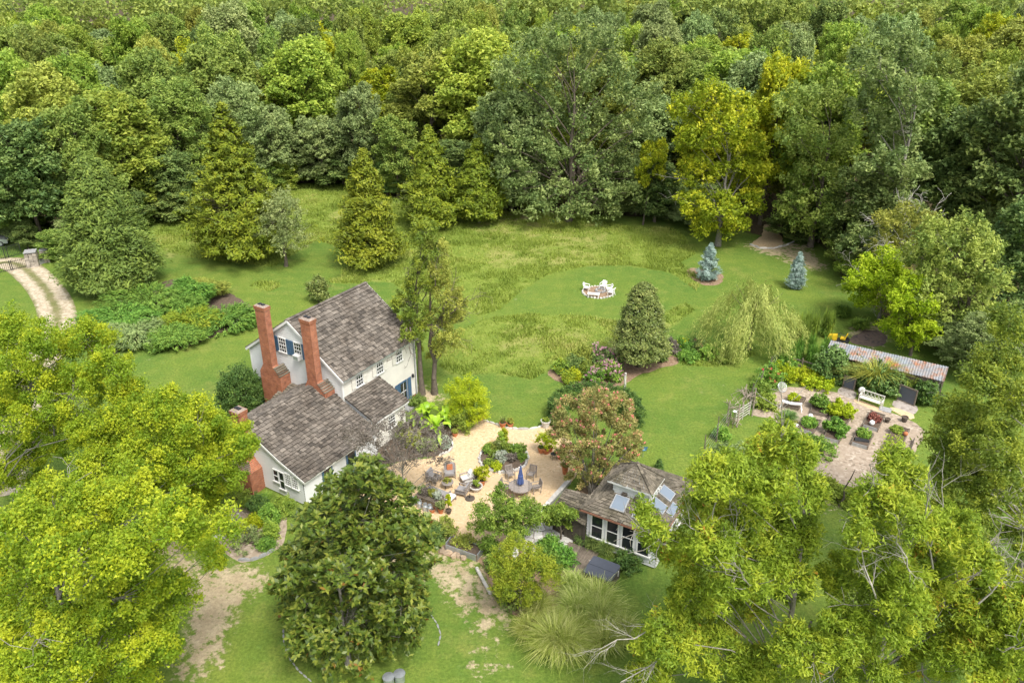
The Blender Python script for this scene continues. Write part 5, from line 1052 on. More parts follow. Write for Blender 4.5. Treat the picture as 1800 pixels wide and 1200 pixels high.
for px, py, h_, R_, mt, lb_ in ((858, 797, .5, .45, 'green', 'green herb cushion at the left of the round bed'), (870, 806, .45, .4, 'green', 'leafy herb left of the silver shrub'), (880, 812, .6, .55, 'silver', 'silver-leaved cushion in the round bed'), (890, 797, .7, .5, 'green', 'leafy green plant in the middle of the round bed'), (905, 800, .6, .5, 'green', 'leafy green plant right of the middle of the round bed'), (915, 795, .55, .4, 'juniper', 'dark herb at the right of the round bed'), (918, 809, .3, .35, 'green', 'low green mat at the right rim of the round bed'), (860, 819, .3, .35, 'juniper', 'low green mat at the lower left of the round bed'), (873, 826, .3, .4, 'bright', 'lime mat spilling over the front stones of the round bed'), (877, 792, .7, .4, 'holly', 'dusky leafy plant at the back of the round bed'), (900, 812, .45, .35, 'smoke', 'brownish herb near the umbrella in the round bed'), (882, 786, 1.4, .3, 'f_light', 'tall leafy sapling at the back of the round bed'), (888, 783, 1.5, .22, 'f_yellow', 'slim yellow-green sapling at the back rim of the round bed'), (866, 792, .5, .4, 'f_olive', 'olive herb at the back left of the round bed')):
    x, y, _ = G(px, py); o = shrub('bed_plant', lb_, 'plant', x, y, h_, R_, mt, nl=5, per=14, rc=.14, n=26, Ln=.1, Wd=.06, group='plants in the round bed'); o.location.z = .12
# round teak table, parasol, chairs
tcn_ = G(915, 853, .75); T_ = thing('garden_table', 'round weathered teak table carrying a folded parasol', 'table', tcn_); R_ = .78
b = MB()
for i in range(11):
    x = -R_+(i+.5)*2*R_/11; hw_ = math.sqrt(max(.02, R_*R_-x*x)); b.box((x, 0, .735), (2*R_/11*.93, 2*hw_, .04), t=rnd.random())
b.build('tabletop', M['teak'], T_)
b = MB(); b.lathe([(R_-.06, .68), (R_, .68), (R_, .72), (R_-.06, .72)], n=32); b.build('rim', M['teak'], T_)
for sx in (-1, 1):
    for sy in (-1, 1): MB().bar((sx*.45, sy*.45, 0), (sx*.4, sy*.4, .7), .07).build('leg', M['teak'], T_)
U_ = thing('parasol', 'folded blue parasol standing through the teak table', 'parasol', tcn_); MB().tube((0, 0, 0), (0, 0, 2.45), .025).build('pole', M['teak'], U_)
b = MB(); n = 16; rows = [(.9, .2), (1.0, .24), (1.5, .18), (2.0, .1), (2.35, .035)]; V = []; Fc = []
for k, (z, r) in enumerate(rows):
    for i in range(n): a = 2*math.pi*i/n; q = r*(1.0 if i % 2 else .62); V.append((q*math.cos(a), q*math.sin(a), z))
    if k: Fc += [((k-1)*n+i, (k-1)*n+(i+1) % n, k*n+(i+1) % n, k*n+i) for i in range(n)]
b.add(V, Fc); cn = b.build('canopy', M['umbrella'], U_); MB().tube((0, 0, 1.55), (0, 0, 1.6), .18, .175, 12).build('tie', M['umbrella'], cn); MB().lathe([(.02, 2.45), (.05, 2.42), (.045, 2.36), (.02, 2.34)], n=8).build('finial', M['teak'], U_)
def chair(loc, rz, label, mat='teak', group='chairs at the teak table', cush=None, w_=.55, scale=1):
    o = thing('garden_chair', label, 'chair', loc, rz, group, (scale,)*3)
    b = MB()
    for i in range(6): b.box((-.22+i*.088, 0, .43), (.075, w_-.08, .025), t=rnd.random())
    b.build('seat', M[mat], o); b = MB()
    for i in range(6): b.bar((-.26, -.2+i*.08, .46), (-.36, -.2+i*.08, .9), .05, .02, t=rnd.random())
    b.bar((-.365, -.27, .9), (-.365, .27, .9), .04, .07); b.build('backrest', M[mat], o)
    for s in (-1, 1):
        MB().bar((.24, s*.25, 0), (.24, s*.25, .63), .045).build('leg', M[mat], o); MB().bar((-.25, s*.25, 0), (-.37, s*.25, .92), .045).build('leg', M[mat], o); MB().bar((.27, s*.25, .64), (-.3, s*.25, .64), .055, .03).build('armrest', M[mat], o)
    if cush: MB().box((0, 0, .48), (.5, .48, .08)).build('cushion', M[cush], o)
    return o
for px, py, lb_ in ((897, 841, 'teak chair at the far left of the round table'), (934, 841, 'grey chair at the far right of the round table'), (889, 863, 'chair pushed in at the near left of the round table'), (942, 864, 'chair pushed in at the near right of the round table')):
    q = G(px, py); chair(q, math.atan2(tcn_[1]-q[1], tcn_[0]-q[0]), lb_)
def armchair(px, py, rz, label, cush='cushion', pillow=None, w_=.75):
    o = thing('lounge_chair', label, 'armchair', G(px, py), rz, 'lounge chairs on the patio'); b = MB(); b.box((0, 0, .27), (.75, w_, .06)); b.build('seat_frame', M['teak'], o)
    for s in (-1, 1):
        MB().bar((.36, s*w_/2, 0), (.36, s*w_/2, .56), .06).build('leg', M['teak'], o); MB().bar((-.36, s*w_/2, 0), (-.42, s*w_/2, .78), .06).build('leg', M['teak'], o); MB().bar((.4, s*w_/2, .57), (-.4, s*w_/2, .57), .09, .035).build('armrest', M['teak'], o)
    b = MB()
    for i in range(5): b.bar((-.4, -w_/2, .35+i*.09), (-.4, w_/2, .35+i*.09), .03, .05, t=rnd.random())
    b.build('backrest', M['teak'], o); MB().box((.02, 0, .37), (.68, w_-.1, .13)).build('cushion', M[cush], o)
    c = MB(); c.hexa([(-.33, -w_/2+.05, .42), (-.2, -w_/2+.05, .42), (-.2, w_/2-.05, .42), (-.33, w_/2-.05, .42), (-.42, -w_/2+.06, .86), (-.29, -w_/2+.06, .84), (-.29, w_/2-.06, .84), (-.42, w_/2-.06, .86)]); c.build('back_cushion', M[cush], o)
    if pillow: p = MB(); p.hexa([(-.2, -.2, .45), (-.08, -.2, .45), (-.08, .2, .45), (-.2, .2, .45), (-.3, -.2, .8), (-.16, -.2, .8), (-.16, .2, .8), (-.3, .2, .8)]); p.build('pillow', M[pillow], o)
    return o
armchair(763, 845, RAD(-25), 'grey cushioned lounge chair under the smoke tree'); armchair(791, 836, RAD(-85), 'lounge chair with a pink pillow beyond the round side table', pillow='terracotta')
armchair(821, 848, RAD(205), 'lounge chair with white cushions beside the citrus pots', 'cushion_white', 'cushion_white'); armchair(813, 868, RAD(160), 'grey lounge chair turned away, nearest the parasol foot')
o = thing('garden_sofa', 'low teak sofa seen from behind, facing the round side table', 'sofa', G(768, 873), RAD(60)); w_ = 1.7
b = MB(); b.box((0, 0, .27), (.75, w_, .06)); b.build('seat_frame', M['teak'], o); b = MB()
for i in range(5): b.bar((-.4, -w_/2, .35+i*.09), (-.4, w_/2, .35+i*.09), .03, .05, t=rnd.random())
b.build('backrest', M['teak'], o); MB().box((.02, 0, .37), (.68, w_-.1, .13)).build('cushion', M['cushion'], o)
for s in (-1, 1):
    for xx in (-.38, .36): MB().box((xx, s*w_/2, .3), (.06, .06, .6)).build('leg', M['teak'], o)
    MB().bar((.4, s*w_/2, .58), (-.4, s*w_/2, .58), .09, .035).build('armrest', M['teak'], o)
o = thing('ottoman', 'low bench with a white cushion at the end of the sofa', 'ottoman', G(790, 880), RAD(60)); MB().box((0, 0, .3), (.7, .7, .06)).build('frame', M['teak'], o); MB().box((0, 0, .38), (.68, .68, .1), taper=.95).build('cushion', M['cushion_white'], o)
for s in (-1, 1):
    for s2 in (-1, 1): MB().box((s*.31, s2*.31, .14), (.06, .06, .28)).build('leg', M['teak'], o)
def pot(px, py, r, h, label, mat='terracotta', cat='pot', z=0, rim=True, plant_=None, prof=None, name='flower_pot', group=None):
    o = thing(name, label, cat, G(px, py), 0, group); b = MB(); b.lathe(prof or [(0, .0), (r*.7, 0), (r*.98, h*.82), (r*1.1, h*.83), (r*1.1, h), (r*.92, h), (r*.88, h*.85)], n=16); b.build('pot', M[mat], o, smooth=False)
    s = MB(); s.prism([(r*.9*math.cos(i*.524), r*.9*math.sin(i*.524)) for i in range(12)], h*.8, h*.86); s.build('soil', M['soil'], o)
    if plant_:
        mt, ph, pr, Ln, Wd, kind = plant_
        if kind == 'blade': g = blades(90, .06, ph, pr, Wd)
        else:
            C, Rc = lobe_clumps(dome_lobes(pr, .1*ph, ph, 6, .5), 16, pr*.28); g = clumps(C, Rc, 30, Ln, Wd, .9, .4)
        me = mesh_np('plant', g[0]+[0, 0, h*.8], g[1], 4, g[2]); link('plant', me, M[mt], o); MB().tube((0, 0, h*.8), (0, 0, h*.8+ph*.6), .02).build('stem', M['bark'], o)
    return o
pot(884, 750, .27, .42, 'terracotta pot with a dark palm at the lawn edge of the patio', plant_=('holly', .7, .5, .1, .03, 'blade'))
pot(897, 751, .24, .4, 'terracotta pot with wispy leaves right of the palm pot', plant_=('f_olive', .5, .25, .1, .05, 'c'))
pot(959, 750, .36, .6, 'large pale-rimmed clay planter beside the ring hedge', 'stone_white', plant_=('f_light', .15, .3, .08, .05, 'c'))
pot(951, 795, .24, .45, 'terracotta pot left of the citrus shrub', plant_=('wood_dark' if 0 else 'f_dark', .15, .18, .07, .05, 'c'))
pot(960, 796, .3, .45, 'terracotta pot with a round yellow-green citrus shrub', plant_=('bright', 1.3, .75, .12, .07, 'c'))
pot(967, 793, .2, .35, 'small clay pot right of the citrus shrub', plant_=('f_olive', .2, .15, .06, .04, 'c'))
pot(993, 832, .24, .75, 'tall terracotta pot under the crape myrtle', plant_=('crape', .3, .3, .09, .05, 'c'))
pot(985, 806, .22, .35, 'terracotta pot of ferns beside the wire chair', plant_=('green', .4, .35, .1, .04, 'c'))
pot(837, 862, .4, .42, 'wide pale bowl planter with dark soil and a green shrub', 'stone_white', prof=[(0, 0), (.22, 0), (.25, .06), (.4, .32), (.46, .36), (.46, .42), (.38, .42), (.34, .34)], plant_=('green', .55, .22, .08, .05, 'c'))
pot(847, 852, .24, .42, 'terracotta pot with a thin yellow citrus', plant_=('f_yellow', 1.2, .5, .11, .06, 'c'))
pot(775, 901, .2, .4, 'terracotta pot with a dusky plant at the end of the potting bench', plant_=('f_grey', .6, .3, .09, .05, 'c'))
pot(760, 900, .2, .3, 'low terracotta pot below the potting bench')
pot(789, 902, .18, .3, 'dark pot with a tall slim lime-green climber', 'wood_dark', plant_=('bright', 1.5, .18, .1, .06, 'c'))
pot(840, 846, .2, .4, 'pot with a bluish plant leaning on a stake', 'stone_grey', plant_=('silver', .7, .25, .12, .06, 'c'))
pot(800, 766, .22, .3, 'terracotta pot by the banana plants', plant_=('f_olive', .3, .25, .08, .04, 'c'))
pot(846, 737, .22, .35, 'terracotta pot at the end of the lime shrub', plant_=('f_olive', .3, .25, .08, .04, 'c'))
# side table with a succulent bowl
o = thing('side_table', 'round iron side table holding plants between the lounge chairs', 'table', G(787, 857)); b = MB(); b.lathe([(0, .5), (.4, .5), (.42, .48), (.42, .46), (0, .46)], n=20); b.build('tabletop', M['teak'], o)
for i in range(3): a = i*2.094; MB().bar((.33*math.cos(a), .33*math.sin(a), 0), (.2*math.cos(a), .2*math.sin(a), .46), .03).build('leg', M['black'], o)
q = G(787, 857); sp = shrub('table_plant', 'low succulents spread over the round side table', 'plant', q[0], q[1], .22, .28, 'f_olive', nl=5, per=10, rc=.08, n=20, Ln=.08, Wd=.05); sp.location.z = .5
o = thing('parasol_stand', 'flat dark round parasol foot beside the grey lounge chair', 'parasol base', G(826, 876)); b = MB(); b.lathe([(0, .0), (.34, 0), (.34, .05), (.1, .08), (.03, .09), (0, .09)], n=20); b.build('plate', M['wood_dark'], o); MB().tube((0, 0, .08), (0, 0, .42), .03).build('tube', M['black'], o)
# potting bench with watering cans
PB = G(756, 889); o = thing('potting_bench', 'rough wooden potting bench crowded with pots and dry plants', 'bench', PB, RAD(-32)); b = MB()
for i in range(4): b.box((0, -.27+i*.18, .75), (1.9, .165, .04), t=rnd.random())
b.build('tabletop', M['wood_old'], o)
for sx in (-1, 1):
    for sy in (-1, 1): MB().box((sx*.85, sy*.25, .37), (.07, .07, .74)).build('leg', M['wood_old'], o)
for i, (px, py, lb_) in enumerate(((727, 886, 'leftmost galvanised can under the potting bench'), (738, 891, 'second galvanised can from the left under the potting bench'), (748, 897, 'third galvanised can from the left under the potting bench'), (756, 899, 'rightmost galvanised can under the potting bench'))):
    c = thing('milk_can', lb_, 'can', G(px, py), rnd.random()*6, 'galvanised cans under the potting bench'); b = MB(); b.lathe([(0, 0), (.17, 0), (.18, .04), (.18, .38), (.1, .5), (.1, .56), (.13, .58), (0, .58)], n=14); b.build('body', M['steel'], c)
    for s in (-1, 1): MB().path([(s*.17, 0, .3), (s*.24, 0, .38), (s*.13, 0, .48)], .012, 4).build('handle', M['steel'], c)
for i, (dx, dy, mt, lb_) in enumerate(((-.7, .1, 'f_grey', 'grey trailing plant at the left end of the potting bench'), (-.3, -.05, 'smoke', 'dry brown plant on the potting bench'), (.15, .1, 'f_olive', 'olive herb in the middle of the potting bench'), (.6, 0, 'silver', 'silvery plant at the right end of the potting bench'))):
    x = PB[0]+dx*math.cos(RAD(-32))-dy*math.sin(RAD(-32)); y = PB[1]+dx*math.sin(RAD(-32))+dy*math.cos(RAD(-32)); s = shrub('bench_plant', lb_, 'plant', x, y, .5, .3, mt, nl=5, per=10, rc=.12, n=22, Ln=.1, Wd=.05); s.location.z = .77
o = thing('wire_chair', 'thin wire garden chair beside the crape myrtle', 'chair', G(973, 806), RAD(200)); b = MB(); b.lathe([(.0, .45), (.22, .45), (.23, .43), (0, .43)], n=14); b.build('seat', M['black'], o)
for i in range(4): a = .78+i*1.571; MB().tube((.24*math.cos(a), .24*math.sin(a), 0), (.17*math.cos(a), .17*math.sin(a), .44), .012, n=5).build('leg', M['black'], o)
b = MB(); b.path([(-.2, -.18, .45), (-.27, -.19, .75), (-.29, 0, .88), (-.27, .19, .75), (-.2, .18, .45)], .012, 5); b.build('backrest', M['black'], o)
# patio edging stones and kerbs
def kerb(name, label, pix, sx, sz, mat, gap=.02, cat='edging', wd=.16):
    W_ = [P(*q)[:2] for q in pix]; L0 = thing(name, label, cat, (W_[0][0], W_[0][1], 0)); seg = []
    for a, c in zip(W_, W_[1:]):
        n_ = max(1, int(np.linalg.norm(c-a)/sx)); seg += [(a+(c-a)*(i+.5)/n_, np.linalg.norm(c-a)/n_, math.atan2(*(c-a)[::-1])) for i in range(n_)]
    for p, l, an in seg: MB().stone((0, 0, 0), ((l-gap)*1.15, wd*rnd.uniform(.8, 1.2), sz*rnd.uniform(.8, 1.2)), 0, rnd.random(), .1, rnd).build('stone', M[mat], L0, loc=(p[0]-W_[0][0], p[1]-W_[0][1], 0), rz=an)
    return L0
kerb('stone_edging', 'curved line of pale stones between patio and lawn', [(850, 739), (870, 746), (890, 752), (910, 755), (930, 755), (945, 752), (955, 748)], .45, .16, 'stone_white')
kerb('stone_edging', 'curved stone edging round the planting bed by the smoke tree', [(785, 770), (795, 778), (796, 787), (788, 795), (772, 801)], .4, .2, 'stone_white')
kerb('stone_edging', 'curved stone edging of the herb garden lower left', [(420, 985), (440, 985), (455, 981), (470, 974), (482, 967)], .4, .18, 'stone_grey')
kerb('stone_edging', 'thin curved stone line round the foot of the magnolia, left side', [(498, 1105), (499, 1130), (508, 1155), (525, 1178), (548, 1198)], .3, .05, 'stone_grey', wd=.09, gap=.08)
kerb('stone_edging', 'thin curved stone line round the foot of the magnolia, right side', [(757, 1080), (768, 1095), (775, 1115), (770, 1135)], .3, .05, 'stone_grey', wd=.09, gap=.08)
kerb('stone_edging', 'curved stone line by the woodland path', [(1318, 430), (1335, 437), (1360, 437), (1382, 432), (1396, 425)], .6, .2, 'stone_white')
q0, q1 = P(1000, 848), P(903, 955); d_ = q1-q0; o = thing('patio_wall', 'low straight wall capped with pale boards along the patio, above the flagstones', 'wall', (q0[0], q0[1], 0), math.atan2(d_[1], d_[0])); ln_ = float(np.linalg.norm(d_))
MB().box((ln_/2, .05, .14), (ln_, .22, .28)).build('wall', M['stone_grey'], o)
for i in range(5): MB().box((ln_*(i+.5)/5, .05, .31), (ln_/5-.02, .3, .06), t=rnd.random()).build('coping', M['stone_white'], o)
# flagstones
rect = [(-1.3, -1.6), (1.3, -1.6), (1.3, 1.6), (-1.3, 1.6)]
fl = sheet('flagstone_terrace', [(925, 945), (945, 925), (985, 922), (1000, 940), (985, 965), (965, 985), (935, 978)], .011, M['rubble'], .03, 21); fp = [(925, 945), (945, 925), (985, 922), (1000, 940), (985, 965), (965, 985), (935, 978)]
cen = []
for i in range(4000):
    px, py = rnd.uniform(925, 1000), rnd.uniform(922, 985)
    if not inpoly(np.array([px]), np.array([py]), fp)[0]: continue
    q = P(px, py)[:2]
    if all((q[0]-a)**2+(q[1]-c)**2 > .52**2 for a, c in cen): cen.append((q[0], q[1]))
for i, (x, y) in enumerate(cen):   # each flag is its cell shrunk by the joint
    poly = [(x+.55*math.cos(k*.3491), y+.55*math.sin(k*.3491)) for k in range(18)]
    for j, (a, c) in enumerate(cen):
        if j == i or (a-x)**2+(c-y)**2 > 1.6: continue
        nx_, ny_ = a-x, c-y; dl = math.hypot(nx_, ny_); nx_ /= dl; ny_ /= dl; lim_ = dl/2-.035; out = []
        for k in range(len(poly)):
            p, r = poly[k], poly[(k+1) % len(poly)]; dp, dr_ = (p[0]-x)*nx_+(p[1]-y)*ny_-lim_, (r[0]-x)*nx_+(r[1]-y)*ny_-lim_
            if dp <= 0: out.append(p)
            if dp*dr_ < 0: u = dp/(dp-dr_); out.append((p[0]+(r[0]-p[0])*u, p[1]+(r[1]-p[1])*u))
        poly = out
    if len(poly) > 2: MB().prism([(p[0]-x, p[1]-y) for p in poly], 0, .045, t=rnd.random()).build('flagstone', M['stone_white'], fl, loc=(x, y, .012))
# raised metal bed and rocks at the front of the patio
def raised(px4, z, label, mats=('steel',)*4, soil='soil', name='raised_bed', group=None):
    W_ = [P(*q) for q in px4]; c = sum(W_)/4; o = thing(name, label, 'raised bed', (c[0], c[1], 0), 0, group); q = [(a-c) for a in W_]
    MB().prism([(a[0]*.95, a[1]*.95) for a in q], .02, z*.8).build('soil', M[soil], o)
    for i in range(4):
        a, d = q[i], q[(i+1) % 4]; MB().bar((a[0], a[1], z/2), (d[0], d[1], z/2), .05, z).build('side_board', M[mats[i]], o)
    b = MB()
    for a in q: b.box((a[0], a[1], z*.53), (.08, .08, z*1.06))
    b.build('corner_posts', M['wood_old'], o); return o, c
raised([(783, 966), (838, 986), (850, 970), (794, 950)], .45, 'grey metal raised bed at the front edge of the patio')
for i in range(9):
    q = G(768+i*5.5+rnd.uniform(-3, 3), 966+i*1.8+rnd.uniform(-4, 4)); one('rock', MB().stone((0, 0, 0), (rnd.uniform(.4, .65), rnd.uniform(.3, .5), rnd.uniform(.12, .22)), rnd.random()*3, rnd.random(), .3), 'stone_tan', 'tan rock in the row below the metal raised bed', 'rock', q, group='rocks below the metal raised bed')
o = thing('stone_planter', 'big pale rounded stone planter between the green and the yellowish small tree', 'planter', G(893, 985)); MB().lathe([(0, 0), (.5, 0), (.62, .3), (.64, .7), (.6, .75), (.5, .75), (.46, .66), (0, .66)], n=18).build('bowl', M['stone_white'], o)
q0, q1 = P(838, 1000), P(862, 1045); one('edging_log', MB().tube((0, 0, .1), (q1[0]-q0[0], q1[1]-q0[1], .1), .11, .1, 8), 'bark_pale', 'weathered log edging the shrub bed', 'log', (q0[0], q0[1], 0))
for px, py, lb_ in ((703, 1196, 'galvanised lidded can at the bottom edge below the magnolia, right of its twin'), (684, 1202, 'galvanised lidded can at the bottom edge below the magnolia, left of its twin')):
    o = thing('metal_can', lb_, 'can', G(px, py)); MB().lathe([(0, 0), (.25, 0), (.28, .5), (.27, .52)], n=18).build('body', M['steel'], o); MB().lathe([(.3, .5), (.3, .54), (.12, .58), (0, .59)], n=18).build('lid', M['steel'], o)
# hot tub with folding cover
HT = P(1058, 1000, .85); o = thing('hot_tub', 'square hot tub under a dark grey folding cover', 'hot tub', (HT[0], HT[1], 0), RAD(60)); MB().box((0, 0, .4), (1.55, 1.65, .8)).build('cabinet', M['wood_dark'], o)
for s in (-1, 1):
    pts = []; hx, hy, r = .4, .86, .16
    for cxx, cyy, a0 in ((hx*2-r-.02, hy-r, 0), (-.0, hy, None), (0, -hy, None), (hx*2-r-.02, -hy+r, -90)):
        if a0 is None: pts.append((.012, cyy))
        else: pts += [(cxx+r*math.cos(RAD(a0+k*22.5)), cyy+r*math.sin(RAD(a0+k*22.5))) for k in range(5)]
    pts = [(s*p[0], p[1]) for p in pts]; pts = pts if s > 0 else pts[::-1]; MB().prism(pts, .8, .92).build('cover_half', M['slate'], o)
for s in (-1, 1): MB().bar((.3, s*.9, .5), (.3, s*.9, .9), .04, .02).build('cover_strap', M['plastic_white'], o)
dk = P(1010, 985); o = thing('timber_deck', 'small weathered plank deck beside the hot tub', 'deck', (dk[0], dk[1], 0), RAD(60))
for i in range(12): MB().box((0, -.95+i*.17, .06), (2.6, .155, .05), t=rnd.random()).build('plank', M['wood_old'], o)
# ================================================================ fire pit
fc = G(1051, 514); RF = 27*mpp(P(1051, 514)); o = thing('fire_pit', 'round fire pit area with brown mulch and a stone rim on the lawn', 'fire pit', fc)
MB().prism([(RF*.97*math.cos(i*.2618), RF*.97*math.sin(i*.2618)) for i in range(24)], .006, .05).build('mulch', M['mulch'], o)
for i in range(30): a = i*.2094; MB().stone((0, 0, 0), (rnd.uniform(.24, .4), rnd.uniform(.18, .28), rnd.uniform(.1, .2)), 0, rnd.random(), rnd=rnd).build('stone', M['stone_white'], o, loc=(RF*math.cos(a), RF*math.sin(a), .01), rz=a+1.57)
for i in range(10): a = i*.628; MB().stone((0, 0, 0), (.3, .22, .22), 0, rnd.random(), rnd=rnd).build('hearth_stone', M['stone_grey'], o, loc=(.5*math.cos(a)+.3, .5*math.sin(a)+.25, .04), rz=a+1.57)
def plastic_chair(px, py, label, tgt):
    q = G(px, py); o = thing('plastic_chair', label, 'chair', q, math.atan2(tgt[1]-q[1], tgt[0]-q[0]), 'white chairs round the fire pit'); b = MB(); b.box((0, 0, .42), (.52, .52, .05)); b.build('seat', M['plastic_white'], o)
    b = MB()
    for i in range(6): b.bar((-.24, -.2+i*.08, .44), (-.4, -.22+i*.088, .95-.05*abs(i-2.5)), .06, .025)
    b.bar((-.37, -.25, .86), (-.37, .25, .86), .03, .06); b.build('backrest', M['plastic_white'], o)
    for s in (-1, 1):
        MB().path([(.27, s*.27, 0), (.25, s*.28, .42), (.22, s*.3, .66), (-.3, s*.28, .7), (-.34, s*.24, .8)], .035, 5).build('armrest', M['plastic_white'], o); MB().tube((-.26, s*.25, .42), (-.36, s*.28, 0), .03).build('leg', M['plastic_white'], o)
    return o
for px, py, lb_ in ((1031, 510), 0, 0) and ((1031, 511, 'white plastic chair at the left of the fire pit'), (1060, 508, 'white plastic chair at the back of the fire pit'), (1070, 513, 'white plastic chair at the right of the fire pit, the farther one'), (1074, 519, 'white plastic chair at the right of the fire pit, the nearer one')): plastic_chair(px, py, lb_, fc)
o = thing('white_bench', 'white low table in front of the fire pit', 'table', G(1043, 523), RAD(-12)); b = MB(); b.box((0, 0, .45), (1.25, .5, .06)); b.build('tabletop', M['plastic_white'], o)
for sx in (-1, 1):
    for sy in (-1, 1): MB().tube((sx*.55, sy*.22, 0), (sx*.5, sy*.18, .43), .03).build('leg', M['plastic_white'], o)
# ================================================================ vegetable garden
BED = [((1392, 697), (1415, 703), (1402, 722), (1378, 716), 'small raised bed beside the white curved slab', 0), ((1430, 704), (1465, 711), (1452, 733), (1424, 728), 'raised bed full of tall leafy greens left of the middle', 1), ((1412, 736), (1442, 743), (1428, 765), (1403, 757), 'raised bed with young plants and striped metal end', 2), ((1464, 716), (1500, 725), (1487, 752), (1455, 745), 'raised bed hidden by the biggest leafy plants', 3), ((1458, 748), (1488, 756), (1474, 780), (1448, 773), 'leafy raised bed at the front of the middle row', 4), ((1530, 726), (1554, 734), (1542, 759), (1516, 751), 'raised bed with red-leaved plants and a white ball', 5), ((1508, 757), (1534, 767), (1524, 790), (1496, 782), 'raised bed with a dark cloth over it', 6), ((1572, 751), (1597, 759), (1587, 782), (1560, 774), 'raised bed with a low green tuft and an orange ball', 7), ((1559, 776), (1586, 784), (1578, 806), (1548, 798), 'raised bed nearest the oak tops', 8)]
bedc = {}
for a, b_, c_, d_, lb_, i in BED: o, c = raised([d_, c_, b_, a], .28, lb_, ('steel' if i in (2, 4, 5, 6) else 'wood_old', 'wood_old', 'wood_old', 'wood_old'), group=None); bedc[i] = c
for i, mt, h_, R_, lb_ in ((0, 'bright', .35, .35, 'yellowish seedling in the small raised bed'), (1, 'green', .9, 1.0, 'big clump of leafy greens left of the middle'), (2, 'green', .4, .6, 'young plants in the bed with striped metal end'), (3, 'bright', 1.1, 1.15, 'tall pale-flowered vegetable clump, biggest in the garden'), (4, 'green', 1.0, 1.05, 'leafy vegetable clump at the front of the middle row'), (5, 'redleaf', .35, .4, 'dull red-leaved plants in the raised bed'), (6, 'green', .35, .5, 'green tuft next to the dark cloth'), (7, 'green', .25, .4, 'low green tuft near the orange ball')):
    o = shrub('vegetable_plant', lb_, 'plant', bedc[i][0]+(.2 if i in (6,) else 0), bedc[i][1]+(.3 if i in (0, 6, 7) else 0), h_*.8, R_*.8, mt, nl=7, per=20, rc=.2, n=34, Ln=.16, Wd=.11); o.location.z = .2
def ball(px, py, r, mat, label, z=0):
    b = MB(); b.lathe([(r*math.sin(i*math.pi/8), r-r*math.cos(i*math.pi/8)) for i in range(9)], n=14); q = G(px, py); o = one('garden_ball', b, mat, label, 'ball', (q[0], q[1], z), smooth=True)
ball(1424, 735, .2, 'plastic_white', 'white ball beside the leafy greens', .02); ball(1531, 751, .2, 'plastic_white', 'white ball in the bed of red-leaved plants', .24); ball(1590, 770, .17, 'terracotta', 'orange ball in the raised bed', .24)
cl_ = P(1511, 776); b = MB(); b.hexa([(-.5, -.25, 0), (.5, -.5, 0), (.55, -.2, 0), (-.4, .15, 0), (-.48, -.2, .1), (.45, -.45, .12), (.5, -.25, .1), (-.38, .1, .12)]); one('dark_cloth', b, 'black', 'dark folded cloth lying on the raised bed', 'cloth', (cl_[0], cl_[1], .25))
pot(1559, 742, .2, .35, 'dark clay pot beside the bed of red-leaved plants', 'wood_dark'); pot(1589, 741, .24, .45, 'brown pot at the garden step', 'wood_dark'); pot(1512, 699, .22, .5, 'pot carrying a white ball left of the bench', 'wood_old'); ball(1512, 699, .26, 'plastic_white', 'white ball on a pot left of the lattice bench', .48)
# lattice-backed bench
q0, q1 = P(1513, 705), P(1546, 716); an = math.atan2(*(q1-q0)[1::-1]); w_ = 1.75; c = (q0+q1)/2; o = thing('lattice_bench', 'cream bench with crossed lattice back in front of the shed vines', 'bench', (c[0], c[1], 0), an)
b = MB()
for i in range(5): b.box((0, -.2+i*.1, .43), (w_, .085, .03), t=rnd.random())
b.build('seat', M['cream'], o); b = MB(); b.bar((-w_/2, .27, .95), (w_/2, .27, .95), .05, .07); b.bar((-w_/2, .27, .52), (w_/2, .27, .52), .05, .05)
for i in range(6):
    x = -w_/2+w_*i/6
    for s in (0, 1): b.bar((x+s*w_/6, .27+s*.02, .52), (x+(1-s)*w_/6, .27+s*.02, .95), .03, .025)
b.build('backrest', M['cream'], o)
for s in (-1, 1): MB().box((s*w_/2, -.2, .32), (.06, .06, .64)).build('leg', M['cream'], o); MB().box((s*w_/2, .27, .5), (.06, .06, 1.0)).build('leg', M['cream'], o); MB().bar((s*w_/2, -.24, .65), (s*w_/2, .27, .65), .07, .04).build('armrest', M['cream'], o)
sheet('paving_strip', [(1502, 706), (1508, 702), (1548, 718), (1544, 724)], .022, M['gravel'], .02, 31); sheet('paving_strip', [(1566, 720), (1572, 716), (1606, 729), (1600, 737)], .022, M['gravel'], .02, 32); sheet('stone_landing', [(1472, 690), (1480, 680), (1505, 690), (1500, 702)], .02, M['rubble'], .05, 33); sheet('stone_landing', [(1568, 712), (1580, 702), (1612, 714), (1604, 729)], .02, M['rubble'], .05, 34)
b = MB(); b.box((0, 0, .03), (.9, .75, .06)); one('paving_slab', b, 'stone_grey', 'grey stone slab at the end of the bench', 'slab', G(1556, 720), RAD(-30))
def screen_door(p0, p1, h_, label, lean=.0):
    q0, q1 = P(*p0), P(*p1); d = q1-q0; w_ = float(np.linalg.norm(d)); o = thing('screen_door', label, 'door', (q0[0], q0[1], 0), math.atan2(d[1], d[0]))
    for x in (0, w_): MB().box((x, 0, h_/2), (.1, .07, h_)).build('stile', M['wood_old'], o)
    for z in (.06, h_-.05): MB().box((w_/2, 0, z), (w_-.1, .06, .1)).build('rail', M['wood_old'], o)
    MB().box((w_/2, .0, h_/2), (w_-.1, .012, h_-.2)).build('mesh_screen', M['slate'], o)
screen_door((1577, 702), (1606, 714), 1.45, 'framed dark screen door right of the bench'); screen_door((1481, 681), (1500, 687), 1.2, 'small framed screen gate half hidden by vines')
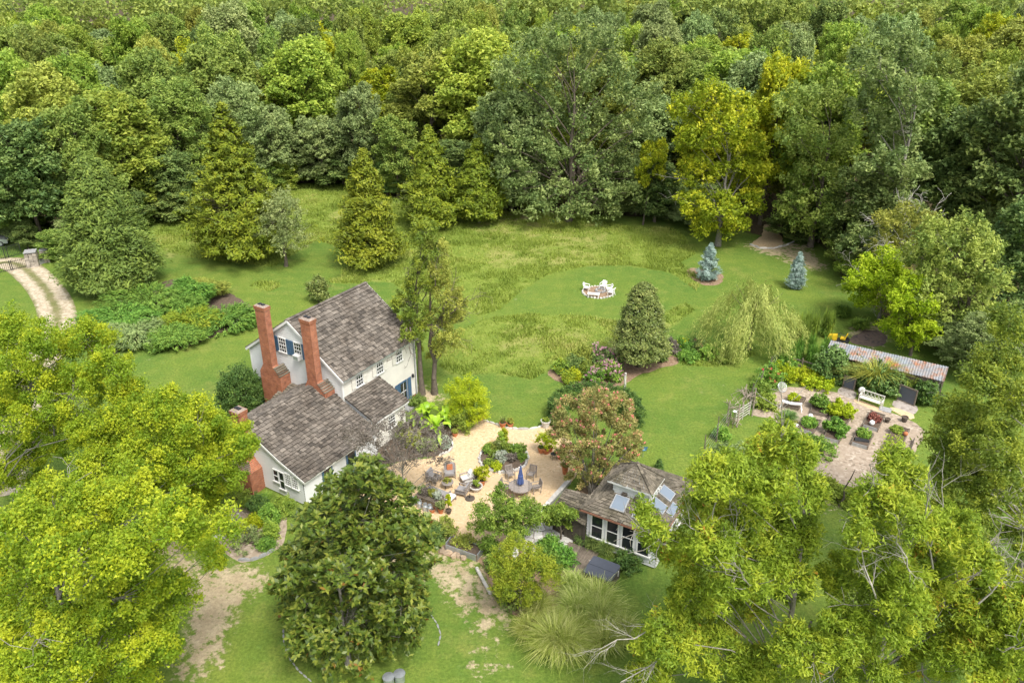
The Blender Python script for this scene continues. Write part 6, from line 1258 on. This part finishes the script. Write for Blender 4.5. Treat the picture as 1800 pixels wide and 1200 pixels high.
for px, py, ty, wp, mt, lb_ in ((1456, 672, 615, 56, 'fig', 'bushy fig against the left end of the shed'), (1505, 672, 640, 50, 'fig', 'dark vine mass in front of the shed, left part'), (1535, 684, 645, 62, 'fig', 'dark vine mass behind the lattice bench'), (1562, 690, 655, 45, 'fig', 'dark vine mass right of the bench'), (1592, 690, 662, 36, 'juniper', 'spiky yellow-green climber above the screen door'), (1625, 708, 675, 34, 'box', 'dark shrub before the lattice panel')):
    x, y, h, R = survey(px, py, ty, wp); shrub('climbing_shrub', lb_, 'shrub', x, y, h, R, mt, nl=12, per=26, rc=.32, n=40, Ln=.22, Wd=.15)
x, y, h, R = survey(1535, 690, 628, 100); g = blades(420, .5, h*.95, R*1.25, .07, tl=.6); plant('wisteria', 'trailing yellow-green wisteria strands over the shed front', 'climber', (x, y, 0), [('strands', (g[0]*[1.2, .5, 1]+[0, 0, h*.15], g[1], g[2]), M['f_olive'])])
for px, py, h_, R_, mt, fl_, lb_ in ((1350, 676, 1.5, 1.2, 'green', ('red', .14, .12), 'green shrub with red flowers inside the garden fence'), (1333, 700, 1.5, 1.0, 'green', None, 'leafy shrub beside the rustic arch'), (1345, 718, 1.0, .8, 'green', None, 'low leafy shrub right of the rustic gate'), (1375, 665, .7, 1.2, 'bright', None, 'lime squash vine at the back of the garden, left'), (1410, 670, .6, 1.3, 'bright', None, 'lime squash vine in the middle of the back border'), (1440, 680, .5, 1.2, 'bright', None, 'lime squash vine beside the fig'), (1380, 650, 1.0, .9, 'green', ('f_yellow', .15, .1), 'shrub with yellow flowers by the rail fence'), (1440, 795, .35, 1.2, 'juniper', None, 'trailing blue-green vine at the front of the garden'), (1420, 785, .35, .8, 'juniper', None, 'trailing vine end near the yellow oak top'), (1270, 800, .6, .6, 'f_grey', None, 'grey-green herb outside the garden fence'), (1300, 800, .6, .6, 'f_grey', None, 'silvery thistle-like plant near the fence'), (1268, 770, .7, .5, 'green', None, 'weedy growth along the wire fence'), (1480, 880, .5, .8, 'f_light', None, 'weeds by the leaning dark pole'), (1510, 885, .5, .8, 'f_light', None, 'weeds right of the leaning dark pole'), (1450, 860, .5, .9, 'f_light', None, 'weeds at the front edge of the garden')):
    x, y, _ = G(px, py); shrub('garden_shrub', lb_, 'shrub', x, y, h_, R_, mt, nl=7, per=20, rc=.26, n=34, Ln=.16, Wd=.11, flowers=fl_)
q = G(1384, 738); plant('yucca', 'dark spiky clump with orange tips in the garden', 'plant', q, [('leaves', blades(260, .25, .9, .9, .07, tl=.4), M['f_dark'])])
q = G(1386, 744); plant('daylily', 'yellowing strap leaves at the foot of the spiky clump', 'plant', q, [('leaves', blades(90, .3, .4, .6, .06, tl=.7), M['f_yellow'])])
# white curved slab and white stand
o = thing('white_slab', 'white curved slab on splayed legs beside the small raised bed', 'bench', G(1390, 719), RAD(-25)); b = MB()
for i in range(6): u = -.75+i*.25; b.bar((u, 0, .62-.08*math.sin((i/5)*3.14)), (u+.26, 0, .62-.08*math.sin(((i+1)/5)*3.14)), .3, .07)
b.build('slab', M['plastic_white'], o)
for s in (-1, 1):
    for s2 in (-1, 1): MB().bar((s*.85, s2*.2, 0), (s*.68, s2*.08, .6), .05).build('leg', M['plastic_white'], o)
o = thing('white_stool', 'small white folding stool at the corner of the striped bed', 'stool', G(1396, 756), RAD(35)); b = MB(); b.bar((-.28, 0, .52), (.28, 0, .45), .26, .05); b.build('seat', M['plastic_white'], o)
for s in (-1, 1):
    for s2 in (-1, 1): MB().bar((s*.38, s2*.16, 0), (s*.1, s2*.1, .48), .035).build('leg', M['plastic_white'], o)
o = thing('wire_sieve', 'pale round wire sieve propped up at the garden edge', 'sieve', G(1374, 688), RAD(20)); b = MB(); n = 20
rim = [(0.42*math.cos(i*.314), .25*math.sin(i*.314)-.0, .45+.34*math.sin(i*.314)) for i in range(n+1)]; b.path(rim, .02, 5); b.build('rim', M['steel'], o); b = MB()
for i in range(-6, 7): u = i/6.5; k = math.sqrt(1-u*u); b.tube((u*.42, -.25*k, .45-.34*k), (u*.42, .25*k, .45+.34*k), .006, n=4); b.tube((-.42*k, .25*u, .45+.34*u), (.42*k, .25*u, .45+.34*u), .006, n=4)
b.build('wire_mesh', M['plastic_white'], o)
for s in (-1, 1): MB().tube((s*.3, .3, 0), (s*.3, .15, .66), .015).build('leg', M['steel'], o)
M['driftwood'] = surf('driftwood', (.36, .3, .24), .9, .4, 3)
# rustic fence, arch and gate
def fence(pix, hts, label, wires=5, mat='wood_old', r=.05):
    W_ = [P(*q) for q in pix]; o = thing('wire_fence', label, 'fence', (W_[0][0], W_[0][1], 0)); L_ = [a-W_[0] for a in W_]
    for a, h_ in zip(L_, hts): j = rng.normal(size=2)*.12; MB().path([(a[0], a[1], 0), (a[0]+j[0]*.5, a[1]-j[1]*.5, h_*.5), (a[0]+j[0], a[1]+j[1], h_)], [r*1.2, r, r*.6], 6, rnd.random()).build('post', M[mat], o)
    for (a, h0), (c_, h1) in zip(zip(L_, hts), zip(L_[1:], hts[1:])):
        hh_ = min(h0, h1, 1.8)
        for k in range(wires): z = hh_*(k+.6)/wires; MB().tube((a[0], a[1], z), (c_[0], c_[1], z), .007, n=4).build('wire', M['steel'], o)
    return o
fence([(1236, 812), (1259, 776), (1280, 748)], [2.3, 2.2, 1.6], 'wire fence on crooked posts below the rustic arch')
fence([(1316, 722), (1330, 690), (1352, 662), (1368, 640)], [2.6, 2.1, 2.0, 2.4], 'wire fence on crooked posts beyond the rustic arch')
b = MB(); b.path([(0, 0, 0), (.25, 0, .6), (.18, .1, 1.3), (.45, .1, 2.1), (.6, .1, 2.8)], [.07, .065, .05, .04, .02], 6); one('crooked_pole', b, 'wood_dark', 'crooked dark pole standing at the front of the garden', 'pole', G(1474, 888))
o = thing('rail_fence', 'weathered two-rail fence beside the fig', 'fence', G(1384, 645)); q1 = P(1432, 658)-P(1384, 645)
for k in (0, .5, 1): MB().box((q1[0]*k, q1[1]*k, .6), (.12, .12, 1.2)).build('post', M['wood_old'], o)
for z in (.45, .95): MB().bar((0, 0, z), (q1[0], q1[1], z), .05, .12).build('rail', M['wood_old'], o)
A, B2 = P(1287, 746), P(1312, 728); d = B2-A; w_ = float(np.linalg.norm(d)); o = thing('rustic_arch', 'rustic arch of pale twisted branches over the garden gate', 'arch', (A[0], A[1], 0), math.atan2(d[1], d[0])); S = []
for x0 in (-.08, w_+.08):
    for yy in (-.45, .45): S.append([x0, yy, 0, x0+rng.normal()*.05, yy*.9, 2.0 if x0 < .5 else 2.5, .07, .055])
for i in range(70):
    u = rng.random(); yy = rng.uniform(-.55, .55); an_ = u*math.pi; c_ = np.array([w_/2-(w_/2+.1)*math.cos(an_), yy, 1.5+.85*math.sin(an_)]) if rng.random() < .65 else np.array([(-.08 if rng.random() < .6 else w_+.08), yy, rng.uniform(.4, 1.6)]); dv = norm(rng.normal(size=(1, 3))*[.7, .9, .8])[0]*rng.uniform(.2, .5); S.append([*(c_-dv), *(c_+dv), .03, .012])
g = tubes(S, 5); link('branches', mesh_np('branches', *g, 4), M['driftwood'], o)
o = thing('garden_gate', 'pale barred wooden gate standing in the rustic arch', 'gate', (A[0]+d[0]*.05, A[1]+d[1]*.05, 0), math.atan2(d[1], d[0])-.05)
for i in range(5): MB().bar((.05, -.1, .2+i*.24), (w_-.1, -.1, .25+i*.24), .035, .05).build('rail', M['bark_pale'], o)
for x in (.05, w_*.5, w_-.1): MB().box((x, -.13, .7), (.05, .04, 1.35)).build('stile', M['bark_pale'], o)
o = thing('fence_lantern', 'small pale blue lamp hanging at the rustic arch', 'lamp', (A[0]-.1, A[1]-.5, 0)); MB().lathe([(0, 1.62), (.16, 1.5), (.14, 1.47), (0, 1.47)], n=12).build('shade', M['trim'], o); MB().tube((0, 0, 0), (0, 0, 1.5), .03).build('post', M['wood_old'], o)
q0, q1 = P(1606, 775), P(1583, 842); d = q1-q0; b = MB(); b.bar((0, 0, .14), (d[0], d[1], .14), .08, .28); one('edging_board', b, 'wood_dark', 'dark board edging the right side of the garden', 'edging', (q0[0], q0[1], 0))
# ================================================================ lawn and borders
b = MB(); b.path([(0, 0, 0), (.05, 0, .7), (0, .03, 1.3), (.03, 0, 1.75)], [.1, .09, .1, .085], 8); one('grey_post', b, 'bark_pale', 'weathered grey post standing beside the ring hedge', 'post', G(1097, 688))
o = thing('bird_ornament', 'small blue bird ornament on a stake in the lawn behind the studio', 'ornament', G(1130, 803), RAD(40)); MB().tube((0, 0, 0), (0, 0, .5), .015).build('stake', M['steel'], o); M['skyblue'] = surf('sky_blue_paint', (.2, .42, .6), .5, .1)
b = MB(); b.lathe([(0, -.3), (.07, -.15), (.09, 0), (.06, .15), (0, .25)], n=8); bd_ = b.build('body', M['skyblue'], o, loc=(0, 0, .6)); bd_.rotation_euler = (1.2, 0, 0)
b = MB(); b.add([(0, 0, .6), (-.1, -.35, .75), (.1, -.3, 1.0), (0, .35, .7)], [(0, 1, 2), (0, 2, 3), (2, 1, 0), (3, 2, 0)]); b.build('wings', M['skyblue'], o)
x, y, h, R = survey(1158, 826, 806, 16); conifer('dwarf_conifer', 'tiny dark cone-shaped conifer behind the studio', 'shrub', x, y, max(h, .7), R, 'box', n=120, rc=.14, per=20, Ln=.1, Wd=.05)
for px, py, h_, R_, mt, fl_, lb_ in ((1072, 668, 1.4, 1.1, 'green', ('purple', .8, .16), 'mauve flower heads on a tall border plant near the grey post'), (1052, 640, 1.5, 1.0, 'f_dark', ('purple', .7, .16), 'mauve flower heads at the back of the mulch bed'), (1045, 672, 1.0, .8, 'green', ('purple', .6, .14), 'mauve flowers above the ring hedge'), (1078, 650, 1.4, .9, 'f_dark', ('purple', .75, .16), 'dense mauve flower heads left of the holly'), (990, 655, .9, .8, 'green', ('f_yellow', .6, .1), 'yellow-flowered perennial at the left tip of the mulch bed'), (1010, 655, 1.3, .9, 'f_dark', None, 'dark perennial in the mulch bed'), (1025, 640, 1.4, .9, 'f_olive', None, 'wispy olive perennial at the back of the mulch bed'), (1010, 668, .8, .5, 'bright', None, 'lime cushion in the mulch bed above the hedge'), (1000, 672, .7, .5, 'yellowshrub', None, 'golden cushion at the front of the mulch bed'), (1035, 660, 1.0, .8, 'green', None, 'leafy perennial in the middle of the mulch bed'), (1178, 620, 1.1, .7, 'smoke', None, 'brownish shrub right of the holly'), (1158, 632, 1.2, .8, 'box', None, 'dark shrub under the right side of the holly'), (1200, 615, .9, .8, 'green', ('f_yellow', .4, .1), 'yellow-flowered plants beyond the brownish shrub'), (1225, 615, .8, .9, 'f_dark', ('pink', .1, .1), 'dark leafy border plants left of the willow'), (1245, 630, .6, 1.1, 'green', None, 'low border plants before the willow'), (1210, 632, .5, .9, 'green', None, 'low green mat at the end of the mulch bed'), (1270, 635, .4, 1.0, 'f_mid', None, 'low border edge plants at the willow foot')):
    x, y, _ = G(px, py); shrub('border_plant', lb_, 'plant', x, y, h_, R_, mt, nl=7, per=18, rc=.26, n=34, Ln=.17, Wd=.1, flowers=fl_)
for px, py, h_, R_, mt, lb_ in ((448, 925, .6, .5, 'bright', 'lime dome shrub in the herb garden'), (437, 955, .6, 1.0, 'f_grey', 'low grey-green herb mound in the herb garden'), (455, 900, 1.0, .7, 'box', 'dark shrub in the herb garden near the wing'), (475, 915, .8, .8, 'green', 'leafy herb near the kitchen windows'), (478, 945, .9, .5, 'f_light', 'pale variegated climber in the herb garden'), (500, 900, .8, .7, 'green', 'leafy shrub at the wing corner'), (415, 880, .9, .9, 'green', 'green shrub left of the herb path'), (468, 962, .4, .5, 'green', 'low herb at the herb garden edge'), (780, 940, .9, .8, 'f_olive', 'scruffy olive shrub between magnolia and metal bed'), (760, 950, .9, .8, 'f_dark', 'dark shrub beside the magnolia crown'), (815, 962, .45, .7, 'f_olive', 'sprawling plants in the metal raised bed'), (860, 970, .7, .6, 'green', 'green shrub right of the metal raised bed'), (870, 1000, .8, .7, 'f_mid', 'shrub under the yellowish small tree'), (895, 1060, .9, .8, 'f_dark', 'dark shrub at the front of the tall grasses bed'), (990, 990, .9, .8, 'green', 'green shrub left of the timber deck'), (965, 965, .7, .6, 'green', 'green shrub below the flagstones'), (960, 1000, 1.1, .9, 'juniper', 'feathery green shrub by the tall grasses'), (1100, 1000, .9, .9, 'box', 'dark shrub right of the hot tub'), (720, 780, 1.0, .7, 'f_olive', 'thin plant under the smoke tree'), (750, 790, .6, .6, 'f_grey', 'grey herb in the bed by the smoke tree'), (780, 783, .5, .45, 'silver', 'blue-grey tuft at the tip of the planting bed'), (700, 765, 1.0, .6, 'holly', 'shrub at the lean-to corner'), (735, 715, .8, .6, 'f_mid', 'shrub by the garden door step'), (700, 700, 1.0, .7, 'f_mid', 'shrub against the house by the garden door')):
    x, y, _ = G(px, py); shrub('garden_shrub', lb_, 'shrub', x, y, h_, R_, mt, nl=7, per=18, rc=.22, n=34, Ln=.13, Wd=.07)
o = thing('cold_frame', 'white wooden frame half hidden by maple leaves in the herb garden', 'cold frame', G(390, 940), RAD(25))
for s in (-1, 1): MB().box((s*.75, 0, .35), (.09, 1.1, .7)).build('side', M['trim'], o)
MB().bar((-.85, .55, .85), (.85, .55, .85), .3, .07).build('top_board', M['bark_pale'], o); MB().bar((-.75, -.5, .3), (.75, -.5, .3), .06, .4).build('front_board', M['trim'], o); MB().box((0, 0, .05), (1.4, 1.0, .1)).build('soil', M['soil'], o)
b = MB(); b.box((0, 0, .35), (.2, .12, .7), taper=.9); one('marker_stone', b, 'stone_white', 'small upright white marker in the herb garden', 'marker', G(421, 917))
M['pillar'] = surf('field_stone', (.42, .37, .31), .9, .3, 3, tint=.45)
# ================================================================ driveway gate, car, mower
for px, py, w_, h_, lb_ in ((60, 467, 1.2, 1.75, 'broad stone gate pillar at the end of the iron gate'), (82, 460, .8, 1.5, 'narrower stone pillar right of the gate pillar')):
    o = thing('gate_pillar', lb_, 'pillar', G(px, py), RAD(20)); b = MB(); nst = int(h_/.2)
    for k in range(nst):
        for s in range(4):
            a = s*math.pi/2
            for j in range(3): u = (j-1)*w_/3+rnd.uniform(-.03, .03); b.box((math.cos(a)*(w_/2-.1)-math.sin(a)*u, math.sin(a)*(w_/2-.1)+math.cos(a)*u, .1+k*.2), (.22+rnd.uniform(0, .04), w_/3*.94, .19), a, rnd.random())
    b.build('stonework', M['pillar'], o, kind='stuff'); MB().box((0, 0, h_+.02), (w_+.06, w_+.06, .1)).build('cap', M['stone_grey'], o)
q0, q1 = P(66, 466), P(79, 461); d = q1-q0; b = MB(); b.bar((0, 0, .25), (d[0], d[1], .25), .4, .5); one('low_wall', b, 'stone_grey', 'low stone wall between the two gate pillars', 'wall', (q0[0], q0[1], 0))
def iron(pts, h_, label, name, cat, gap=.18):
    W_ = [P(*q) for q in pts]; o = thing(name, label, cat, (W_[0][0], W_[0][1], 0))
    for a, c in zip(W_, W_[1:]):
        a, c = a-W_[0], c-W_[0]; n = max(2, int(np.linalg.norm(c-a)/gap))
        for z in (.15, h_-.15): MB().bar((a[0], a[1], z), (c[0], c[1], z), .035, .035).build('rail', M['black'], o)
        for i in range(n+1): p = a+(c-a)*i/n; MB().bar((p[0], p[1], .05), (p[0], p[1], h_+(.08 if i % 2 else 0)), .025 if i % 8 else .07).build('bar', M['black'], o)
iron([(48, 470), (20, 476), (-20, 484)], 1.2, 'black iron driveway gate left of the pillar', 'iron_gate', 'gate'); iron([(38, 447), (10, 455), (-30, 462)], 1.5, 'thin black iron fence behind the driveway gate', 'iron_fence', 'fence')
M['car'] = surf('silver_car_paint', (.5, .52, .55), .25, .05, 2, metal=.5)
o = thing('parked_car', 'silver car parked under the trees, cut off by the left edge', 'car', G(-18, 432), RAD(200)); b = MB()
pr = [(-2.2, .35), (-2.2, .75), (-1.9, .9), (-1.1, .98), (-.6, 1.42), (.9, 1.45), (1.5, 1.02), (2.15, .92), (2.25, .6), (2.2, .35)]; n = len(pr)
V = [(x, s*(.86 if z < 1.1 else .68), z) for s in (-1, 1) for x, z in pr]; b.add(V, [(i, (i+1) % n, n+(i+1) % n, n+i) for i in range(n)]+[tuple(range(n))[::-1], tuple(range(n, 2*n))]); body = b.build('body', M['car'], o)
b = MB(); b.hexa([(-1.0, -.7, 1.0), (-.95, -.7, 1.04), (-.95, .7, 1.04), (-1.0, .7, 1.0), (-.66, -.6, 1.36), (-.6, -.6, 1.38), (-.6, .6, 1.38), (-.66, .6, 1.36)]); b.build('windscreen', M['glass'], o)
for s in (-1, 1):
    b = MB(); b.bar((-.75, s*.79, 1.17), (1.25, s*.79, 1.17), .06, .3); b.build('side_window', M['glass'], o)
    for x in (-1.4, 1.4): w2 = MB().tube((x, s*.72, .33), (x, s*.9, .33), .33, n=16).build('wheel', M['black'], o); MB().tube((x, s*.88, .33), (x, s*.915, .33), .2, n=12).build('rim', M['steel'], w2)
    MB().box((-2.2, s*.6, .72), (.08, .34, .16)).build('headlight', M['trim'], o)
o = thing('riding_mower', 'yellow and black riding mower parked behind the shed', 'mower', G(1472, 603), RAD(150)); b = MB(); b.hexa([(.1, -.32, .35), (.95, -.28, .35), (.95, .28, .35), (.1, .32, .35), (.15, -.28, .85), (.85, -.22, .72), (.85, .22, .72), (.15, .28, .85)]); b.build('bonnet', M['yellow'], o)
MB().box((-.35, 0, .32), (1.1, .75, .2)).build('chassis', M['black'], o); b = MB(); b.box((-.4, 0, .62), (.45, .5, .12)); b.hexa([(-.6, -.25, .65), (-.52, -.25, .65), (-.52, .25, .65), (-.6, .25, .65), (-.75, -.22, 1.12), (-.67, -.22, 1.12), (-.67, .22, 1.12), (-.75, .22, 1.12)]); b.build('seat', M['yellow'], o)
MB().box((.1, 0, .2), (.9, 1.15, .2)).build('mower_deck', M['black'], o); b = MB(); b.path([(.1, 0, .8), (-.05, 0, 1.0)], .025); b.lathe([(.17, 0), (.2, .02), (.17, .04)], (-.07, 0, 1.0), 14); b.build('steering_wheel', M['black'], o)
for x, r in ((.75, .2), (-.65, .3)):
    for s in (-1, 1): w2 = MB().tube((x, s*.36, r), (x, s*.56, r), r, n=14).build('wheel', M['black'], o); MB().tube((x, s*.55, r), (x, s*.575, r), r*.5, n=10).build('hub', M['yellow'], w2)

# ================================================================ labels: look-alikes are told apart by their order from the left
ORD = ['first', 'second', 'third', 'fourth', 'fifth', 'sixth', 'seventh', 'eighth', 'ninth', 'tenth', 'eleventh', 'twelfth', 'thirteenth', 'fourteenth', 'fifteenth', 'sixteenth', 'seventeenth', 'eighteenth', 'nineteenth', 'twentieth']
same = {}
for o in bpy.data.objects:
    if o.parent is None and o.get('group') and o.get('label'): same.setdefault(o['label'], []).append(o)
for lb_, os_ in same.items():
    if len(os_) > 1:
        os_.sort(key=lambda o: o.location.x/o.location.y)
        for k, o in enumerate(os_[:20]): o['label'] = f'{lb_}, {ORD[k]} from left'
